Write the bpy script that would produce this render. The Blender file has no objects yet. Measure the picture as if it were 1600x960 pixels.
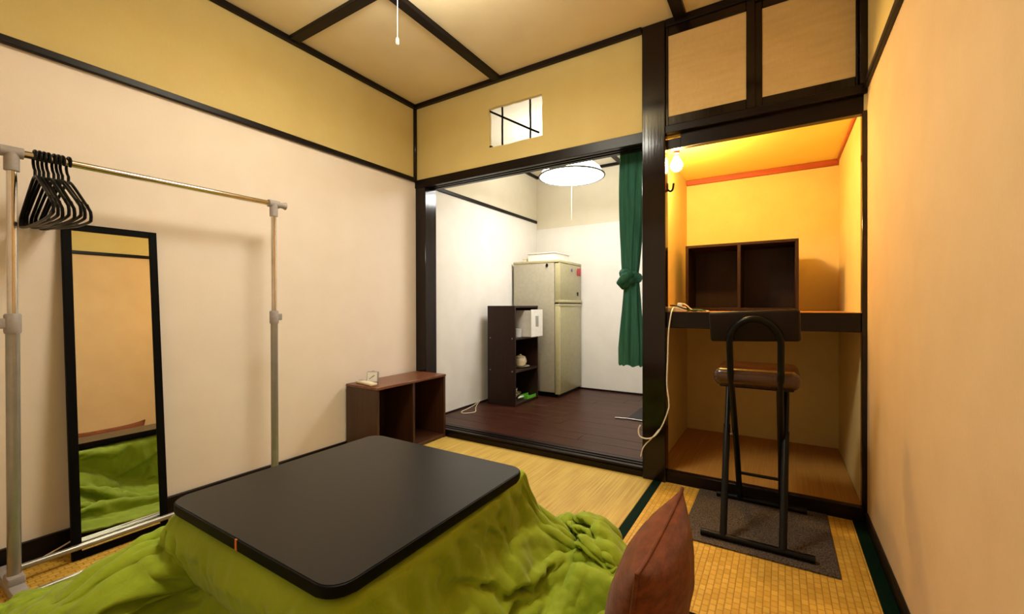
import bpy, bmesh, math, random
import numpy as np
from mathutils import Vector, Matrix, noise

# ------------------------------------------------------------------ camera, world, lamps, exposure
scene = bpy.context.scene
col = scene.collection
random.seed(11)

CAM = Vector((2.3407, -2.3753, 0.9426))
YAW, PITCH, ROLL = (math.radians(a) for a in (31.933, -0.1991, -0.1491))
_d = Vector((-math.sin(YAW)*math.cos(PITCH), math.cos(YAW)*math.cos(PITCH), math.sin(PITCH)))
_r0 = Vector((math.cos(YAW), math.sin(YAW), 0)); _u0 = _r0.cross(_d)
_r = _r0*math.cos(ROLL) + _u0*math.sin(ROLL); _u = _r.cross(_d)
cam_data = bpy.data.cameras.new('camera')
cam_data.sensor_width = 36.0; cam_data.lens = 36.0*670.755/1600.0
cam_data.clip_start = 0.02; cam_data.clip_end = 50
cam = bpy.data.objects.new('camera', cam_data); col.objects.link(cam)
M = Matrix((_r, _u, -_d)).transposed().to_4x4(); M.translation = CAM
cam.matrix_world = M
scene.camera = cam

world = bpy.data.worlds.new('world'); scene.world = world; world.use_nodes = True
world.node_tree.nodes['Background'].inputs[0].default_value = (0.02, 0.022, 0.03, 1)
world.node_tree.nodes['Background'].inputs[1].default_value = 0.2

vs = scene.view_settings
vs.view_transform = 'Standard'; vs.look = 'None'; vs.gamma = 1.0
vs.exposure = 0.0
scene.display_settings.display_device = 'sRGB'

ROOM_LAMP = dict(color=(1.0, 0.965, 0.82), watts=31.0, pos=(1.19, -1.22, 2.27))
KITCHEN_LAMP = dict(color=(1.0, 0.98, 0.95), watts=30.0, pos=(0.86, 0.95, 2.02))
ALCOVE_BULB = dict(color=(1.0, 0.64, 0.20), watts=29.0, pos=(1.864, 0.09, 1.706))

# ------------------------------------------------------------------ helpers
def srgb(r, g, b):
    f = lambda c: (c/255/12.92 if c/255 <= 0.04045 else ((c/255+0.055)/1.055)**2.4)
    return (f(r), f(g), f(b), 1.0)

def new_mat(name):
    m = bpy.data.materials.new(name); m.use_nodes = True
    nt = m.node_tree; b = nt.nodes['Principled BSDF']
    return m, nt, b

def N(nt, kind, **kw):
    n = nt.nodes.new(kind)
    for k, v in kw.items():
        if k.startswith('_'): setattr(n, k[1:], v)
        else: n.inputs[k.replace('__', ' ')].default_value = v
    return n

def coords(nt, scale=(1, 1, 1), rot=(0, 0, 0)):
    t = nt.nodes.new('ShaderNodeTexCoord'); mp = nt.nodes.new('ShaderNodeMapping')
    mp.inputs['Scale'].default_value = scale; mp.inputs['Rotation'].default_value = rot
    nt.links.new(t.outputs['Object'], mp.inputs['Vector'])
    return mp.outputs['Vector']

def ramp(nt, fac, stops):
    r = nt.nodes.new('ShaderNodeValToRGB')
    while len(r.color_ramp.elements) < len(stops): r.color_ramp.elements.new(0.5)
    for e, (p, c) in zip(r.color_ramp.elements, stops): e.position = p; e.color = c
    nt.links.new(fac, r.inputs['Fac']); return r.outputs['Color']

def bump(nt, b, height, strength=0.2, dist=0.002):
    n = nt.nodes.new('ShaderNodeBump'); n.inputs['Strength'].default_value = strength
    n.inputs['Distance'].default_value = dist
    nt.links.new(height, n.inputs['Height']); nt.links.new(n.outputs['Normal'], b.inputs['Normal'])

def speckle(name, c1, c2, rough=0.6, scale=(40, 40, 40), detail=4.0, bs=0.0, bd=0.002, metal=0.0, spec=0.5, lo=0.35, hi=0.65, coat=0.0, sheen=0.0):
    m, nt, b = new_mat(name)
    v = coords(nt, scale)
    n = N(nt, 'ShaderNodeTexNoise', Scale=1.0, Detail=detail, Roughness=0.6); nt.links.new(v, n.inputs['Vector'])
    nt.links.new(ramp(nt, n.outputs['Fac'], [(lo, c1), (hi, c2)]), b.inputs['Base Color'])
    b.inputs['Roughness'].default_value = rough; b.inputs['Metallic'].default_value = metal
    b.inputs['Specular IOR Level'].default_value = spec; b.inputs['Coat Weight'].default_value = coat
    b.inputs['Coat Roughness'].default_value = 0.12
    b.inputs['Sheen Weight'].default_value = sheen
    if bs: bump(nt, b, n.outputs['Fac'], bs, bd)
    return m

def wood(name, c1, c2, axis='z', rough=0.35, fine=60.0, bs=0.15, coat=0.0, spec=0.5):
    s = [fine, fine, fine]; s['xyz'.index(axis)] = fine*0.05
    return speckle(name, c1, c2, rough=rough, scale=tuple(s), detail=5.0, bs=bs, bd=0.001, coat=coat, spec=spec, lo=0.3, hi=0.7)

class MB:
    """collects shapes, then links them as one mesh object"""
    def __init__(self): self.bm = bmesh.new()
    def box(self, x0, x1, y0, y1, z0, z1, bev=0.0, seg=2):
        t = bmesh.new(); bmesh.ops.create_cube(t, size=1)
        for v in t.verts:
            v.co = Vector(((x0+x1)/2+v.co.x*(x1-x0), (y0+y1)/2+v.co.y*(y1-y0), (z0+z1)/2+v.co.z*(z1-z0)))
        if bev: bmesh.ops.bevel(t, geom=t.edges[:], offset=bev, segments=seg, profile=0.5, affect='EDGES', clamp_overlap=True)
        self._take(t); return self
    def tube(self, pts, r, seg=12, closed=False, cap=True):
        pts = [Vector(p) for p in pts]; n = len(pts); rings = []; bm = self.bm
        rad = r if isinstance(r, (list, tuple)) else [r]*n
        up = None
        for i, p in enumerate(pts):
            a = pts[i-1] if (i > 0 or closed) else p
            c = pts[(i+1) % n] if (i < n-1 or closed) else p
            t = (c-a).normalized()
            if up is None:
                up = t.orthogonal().normalized()
            else:
                up = (up - t*up.dot(t))
                up = up.normalized() if up.length > 1e-6 else t.orthogonal().normalized()
            w = t.cross(up)
            rings.append([bm.verts.new(p+(up*math.cos(2*math.pi*k/seg)+w*math.sin(2*math.pi*k/seg))*rad[i]) for k in range(seg)])
        m = n if closed else n-1
        for i in range(m):
            A, B = rings[i], rings[(i+1) % n]
            for k in range(seg): bm.faces.new((A[k], A[(k+1) % seg], B[(k+1) % seg], B[k]))
        if cap and not closed:
            bm.faces.new(rings[0][::-1]); bm.faces.new(rings[-1])
        return self
    def lathe(self, prof, c=(0, 0, 0), seg=32, cap=False):
        bm = self.bm; rings = []
        for r, z in prof:
            rings.append([bm.verts.new((c[0]+r*math.cos(2*math.pi*k/seg), c[1]+r*math.sin(2*math.pi*k/seg), c[2]+z)) for k in range(seg)])
        for A, B in zip(rings, rings[1:]):
            for k in range(seg): bm.faces.new((A[k], A[(k+1) % seg], B[(k+1) % seg], B[k]))
        if cap: bm.faces.new(rings[0][::-1]); bm.faces.new(rings[-1])
        return self
    def prism(self, poly, d, axis='z', base=0.0):
        """closed outline poly (2D) pushed from base by d along axis"""
        bm = self.bm
        def P(a, b, h): return {'z': (a, b, h), 'y': (a, h, b), 'x': (h, a, b)}[axis]
        A = [bm.verts.new(P(a, b, base)) for a, b in poly]; B = [bm.verts.new(P(a, b, base+d)) for a, b in poly]
        n = len(poly)
        bm.faces.new(A[::-1]); bm.faces.new(B)
        for k in range(n): bm.faces.new((A[k], A[(k+1) % n], B[(k+1) % n], B[k]))
        return self
    def grid(self, rows, wrap=False):
        bm = self.bm; R = [[bm.verts.new(p) for p in row] for row in rows]
        for A, B in zip(R, R[1:]):
            n = len(A)
            for k in range(n if wrap else n-1): bm.faces.new((A[k], A[(k+1) % n], B[(k+1) % n], B[k]))
        return self
    def _take(self, t):
        me = bpy.data.meshes.new('tmp'); t.to_mesh(me); t.free(); self.bm.from_mesh(me); bpy.data.meshes.remove(me)
    def xform(self, mat): bmesh.ops.transform(self.bm, matrix=mat, verts=self.bm.verts[:]); return self
    def build(self, name, mat, parent=None, smooth=True, angle=38):
        bm = self.bm
        bmesh.ops.recalc_face_normals(bm, faces=bm.faces[:])
        lim = math.radians(angle)
        for f in bm.faces: f.smooth = smooth
        if smooth:
            for e in bm.edges:
                if len(e.link_faces) == 2 and e.calc_face_angle(0) > lim: e.smooth = False
        me = bpy.data.meshes.new(name)
        if parent is not None:
            w = parent.matrix_world_cached
            bmesh.ops.transform(bm, matrix=w.inverted(), verts=bm.verts[:])
        bm.to_mesh(me); bm.free()
        o = bpy.data.objects.new(name, me); col.objects.link(o)
        if mat: me.materials.append(mat)
        ob = Ob(o, parent.matrix_world_cached if parent is not None else Matrix())
        if parent is not None: o.parent = parent.o
        return ob

class Ob:
    """an object together with the place its children are measured from"""
    def __init__(self, o, w): self.o = o; self.matrix_world_cached = w

def thing(name, label, cat, loc=(0, 0, 0), group=None):
    o = bpy.data.objects.new(name, None); col.objects.link(o); o.empty_display_size = 0.1
    o.location = loc; o['label'] = label; o['category'] = cat
    if group: o['group'] = group
    return Ob(o, Matrix.Translation(Vector(loc)))

def tag(ob, label, cat, group=None):
    o = ob.o; o['label'] = label; o['category'] = cat
    if group: o['group'] = group
    return ob

def rebase(ob, loc):
    """move a one-mesh thing's origin to loc without moving its shape"""
    ob.o.data.transform(Matrix.Translation(-Vector(loc))); ob.o.location = loc
    ob.matrix_world_cached = Matrix.Translation(Vector(loc)); return ob

def struct(ob): ob.o['kind'] = 'structure'; return ob

def plabel(ob, text): ob.o['label'] = text; return ob

def arc(c, r, a0, a1, n, plane='xz', off=0.0):
    out = []
    for i in range(n+1):
        a = math.radians(a0+(a1-a0)*i/n); p, q = r*math.cos(a), r*math.sin(a)
        out.append({'xz': (c[0]+p, c[1], c[2]+q), 'xy': (c[0]+p, c[1]+q, c[2]), 'yz': (c[0], c[1]+p, c[2]+q)}[plane])
    return out

def smoothpath(pts, n=8):
    """Catmull-Rom through pts"""
    P = [Vector(p) for p in pts]; P = [P[0]*2-P[1]]+P+[P[-1]*2-P[-2]]; out = []
    for i in range(1, len(P)-2):
        a, b, c, d = P[i-1:i+3]
        for k in range(n):
            t = k/n
            out.append(0.5*((2*b)+(c-a)*t+(2*a-5*b+4*c-d)*t*t+(3*b-a-3*c+d)*t**3))
    out.append(P[-2]); return out

# ------------------------------------------------------------------ materials
DARK = wood('dark_varnished_wood', srgb(16, 9, 7), srgb(32, 18, 14), 'z', rough=0.12, fine=26, bs=1.0, spec=0.35)
DARKX = wood('dark_varnished_wood_x', srgb(14, 8, 7), srgb(28, 17, 14), 'x', rough=0.34, fine=70, bs=0.35, spec=0.22)
DARKY = wood('dark_varnished_wood_y', srgb(14, 8, 7), srgb(26, 16, 13), 'y', rough=0.4, fine=70, bs=0.3, spec=0.2)
MATTE_DARK = wood('dark_matte_wood', srgb(14, 9, 7), srgb(24, 15, 11), 'x', rough=0.55, fine=60, bs=0.2, spec=0.2)
REDWOOD = wood('reddish_batten', srgb(150, 60, 30), srgb(178, 84, 44), 'x', rough=0.5)

def plaster(name, c1, c2, fibre=(6, 6, 6), fine=220, bs=0.25, bd=0.0012):
    """wall covering: broad blotches of colour with a fine woven relief"""
    m, nt, b = new_mat(name)
    v = coords(nt, fibre); n1 = N(nt, 'ShaderNodeTexNoise', Scale=1.0, Detail=3.0); nt.links.new(v, n1.inputs['Vector'])
    v2 = coords(nt, (fine, fine, fine*0.45)); n2 = N(nt, 'ShaderNodeTexNoise', Scale=1.0, Detail=2.0); nt.links.new(v2, n2.inputs['Vector'])
    ad = nt.nodes.new('ShaderNodeMath'); ad.operation = 'MULTIPLY_ADD'; ad.inputs[1].default_value = 0.45
    nt.links.new(n2.outputs['Fac'], ad.inputs[0]); nt.links.new(n1.outputs['Fac'], ad.inputs[2])
    nt.links.new(ramp(nt, ad.outputs[0], [(0.35, c1), (1.1, c2)]), b.inputs['Base Color'])
    b.inputs['Roughness'].default_value = 0.75; b.inputs['Specular IOR Level'].default_value = 0.25
    bump(nt, b, n2.outputs['Fac'], bs, bd); return m

WALLPAPER = plaster('woven_beige_wallpaper', srgb(230, 215, 199), srgb(236, 223, 209))
BULB_TINTED_PAPER = plaster('woven_bulb_tinted_wallpaper', srgb(206, 174, 132), srgb(216, 185, 143))  # right wall's paper, with the alcove bulb's orange cast put into its colour
UPPER = plaster('yellow_plaster', srgb(204, 181, 116), srgb(211, 190, 128), fine=120, bs=0.15)
CEIL = plaster('tan_ceiling_board', srgb(234, 216, 178), srgb(242, 226, 190), fine=150, bs=0.06)
KITWALL = plaster('white_kitchen_wall', srgb(222, 217, 208), srgb(232, 228, 220), fine=160, bs=0.12)
KITUP = plaster('cream_kitchen_upper_wall', srgb(210, 201, 178), srgb(218, 210, 188), fine=160, bs=0.12)
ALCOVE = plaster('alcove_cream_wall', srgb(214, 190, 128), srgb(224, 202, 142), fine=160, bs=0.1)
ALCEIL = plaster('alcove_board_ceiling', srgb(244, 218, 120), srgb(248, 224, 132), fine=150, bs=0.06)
FUSUMA = plaster('grasscloth_door_paper', srgb(200, 168, 112), srgb(216, 186, 130), fibre=(6, 6, 40), fine=90, bs=0.3)

def tatami(name, c1, c2, per=0.005):
    """rush lines that run along y"""
    m, nt, b = new_mat(name)
    v = coords(nt, (1.0/per, 2.5, 1)); n = N(nt, 'ShaderNodeTexNoise', Scale=0.9, Detail=3.0); nt.links.new(v, n.inputs['Vector'])
    v2 = coords(nt, (14, 5, 1)); n2 = N(nt, 'ShaderNodeTexNoise', Scale=1.0, Detail=2.0); nt.links.new(v2, n2.inputs['Vector'])
    ad = nt.nodes.new('ShaderNodeMath'); ad.operation = 'MULTIPLY_ADD'; ad.inputs[1].default_value = 0.4
    nt.links.new(n2.outputs['Fac'], ad.inputs[0]); nt.links.new(n.outputs['Fac'], ad.inputs[2])
    nt.links.new(ramp(nt, ad.outputs[0], [(0.48, c1), (0.92, c2)]), b.inputs['Base Color'])
    b.inputs['Roughness'].default_value = 0.55; b.inputs['Specular IOR Level'].default_value = 0.3
    bump(nt, b, n.outputs['Fac'], 0.35, 0.001); return m
TATAMI = tatami('rush_tatami', srgb(176, 139, 56), srgb(212, 180, 90))
ALCOVE_MAT = tatami('old_rush_matting', srgb(176, 124, 56), srgb(198, 146, 72))

def ribbed_tatami(name):
    """thick ribs along y crossed by staggered stitches"""
    m, nt, b = new_mat(name)
    v = coords(nt, (1, 1, 1), (0, 0, math.radians(90)))
    br = N(nt, 'ShaderNodeTexBrick', Scale=1.0); nt.links.new(v, br.inputs['Vector'])
    br.inputs['Color1'].default_value = srgb(224, 178, 76); br.inputs['Color2'].default_value = srgb(208, 160, 58)
    br.inputs['Mortar'].default_value = srgb(182, 132, 48)
    br.inputs['Mortar Size'].default_value = 0.0026; br.inputs['Mortar Smooth'].default_value = 1.0
    br.inputs['Brick Width'].default_value = 0.030; br.inputs['Row Height'].default_value = 0.0205
    v2 = coords(nt, (18, 18, 1)); n2 = N(nt, 'ShaderNodeTexNoise', Scale=1.0, Detail=3.0); nt.links.new(v2, n2.inputs['Vector'])
    mx = nt.nodes.new('ShaderNodeMix'); mx.data_type = 'RGBA'; mx.blend_type = 'MULTIPLY'; mx.inputs['Factor'].default_value = 0.5
    nt.links.new(br.outputs['Color'], mx.inputs['A'])
    nt.links.new(ramp(nt, n2.outputs['Fac'], [(0.3, (0.72, 0.7, 0.62, 1)), (0.7, (1, 1, 1, 1))]), mx.inputs['B'])
    nt.links.new(mx.outputs['Result'], b.inputs['Base Color'])
    b.inputs['Roughness'].default_value = 0.6; b.inputs['Specular IOR Level'].default_value = 0.3
    inv = nt.nodes.new('ShaderNodeMath'); inv.operation = 'SUBTRACT'; inv.inputs[0].default_value = 1.0
    nt.links.new(br.outputs['Fac'], inv.inputs[1]); bump(nt, b, inv.outputs[0], 0.55, 0.003); return m
RIBBED = ribbed_tatami('ribbed_tatami')
BINDING = speckle('green_black_binding', srgb(4, 22, 13), srgb(10, 36, 22), 0.8, (400, 400, 400), bs=0.2, spec=0.08)
PLANK = wood('dark_floor_plank', srgb(40, 20, 13), srgb(72, 38, 25), 'x', rough=0.34, fine=55, bs=0.08, spec=0.16)
SHELFWOOD = wood('brown_shelf_board', srgb(56, 31, 15), srgb(74, 41, 20), 'z', rough=0.42, fine=45, bs=0.05)
SHELFTOP = wood('brown_shelf_top', srgb(92, 52, 28), srgb(122, 70, 38), 'y', rough=0.34, fine=45, bs=0.05)
SHELFDARK = wood('dark_shelf_board', srgb(36, 21, 15), srgb(50, 29, 21), 'z', rough=0.45, fine=45, bs=0.05, spec=0.25)
TABLETOP = speckle('black_table_laminate', srgb(18, 16, 14), srgb(28, 25, 21), 0.34, (900, 900, 900), bs=0.12, bd=0.0004, spec=0.24)
TABLE_EDGE = speckle('black_table_edge', srgb(8, 7, 7), srgb(12, 11, 10), 0.5, (80, 80, 80), spec=0.1)
CHROME = speckle('chrome_tube', srgb(206, 200, 194), srgb(216, 212, 206), 0.14, (20, 20, 20), metal=1.0)
GREYTUBE = speckle('grey_painted_tube', srgb(150, 146, 138), srgb(160, 156, 148), 0.28, (20, 20, 20), metal=0.55)
GREYPLASTIC = speckle('grey_plastic', srgb(150, 142, 138), srgb(160, 152, 148), 0.5, (60, 60, 60))
BLACKPLASTIC = speckle('black_plastic', srgb(7, 7, 7), srgb(11, 10, 10), 0.32, (60, 60, 60), spec=0.2)
BLACKFRAME = wood('black_mirror_frame', srgb(8, 6, 6), srgb(12, 9, 9), 'z', rough=0.6, fine=60, bs=0.1, spec=0.08)
BLACKMETAL = speckle('black_painted_steel', srgb(7, 7, 8), srgb(11, 11, 12), 0.32, (60, 60, 60), spec=0.2)
LEATHER = speckle('dark_brown_vinyl', srgb(54, 28, 13), srgb(68, 37, 18), 0.24, (260, 260, 260), bs=0.25, bd=0.0008, spec=0.6)
DARKLEATHER = speckle('blackish_vinyl', srgb(20, 11, 8), srgb(28, 16, 12), 0.45, (260, 260, 260), bs=0.25, bd=0.0008, spec=0.2)
CARPET = speckle('grey_brown_carpet', srgb(58, 50, 44), srgb(112, 98, 86), 0.95, (190, 190, 190), detail=3, bs=1.0, bd=0.006, spec=0.05, lo=0.38, hi=0.62)
GREENFABRIC = None
CUSHION = speckle('brown_velour', srgb(92, 46, 23), srgb(120, 63, 34), 0.85, (40, 16, 60), detail=6, bs=0.35, bd=0.006, spec=0.1, sheen=0.12)
TEAL = wood('teal_curtain_cloth', srgb(34, 78, 62), srgb(58, 108, 88), 'z', rough=0.85, fine=60, bs=0.2, spec=0.15)
FRIDGE = speckle('pale_grey_enamel', srgb(166, 158, 136), srgb(174, 166, 145), 0.35, (30, 30, 30))
FRIDGEDOOR = speckle('greenish_grey_enamel', srgb(156, 148, 110), srgb(164, 156, 118), 0.22, (30, 30, 30))
FRIDGETRIM = speckle('yellowed_plastic_trim', srgb(174, 165, 122), srgb(183, 174, 132), 0.4, (30, 30, 30))
WHITEPLASTIC = speckle('white_plastic', srgb(228, 224, 214), srgb(236, 232, 224), 0.4, (40, 40, 40))
CREAMPLASTIC = speckle('cream_plastic', srgb(226, 212, 178), srgb(234, 222, 190), 0.45, (40, 40, 40))
CERAMIC = speckle('cream_ceramic', srgb(226, 208, 174), srgb(236, 220, 190), 0.2, (20, 20, 20))
REDMAG = speckle('red_magnet', srgb(168, 30, 40), srgb(190, 44, 52), 0.4, (80, 80, 80))
BLUEMAG = speckle('blue_magnet', srgb(70, 74, 120), srgb(90, 96, 140), 0.4, (80, 80, 80))
GREENPLASTIC = speckle('green_plastic', srgb(86, 170, 40), srgb(104, 190, 56), 0.35, (40, 40, 40))
WHITECORD = speckle('white_cord', srgb(226, 216, 194), srgb(236, 228, 208), 0.5, (60, 60, 60))
ORANGE = speckle('orange_tape', srgb(206, 104, 40), srgb(220, 122, 52), 0.5, (60, 60, 60))
LEAF = speckle('dark_green_tie', srgb(34, 70, 20), srgb(52, 96, 30), 0.5, (60, 60, 60))
GREYDARK = speckle('charcoal_mat', srgb(24, 22, 22), srgb(34, 31, 30), 0.8, (200, 200, 200), bs=0.5)
RIMGREY = speckle('mid_grey_rim', srgb(74, 72, 70), srgb(84, 82, 79), 0.5, (60, 60, 60))
STEEL = speckle('dull_steel', srgb(120, 116, 110), srgb(140, 136, 130), 0.3, (40, 40, 40), metal=1.0)
DESKTOP = wood('tan_desk_board', srgb(178, 118, 58), srgb(200, 138, 72), 'x', rough=0.4, fine=45, bs=0.05)
CREAMFABRIC = speckle('cream_fabric', srgb(206, 178, 128), srgb(220, 194, 146), 0.8, (120, 120, 120), bs=0.3)

m, nt, b = new_mat('mirror_glass'); MIRROR = m
b.inputs['Base Color'].default_value = (0.80, 0.82, 0.76, 1); b.inputs['Metallic'].default_value = 1.0; b.inputs['Roughness'].default_value = 0.0

def glow(name, color, strength, base=(0.9, 0.88, 0.84, 1)):
    m, nt, b = new_mat(name); b.inputs['Base Color'].default_value = base
    b.inputs['Emission Color'].default_value = (*color, 1); b.inputs['Emission Strength'].default_value = strength
    b.inputs['Roughness'].default_value = 0.4
    return m

def clear_plastic(name, c, a=0.55):
    m, nt, b = new_mat(name); b.inputs['Base Color'].default_value = c; b.inputs['Alpha'].default_value = a
    b.inputs['Roughness'].default_value = 0.2; return m
CLEAR = clear_plastic('cloudy_clear_plastic', (0.75, 0.73, 0.7, 1))

def green_cloth():
    m, nt, b = new_mat('green_quilt_cloth')
    v = coords(nt, (3, 3, 3)); n = N(nt, 'ShaderNodeTexNoise', Scale=1.0, Detail=3.0); nt.links.new(v, n.inputs['Vector'])
    nt.links.new(ramp(nt, n.outputs['Fac'], [(0.35, srgb(134, 152, 24)), (0.65, srgb(148, 168, 32))]), b.inputs['Base Color'])
    b.inputs['Roughness'].default_value = 0.7; b.inputs['Specular IOR Level'].default_value = 0.2; b.inputs['Sheen Weight'].default_value = 0.15
    v2 = coords(nt, (16, 16, 16)); n2 = N(nt, 'ShaderNodeTexNoise', Scale=2.0, Detail=4.0, Roughness=0.55, Distortion=1.2); nt.links.new(v2, n2.inputs['Vector'])
    bump(nt, b, n2.outputs['Fac'], 0.3, 0.006); return m
GREENFABRIC = green_cloth()

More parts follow.
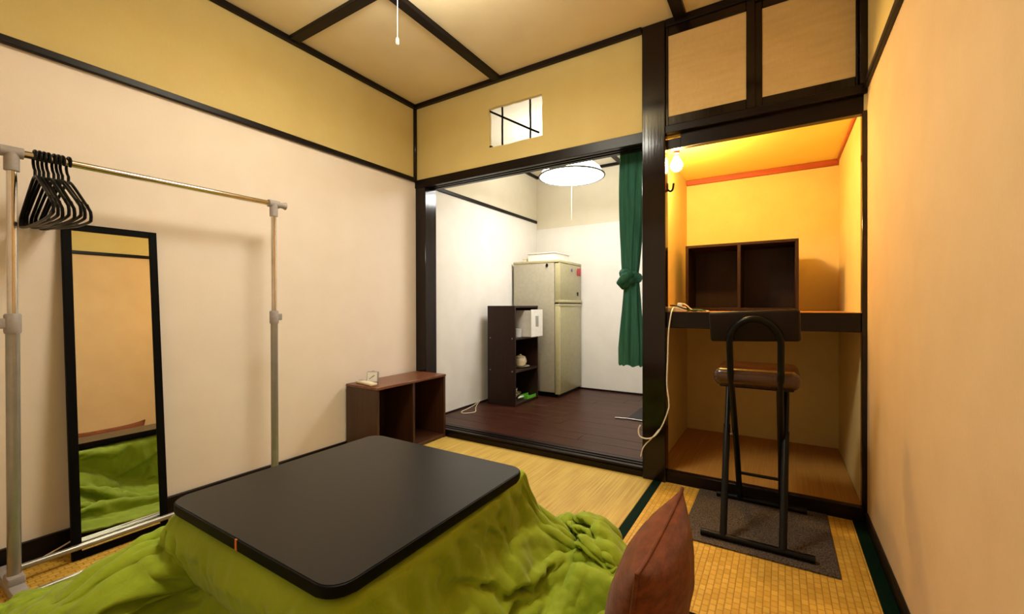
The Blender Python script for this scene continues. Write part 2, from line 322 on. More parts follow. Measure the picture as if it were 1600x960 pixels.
# the settled shape of the quilt: x, then y, then z in millimetres, as steps along each row
QUILT_N = 118
QUILT = (
561,3,18,9,10,14,11,16,11,14,20,20,20,18,19,20,20,18,16,15,16,14,15,10,5,15,14,13,15,14,12,8,11,11,6,7,9,11,12,11,9,9,12,7,11,4,-11,-6,-5,12,8,11,17,3,10,10,4,13,14,18,24,24,21,16,7,6,17,19,13,17,20,21,18,15,13,16,0,3,10,10,7,4,7,10,2,-3,3,3,10,5,-2,-2,-3,8,5,3,2,7,13,2,0,4,12,10,14,13,17,18,20,21,21,17,7,11,9,10,11,13,
543,20,10,16,13,10,13,11,19,12,15,19,17,17,18,18,17,18,15,17,16,16,16,15,14,5,12,16,14,6,12,11,9,12,7,3,9,10,11,11,9,10,10,7,11,2,-3,-7,-2,11,14,18,11,10,7,10,5,16,16,22,20,22,11,10,20,17,13,12,18,20,20,21,22,16,19,14,7,-4,10,9,9,3,1,3,6,2,-1,1,6,7,4,-1,0,4,2,1,8,1,7,16,6,4,8,9,12,14,11,20,19,20,20,19,12,10,11,6,10,13,
536,20,16,10,15,14,12,13,14,18,12,15,16,16,14,16,17,17,18,18,17,16,15,16,10,11,17,12,7,12,10,6,9,12,10,4,1,10,12,15,13,5,4,9,9,5,-1,-5,8,16,11,9,13,16,2,9,19,14,16,24,19,20,18,10,16,18,15,15,17,17,20,20,22,21,15,16,9,1,0,11,10,8,2,1,3,10,-1,-2,4,5,6,6,-5,-4,7,6,5,2,4,12,11,6,6,7,11,10,15,18,20,20,20,20,16,9,12,11,1,7,
533,13,19,17,16,11,12,11,18,14,16,14,13,8,15,15,15,19,18,17,16,18,16,16,15,15,13,3,14,5,8,12,11,8,8,8,1,4,12,14,10,5,0,15,9,4,-1,4,5,15,15,12,13,14,8,11,18,19,20,23,10,20,20,18,17,17,17,16,17,19,19,18,21,19,18,7,5,12,10,7,9,7,9,1,-3,3,6,1,-7,-1,11,8,3,0,3,2,-3,1,9,13,10,11,14,-3,12,16,14,15,18,18,19,19,19,12,12,13,8,4,
541,2,13,17,17,17,14,14,12,13,16,12,13,7,11,13,18,19,18,19,17,17,16,14,14,13,11,12,8,13,0,9,10,9,10,6,5,3,9,10,5,7,7,8,13,6,1,8,4,15,20,19,6,12,15,14,17,19,20,25,17,19,19,17,17,16,17,18,17,19,21,20,18,20,16,13,7,8,7,4,10,9,7,8,1,-6,2,5,-1,-2,6,8,5,0,-5,6,5,0,4,11,7,12,14,10,5,15,16,16,17,17,19,15,15,16,15,12,11,9,
529,18,4,13,18,19,17,14,14,12,12,10,8,12,12,13,17,19,19,17,14,17,17,13,12,14,14,9,8,10,10,3,9,7,9,9,7,5,4,4,3,10,7,9,12,12,7,2,14,14,19,22,13,11,16,18,15,19,17,26,21,19,16,16,16,14,16,19,17,20,22,23,22,20,15,10,11,5,7,8,7,6,-1,5,6,7,4,3,0,-2,0,4,-1,4,2,7,8,3,-3,3,12,11,14,15,10,13,15,16,16,18,18,17,16,13,16,5,14,11,
519,14,16,9,18,17,16,15,15,16,10,10,6,8,14,15,16,19,18,15,16,17,15,12,11,13,14,9,10,7,10,5,7,9,8,11,8,5,6,-2,-3,10,9,9,12,13,8,9,17,18,18,20,19,16,17,20,16,16,16,23,22,21,14,12,18,17,14,16,19,21,23,23,24,21,18,14,10,7,1,7,11,9,0,0,-2,3,7,5,2,3,0,2,1,4,1,2,6,4,1,6,8,13,12,15,15,15,13,16,16,17,17,18,16,10,16,9,13,15,
506,14,15,15,17,15,15,17,15,15,13,9,11,8,10,15,19,19,18,14,12,14,14,13,11,10,14,14,11,7,9,4,8,9,8,9,9,5,3,-2,-1,8,11,8,12,10,12,15,17,17,17,19,20,21,22,19,20,20,10,19,22,20,17,14,19,19,17,16,16,19,23,23,24,22,16,17,17,7,-4,7,11,8,7,4,-2,-2,7,6,-3,-1,8,5,-2,0,2,1,0,3,5,9,10,14,15,12,15,15,14,15,16,15,16,18,14,14,16,7,16,16,
498,10,16,15,15,15,16,16,16,14,13,14,11,10,10,17,17,19,18,13,9,10,14,11,11,11,14,14,13,8,9,5,7,11,8,8,6,3,3,0,6,9,5,11,13,12,10,15,17,17,18,20,19,19,23,20,22,27,13,12,19,21,18,18,18,19,19,19,19,18,22,23,24,22,17,16,18,7,2,3,8,2,2,5,4,4,9,4,2,-9,3,9,3,-6,4,7,3,3,5,3,11,16,17,12,15,13,15,13,15,16,16,17,13,17,14,12,13,11,
486,12,17,10,16,16,15,15,15,15,15,13,13,11,13,16,17,18,17,12,12,7,11,9,10,13,14,14,12,8,10,10,9,7,9,8,4,0,5,2,3,13,6,9,15,19,15,16,17,15,12,20,20,19,21,22,22,25,17,15,14,20,21,20,19,18,19,20,21,20,23,24,23,22,19,18,16,9,5,3,7,-1,-4,4,2,4,8,5,6,-4,-1,5,8,0,1,6,5,5,7,2,10,13,17,15,16,12,13,14,12,14,15,16,16,17,18,15,11,11,
473,16,15,13,13,15,14,14,16,14,13,14,14,14,12,18,17,18,14,12,11,8,8,12,9,10,15,12,11,10,12,12,13,5,9,12,5,0,0,4,8,1,7,12,19,20,22,19,17,8,12,18,19,19,20,22,25,25,24,20,12,15,20,20,19,20,21,20,21,22,23,23,23,21,19,17,17,13,5,8,9,3,-5,5,1,-7,-1,8,5,0,4,4,6,3,-2,3,6,3,7,12,13,8,17,16,18,13,13,12,10,13,14,14,16,15,19,16,14,16,
462,16,16,14,12,13,13,15,15,15,14,12,12,15,15,17,19,15,12,12,10,12,8,10,9,10,13,12,13,14,14,12,11,3,10,13,7,2,0,5,3,8,11,13,14,19,20,20,12,5,18,19,19,20,22,23,24,25,23,26,18,14,14,18,20,20,20,22,22,23,24,24,23,22,20,18,17,12,8,6,-1,5,4,5,4,-3,-6,6,8,2,1,4,6,2,2,-1,1,4,7,9,14,16,14,19,15,15,16,12,10,7,11,16,17,18,16,17,9,16,
450,17,16,17,14,11,11,14,14,17,11,12,13,15,17,18,17,11,11,14,12,12,8,7,8,12,13,13,13,15,12,13,12,11,12,6,4,4,2,0,5,15,16,19,17,16,4,19,14,14,15,20,20,21,21,23,22,24,24,24,24,20,14,15,18,18,20,21,22,21,25,25,24,23,22,19,19,16,10,-3,-2,7,6,1,2,4,2,5,1,6,-2,3,8,1,-4,5,2,4,6,10,14,14,17,17,18,15,15,14,13,5,3,16,19,17,20,9,14,9,
439,18,17,14,14,10,13,14,16,17,16,6,13,17,17,18,12,15,18,11,3,14,14,4,7,11,12,12,16,16,15,16,15,12,5,-1,9,-1,3,3,10,14,16,14,22,19,15,5,16,12,19,20,21,21,23,22,22,23,24,25,24,22,18,20,18,17,18,20,20,22,24,25,25,23,21,22,20,16,9,1,1,4,2,2,1,-1,1,0,7,2,7,4,5,1,-1,1,5,4,6,7,14,17,16,20,15,12,21,16,16,7,-2,11,18,16,10,16,19,-3,
428,19,14,17,17,12,7,16,19,19,11,9,17,17,12,17,17,17,15,13,10,1,10,8,10,5,10,14,16,15,16,15,14,11,4,3,2,7,2,1,11,14,18,13,21,19,19,17,7,20,19,20,19,21,22,22,22,23,24,22,24,23,19,20,21,20,21,20,21,20,22,22,22,23,22,21,19,20,15,4,0,-2,4,8,3,0,-3,2,7,2,0,9,6,1,-1,1,2,3,10,3,12,21,13,16,19,15,8,19,19,13,-2,7,19,12,15,13,17,9,
419,17,18,15,16,12,13,19,20,18,4,16,14,13,17,18,14,12,12,16,15,9,2,8,7,11,7,8,14,15,15,15,17,10,0,10,-1,3,9,-1,7,17,21,18,12,19,20,22,20,19,20,17,18,22,22,21,22,23,23,25,23,20,14,21,19,20,21,19,20,21,21,22,21,23,22,25,24,22,17,7,3,7,-2,-2,5,7,5,-2,7,-5,6,7,2,2,6,4,-3,3,11,1,10,12,18,22,8,15,18,13,17,12,4,8,12,17,9,19,11,16,
410,20,13,18,15,12,17,17,17,16,17,12,18,13,17,9,12,11,17,13,8,9,9,7,7,15,12,13,14,15,11,17,14,6,3,-4,2,8,2,-1,14,19,13,17,22,14,21,21,20,20,21,21,21,20,22,22,21,23,24,24,22,15,21,20,18,16,18,20,19,21,22,25,26,25,25,24,22,22,11,-1,8,10,6,1,1,7,8,6,0,2,6,8,8,7,-1,-8,-10,0,11,16,6,16,21,7,21,11,17,18,15,14,11,8,9,13,11,9,17,15,
403,20,18,11,16,17,22,20,16,9,14,17,12,15,15,5,14,12,12,11,12,16,8,7,11,13,15,13,14,14,14,11,5,2,2,-1,12,4,1,8,10,12,15,21,17,20,22,21,20,21,22,21,22,22,21,21,22,23,23,24,24,24,21,21,20,16,15,13,18,24,24,24,23,23,22,21,20,19,19,14,8,9,6,5,5,1,7,5,1,-2,8,7,6,-2,-5,-7,-5,1,3,14,20,20,23,9,6,19,18,16,13,16,16,12,7,8,16,8,15,18,
396,21,18,8,19,21,20,20,15,13,18,12,10,11,13,11,8,9,14,14,15,13,15,9,10,15,16,14,14,13,6,0,2,4,3,4,8,10,11,12,11,13,7,14,17,20,22,22,22,21,21,21,23,23,22,22,23,23,24,24,23,20,20,19,20,17,19,20,21,24,21,22,23,20,20,18,20,21,19,18,10,5,5,6,2,5,8,7,4,2,1,3,6,3,0,-5,-7,3,7,7,19,16,20,9,15,13,19,15,16,13,13,18,12,6,15,14,10,19,
389,21,18,9,20,22,20,18,14,14,16,16,6,11,11,10,11,13,17,10,13,17,14,13,14,13,15,14,11,2,0,2,2,4,5,5,5,10,12,12,14,17,19,17,16,15,23,23,20,21,21,21,22,23,22,22,22,23,24,23,23,18,21,20,17,17,22,22,24,25,25,22,22,20,19,15,18,20,19,16,15,6,2,3,6,0,3,2,7,1,2,4,4,1,6,4,4,6,5,-1,16,20,11,17,10,16,20,18,15,13,14,17,9,8,18,10,18,13,
383,22,18,10,19,20,19,17,15,17,17,12,10,12,6,15,13,9,15,6,19,17,17,15,14,13,12,10,6,-2,5,4,0,8,11,8,-3,6,11,14,13,16,19,20,21,24,23,22,21,20,20,21,22,21,21,21,22,23,23,24,23,23,22,19,14,16,22,23,23,24,25,22,21,19,19,18,18,18,20,17,15,10,3,0,6,5,3,-4,2,3,6,6,5,-3,2,5,4,4,4,5,13,16,19,7,22,21,17,16,16,16,14,14,9,9,17,14,18,3,
378,22,19,14,18,17,17,19,16,17,19,13,7,13,6,7,13,9,17,10,17,16,16,16,13,11,10,10,1,5,15,11,2,3,9,9,4,2,7,12,13,18,20,21,21,21,21,21,22,21,21,21,22,21,21,22,23,22,24,24,22,22,21,19,17,19,18,20,20,22,23,20,21,21,20,20,20,20,18,17,14,10,4,0,3,5,5,4,-2,3,8,6,5,0,2,3,-1,2,5,9,8,15,18,15,21,24,19,17,15,16,17,11,12,9,13,17,19,1,
372,21,22,20,20,18,15,16,16,12,15,16,13,12,11,3,13,3,14,15,14,15,17,15,11,10,12,13,-1,6,13,16,13,-1,0,7,14,11,7,8,14,20,21,21,18,19,18,18,17,21,22,22,22,22,22,22,23,23,23,23,24,22,19,20,21,21,17,17,19,20,21,20,22,22,19,20,19,20,20,16,16,13,9,3,-2,2,3,9,-4,4,6,3,4,4,2,5,2,0,4,9,8,12,17,18,20,22,19,18,17,15,17,16,12,11,12,15,16,12,
369,20,20,22,21,21,19,15,15,13,7,11,13,15,12,10,10,10,6,13,16,14,15,16,13,9,9,13,12,2,6,15,18,10,-1,0,9,16,16,12,7,19,18,17,18,20,20,19,15,17,22,23,22,22,21,23,23,24,24,22,21,21,21,21,19,20,21,20,19,20,20,19,20,21,19,19,18,20,20,20,12,11,14,9,3,-7,3,5,3,3,4,7,1,1,2,5,4,4,5,11,-1,13,16,19,18,22,19,18,19,15,15,16,16,13,17,10,14,14,
372,15,19,21,20,21,22,17,11,10,12,5,13,16,8,15,11,14,9,8,17,15,13,14,15,13,5,12,17,12,0,14,9,17,10,1,3,10,19,12,11,6,13,15,16,21,23,22,21,18,18,22,23,23,21,23,23,24,23,21,22,22,22,21,20,18,19,22,20,20,21,20,19,20,21,19,18,19,19,17,13,8,11,15,11,-3,4,-1,2,1,1,8,4,0,1,4,6,4,6,14,-4,15,12,20,15,21,21,19,18,17,15,14,15,17,16,15,13,13,
381,13,17,17,16,21,20,19,9,5,12,9,14,14,6,13,12,17,13,11,12,17,16,12,13,14,11,6,16,21,10,2,8,17,17,7,5,4,7,15,9,13,8,13,16,17,18,23,24,24,19,19,22,22,23,22,22,23,23,23,22,22,22,21,21,19,20,21,21,20,21,19,20,20,19,19,19,18,15,8,14,19,8,13,11,7,12,0,-10,5,0,2,8,0,-2,5,7,6,3,11,8,5,16,17,15,18,20,22,18,19,18,13,15,15,16,19,8,19,
385,16,17,17,13,15,18,21,16,3,2,11,12,11,10,15,8,17,16,15,11,16,18,13,11,14,13,13,9,19,20,6,8,10,20,16,5,3,8,3,9,19,12,6,13,16,18,18,24,25,23,20,20,20,21,22,22,22,20,23,23,22,21,21,21,21,20,21,22,21,20,20,20,18,18,16,18,16,13,3,16,24,19,9,11,8,13,7,-4,3,-2,-2,9,0,-3,2,9,6,1,10,14,3,10,17,15,17,19,21,20,18,17,16,16,17,13,16,12,19,
382,20,19,19,16,13,15,22,17,8,-3,6,13,9,8,12,10,17,14,16,14,14,14,17,16,12,15,18,14,8,18,20,10,6,17,13,16,2,-5,7,14,16,11,10,17,5,19,22,23,24,24,23,19,18,18,19,22,21,20,19,20,22,22,22,21,21,21,20,21,21,18,21,16,19,17,16,17,15,9,5,18,23,23,8,14,14,7,8,-1,4,3,3,4,4,-1,-3,6,7,5,12,-1,11,16,7,18,19,21,18,22,20,11,13,19,17,16,20,16,9,
376,20,20,21,20,14,11,20,19,14,3,5,6,15,-1,16,5,13,13,15,16,17,16,16,14,15,17,15,18,16,8,12,17,15,7,13,15,5,6,16,5,14,13,12,3,17,14,24,24,24,24,22,20,19,16,16,19,15,18,21,18,20,23,22,22,22,21,20,18,18,19,16,19,17,17,17,14,14,8,12,20,20,22,23,7,12,8,10,-3,4,7,2,0,7,6,-1,3,4,5,7,6,13,11,14,16,20,14,19,21,22,17,14,12,15,19,20,24,13,
372,17,20,22,22,20,15,10,14,17,3,10,14,6,8,14,2,15,5,18,18,15,15,17,17,17,9,16,21,18,18,-1,15,19,19,13,0,11,15,16,4,13,14,-5,22,14,13,24,20,23,25,23,19,18,14,13,12,18,18,16,23,19,21,22,23,22,19,18,19,19,11,17,19,18,19,13,13,10,15,21,20,19,20,14,14,13,15,4,5,6,4,4,1,4,3,-5,0,8,9,10,14,13,6,15,16,7,19,18,20,21,21,20,12,11,17,20,19,23,
375,14,18,19,22,23,21,13,4,12,16,10,14,1,13,1,15,8,15,15,11,16,14,14,17,17,16,15,20,15,13,17,17,16,11,12,17,9,13,7,13,8,-9,4,14,26,24,18,22,20,23,22,18,15,17,18,15,11,17,19,19,21,18,21,23,23,20,16,17,17,19,10,18,20,19,14,10,11,20,20,18,16,18,19,17,17,10,5,7,7,7,0,5,5,5,3,-1,6,3,11,9,13,3,17,15,4,14,19,21,20,22,20,18,18,16,18,14,17,
384,13,14,15,18,20,22,20,13,0,13,12,8,9,13,7,15,11,10,15,13,14,18,12,12,15,17,11,20,14,16,16,17,14,12,10,18,21,21,5,17,4,-21,0,14,26,26,23,15,21,20,19,22,19,15,13,13,19,16,20,19,16,21,23,23,22,21,17,15,19,17,19,16,25,10,4,11,16,17,15,16,17,17,19,19,20,21,16,-3,4,8,-1,-3,7,6,3,3,6,6,10,7,14,12,4,10,16,14,17,16,21,20,20,19,19,17,23,20,17,
379,21,19,15,15,14,17,19,18,2,9,14,12,4,13,17,11,13,10,10,13,12,15,17,15,10,13,19,15,19,15,17,12,9,18,19,19,15,15,21,20,3,-22,-8,19,18,18,22,18,19,21,21,21,18,18,12,15,16,19,21,16,20,21,22,22,23,23,19,20,18,21,15,26,25,1,-15,14,18,12,12,15,17,17,19,21,23,23,21,13,1,4,1,-3,4,7,-2,2,10,2,10,6,14,17,7,3,14,19,19,16,17,20,17,16,20,18,20,26,21,
378,21,22,19,17,15,14,11,15,3,10,14,10,9,15,14,14,8,8,13,9,13,15,14,13,13,17,17,19,19,13,14,12,20,19,14,14,17,16,23,18,14,-17,-7,18,14,10,18,12,21,22,22,21,18,19,11,17,19,18,23,16,24,19,21,21,21,25,25,21,19,23,19,23,20,-1,-15,9,4,9,16,15,12,14,21,22,26,28,24,9,15,6,1,1,3,6,-2,-5,6,6,6,10,12,8,17,11,8,9,22,23,17,15,19,15,19,22,19,21,25,
378,20,23,21,19,15,14,11,10,2,9,15,10,14,12,16,10,5,13,12,12,7,11,14,14,15,17,20,19,17,14,12,19,15,14,14,16,16,19,20,27,19,-7,-4,11,6,7,11,15,17,22,22,21,17,20,17,19,18,19,21,21,26,20,18,17,22,24,23,21,18,22,22,29,16,-9,-5,-7,-6,18,21,13,6,11,21,23,27,28,26,19,8,15,-2,2,6,6,6,0,2,4,9,2,11,6,12,16,15,6,17,21,20,19,19,17,18,21,24,19,19,
382,16,21,21,20,14,13,9,6,8,10,15,12,11,16,17,1,12,8,10,16,10,7,16,17,14,13,19,21,20,12,13,18,8,15,15,17,16,16,17,24,27,6,-7,6,4,7,13,9,19,23,22,20,16,18,21,21,17,16,27,22,21,26,18,15,18,20,21,22,23,24,27,33,10,-16,-7,-4,0,13,23,12,7,9,16,21,26,27,24,19,15,19,11,-5,-1,4,9,7,7,-1,13,-3,5,14,2,18,18,17,11,13,21,23,20,20,20,19,20,22,17,
388,15,17,19,16,16,18,10,0,6,12,17,13,15,14,16,-5,18,8,10,11,13,13,13,15,17,15,16,19,17,16,10,13,13,10,15,17,17,16,17,15,29,17,4,3,3,2,13,10,17,20,17,18,18,20,19,23,18,14,23,23,22,23,25,17,18,18,19,21,21,24,24,29,13,-9,-4,-4,12,19,19,13,7,7,9,14,21,24,22,20,18,21,21,8,-3,-3,2,8,9,3,8,1,4,6,7,18,20,20,15,10,17,22,21,20,23,19,19,19,19,
390,22,17,16,12,14,16,15,6,-2,14,18,16,9,15,14,-5,19,14,8,5,17,16,14,10,14,20,18,13,14,15,12,14,14,10,17,14,14,16,14,13,16,18,21,23,-4,-2,11,15,14,16,13,14,15,21,20,23,21,18,16,21,27,20,24,21,20,17,20,20,19,21,17,19,13,1,11,-2,20,22,16,13,7,0,3,9,19,22,20,20,21,21,21,20,7,-4,-3,5,9,3,7,4,10,-7,17,10,18,20,21,17,14,20,21,19,22,18,21,20,15,
393,21,22,18,14,8,7,18,10,1,10,18,16,6,18,7,6,17,8,4,14,16,15,18,13,10,17,13,13,18,14,13,16,5,18,17,14,12,12,12,11,12,13,17,27,10,8,12,12,15,16,13,13,12,15,19,22,20,18,20,23,24,19,21,21,20,20,21,24,19,16,15,14,11,8,12,12,21,21,18,13,7,-6,-5,7,18,20,20,21,18,18,19,20,20,8,-6,-4,7,5,13,5,5,3,14,1,19,17,23,21,19,19,22,21,19,17,18,20,17,
393,21,21,21,18,8,-1,13,8,10,14,15,19,6,10,11,13,9,1,13,17,16,14,14,16,14,12,15,10,16,18,11,12,6,18,12,17,12,11,10,10,15,7,13,18,19,18,14,12,15,15,14,15,17,14,14,15,27,21,20,23,18,16,21,24,18,21,21,20,19,16,17,11,15,9,20,20,20,20,19,13,7,-7,-6,3,9,14,20,23,17,12,20,21,22,16,-5,-7,6,9,13,5,3,15,6,8,14,15,21,23,23,21,21,23,21,14,12,21,16,
392,22,19,23,20,13,-2,6,7,10,17,16,13,15,8,12,13,-2,12,14,17,14,14,13,14,14,15,20,14,6,13,14,7,14,13,12,12,17,10,12,4,11,7,17,12,18,16,16,14,15,16,15,19,21,17,16,14,22,23,19,24,18,17,19,22,22,18,19,18,19,17,15,13,17,16,17,25,20,20,20,13,5,-6,-2,1,5,6,14,20,15,15,20,21,22,19,0,-6,7,10,11,-6,12,15,12,15,13,14,16,21,24,23,22,21,20,15,16,19,17,
389,22,20,19,23,16,2,12,4,7,17,11,12,17,14,6,15,7,5,16,12,16,19,16,5,13,17,18,18,13,-3,14,15,6,13,10,16,14,11,6,7,4,12,16,14,16,16,17,16,16,17,18,23,21,17,15,19,21,21,17,23,19,17,18,19,21,21,19,18,18,18,17,16,18,15,22,19,19,22,21,10,-1,0,3,3,5,-7,13,6,17,19,21,21,20,24,7,-3,2,7,13,-6,15,10,12,21,18,18,17,17,21,23,20,21,17,18,14,20,17,
387,22,22,18,16,12,5,20,11,7,13,14,10,14,7,17,5,18,9,11,12,13,19,18,14,9,17,13,14,18,0,2,19,11,8,17,11,7,5,8,5,9,12,16,16,17,16,16,18,19,17,18,21,20,19,17,18,20,21,19,21,19,18,17,19,20,20,20,19,18,19,18,18,17,20,18,22,20,21,21,8,-2,2,5,6,2,-4,-10,6,12,18,23,23,23,21,18,0,-2,6,18,4,3,21,6,16,18,20,21,21,20,20,19,16,19,19,14,17,8,
381,23,23,23,12,14,2,15,21,13,7,16,10,-3,13,19,19,10,18,12,18,10,7,10,15,18,17,17,15,5,-4,16,10,12,18,10,3,5,5,7,4,6,15,19,18,18,17,19,18,19,18,19,19,20,19,18,19,20,20,20,19,19,19,19,19,19,20,19,19,20,18,19,17,18,20,20,18,21,22,21,9,4,8,4,4,-2,-3,-21,17,11,4,11,19,24,23,20,16,-1,9,17,16,-7,16,17,3,15,20,23,24,25,19,21,16,10,23,19,4,15,
378,23,22,19,10,23,16,5,16,11,13,12,12,-1,5,18,22,15,20,13,18,18,14,9,7,14,20,-2,12,4,18,-5,21,15,7,9,7,2,3,5,12,2,16,19,19,19,20,19,19,19,20,19,19,19,19,20,19,19,19,20,19,19,19,20,19,19,19,19,20,19,19,19,20,19,19,19,20,19,19,20,16,6,4,-2,0,-1,2,-14,8,21,10,5,14,18,19,20,14,11,11,12,15,12,5,21,3,17,11,21,23,24,23,18,21,16,10,18,-2,15,
374,23,22,18,14,25,20,5,7,14,17,5,14,3,0,15,24,20,14,20,17,15,14,4,15,14,9,9,4,20,-2,14,13,16,17,-3,-8,4,3,9,13,9,18,19,19,19,20,19,19,19,20,19,19,19,19,20,19,19,19,20,19,19,19,20,19,19,19,19,20,19,19,19,20,19,19,19,20,19,19,20,17,5,3,-1,-3,5,-3,7,10,1,5,18,16,16,15,9,12,16,11,16,14,18,12,16,8,0,19,18,23,21,20,22,21,8,13,20,-9,16,
372,22,23,17,17,26,16,9,17,8,10,8,12,11,-5,9,23,23,12,20,15,20,9,9,21,2,11,18,-2,18,6,4,19,16,12,-3,2,-3,-2,15,6,15,20,19,19,19,20,19,19,19,20,19,19,19,19,20,19,19,19,20,19,19,19,20,19,19,19,19,20,19,19,19,20,19,19,19,20,19,19,18,17,7,-1,9,3,-3,10,7,4,9,-4,4,13,13,13,13,13,15,17,13,17,19,19,8,13,-4,17,22,21,20,20,21,22,4,14,19,-9,11,
369,23,23,18,19,25,17,12,21,7,2,12,8,15,-2,1,23,22,11,18,20,18,9,13,20,-2,10,12,11,12,-1,14,22,15,10,11,-6,-16,1,13,17,13,18,19,19,19,20,19,19,19,20,19,19,19,19,20,19,19,19,20,19,19,19,20,19,19,19,19,20,19,19,19,20,19,19,19,20,19,19,20,16,7,3,10,4,8,7,0,11,0,-2,13,11,11,11,9,5,10,16,17,18,20,8,16,16,-3,21,18,17,19,19,23,22,8,9,13,-2,17,
367,23,23,19,20,26,16,13,23,13,-1,3,12,13,8,-7,20,20,16,16,18,17,11,17,16,-6,7,13,16,4,13,15,21,13,11,3,-1,-13,-4,12,16,17,19,19,19,19,20,19,19,19,20,19,19,19,19,20,19,19,19,20,19,19,19,20,19,19,19,19,20,19,19,19,20,19,19,19,20,19,19,19,20,14,7,4,10,6,1,7,3,7,-1,2,5,6,11,10,12,13,12,16,18,19,5,17,17,4,17,17,16,19,18,23,22,8,7,11,8,15,
365,23,22,20,22,26,17,14,22,17,5,-5,9,9,15,-2,10,20,19,18,15,13,13,21,11,-8,5,12,16,20,8,7,24,18,7,3,-11,-3,-2,10,17,17,19,19,19,19,20,19,19,19,20,19,19,19,19,20,19,19,19,20,19,19,19,20,19,19,19,19,20,19,19,19,20,19,19,19,20,19,19,20,19,11,8,11,6,2,6,4,4,3,13,-1,-1,1,10,17,18,5,9,16,19,17,3,18,15,11,15,12,19,17,18,22,23,10,5,17,11,11,
364,22,22,21,23,25,18,15,23,17,11,-5,-1,12,15,10,3,21,16,14,15,13,17,20,5,-10,5,17,18,13,6,19,21,17,10,-1,-8,-9,-1,11,16,18,20,19,19,19,20,19,19,19,20,19,19,19,19,20,19,19,19,20,19,19,19,20,19,19,19,19,20,19,19,19,20,19,19,19,20,19,19,19,17,12,4,5,6,5,6,6,6,6,6,0,-3,9,14,17,16,8,5,14,16,16,6,19,9,12,19,11,19,16,17,23,22,10,5,18,15,7,
364,21,21,22,23,25,19,16,23,17,14,-1,-7,12,14,12,11,16,14,9,19,14,16,18,0,-11,10,19,19,7,18,17,13,18,4,-1,-4,-8,0,11,16,18,20,19,19,19,20,19,19,19,20,19,19,19,19,20,19,19,19,20,19,19,19,20,19,19,19,19,20,19,19,19,20,19,19,19,20,19,19,20,18,6,2,3,4,5,6,12,4,9,0,0,4,8,14,16,17,13,8,8,13,11,14,17,2,18,18,11,19,16,17,22,21,9,6,18,14,6,
363,21,19,23,23,25,20,17,22,16,16,0,-3,7,16,13,14,12,13,11,18,14,19,13,-6,-5,14,17,18,14,16,14,7,19,8,-6,-5,0,-1,7,16,20,19,19,19,19,20,19,19,19,20,19,19,19,19,20,19,19,19,20,19,19,19,20,19,19,19,19,20,19,19,19,20,19,19,19,20,19,19,19,17,8,-2,1,5,4,1,10,9,4,8,-4,10,7,11,16,19,11,11,10,14,10,11,15,5,19,17,11,18,15,19,19,21,8,7,18,13,6,
363,21,17,23,23,25,20,18,22,15,17,0,5,6,10,16,7,16,16,10,19,16,19,4,-8,6,19,17,16,16,11,8,10,21,12,-8,-10,-1,3,4,15,19,20,19,19,19,20,19,19,19,20,19,19,19,19,20,19,19,19,20,19,19,19,20,19,19,19,19,20,19,19,19,20,19,19,19,20,19,19,19,17,6,5,3,3,3,2,-1,4,9,4,10,6,1,7,16,21,9,9,16,17,7,11,10,13,19,16,12,17,16,17,16,21,10,7,18,11,8,
363,19,17,23,23,24,22,19,20,15,18,2,8,2,10,17,0,21,16,12,19,17,17,1,-5,14,21,16,18,8,11,5,17,19,7,-7,-6,-8,2,11,12,18,20,19,19,19,20,19,19,19,20,19,19,19,19,20,19,19,19,20,19,19,19,20,19,19,19,19,20,19,19,19,20,19,19,19,20,19,19,19,19,12,8,5,2,3,2,-2,-9,5,9,11,9,-7,6,18,20,6,8,18,18,3,13,11,18,18,12,17,19,13,14,16,19,8,10,19,10,10,
363,17,18,21,24,24,22,19,19,16,17,7,8,-2,12,17,-4,21,17,15,21,17,16,-2,0,19,19,18,18,2,8,11,19,17,1,-9,-6,-7,-1,12,15,19,20,19,19,19,20,19,19,19,20,19,19,19,19,20,19,19,19,20,19,19,19,20,19,19,19,19,20,19,19,19,20,19,19,19,20,19,19,20,16,7,9,3,4,3,3,0,5,-9,3,10,14,-1,2,16,18,5,8,18,19,3,16,15,16,12,16,19,15,12,17,14,17,7,14,17,7,14,
363,15,20,19,23,23,23,20,18,16,17,13,5,-3,13,17,-6,18,19,22,19,18,13,-4,6,21,18,18,17,5,4,16,19,13,-6,-10,-8,-4,0,13,19,17,19,19,19,19,20,19,19,19,20,19,19,19,19,20,19,19,19,20,19,19,19,20,19,19,19,19,20,19,19,19,20,19,19,19,20,19,19,19,18,11,-3,2,0,1,2,5,9,6,-9,7,11,10,4,16,14,-3,8,19,18,10,18,13,10,15,19,16,10,18,14,11,18,8,15,14,6,18,
362,14,21,18,23,22,23,19,19,17,16,15,5,-3,15,15,-4,17,21,21,17,21,9,-3,12,22,18,17,17,2,10,18,17,6,-11,-8,-6,2,3,4,15,20,20,19,19,19,20,19,19,19,20,19,19,19,19,20,19,19,19,20,19,19,19,20,19,19,19,19,20,19,19,19,20,19,19,19,20,19,19,20,16,9,-2,2,4,1,-1,-3,9,13,-4,9,1,12,11,12,7,-5,10,19,16,17,18,14,16,6,19,16,17,15,9,8,15,12,16,7,10,21,
361,14,21,18,22,22,22,19,19,18,16,17,4,-2,17,13,-2,17,21,20,17,21,14,-1,11,20,21,13,14,10,10,20,12,0,-12,-8,-4,-2,0,11,19,16,19,19,19,19,20,19,19,19,20,19,19,19,19,20,19,19,19,20,19,19,19,20,19,19,19,19,20,19,19,19,20,19,19,19,20,19,19,19,18,8,0,-3,5,-3,-4,3,5,11,11,3,10,-4,11,18,13,-8,4,18,19,16,13,19,20,7,20,15,9,21,13,-1,10,14,13,5,16,22,
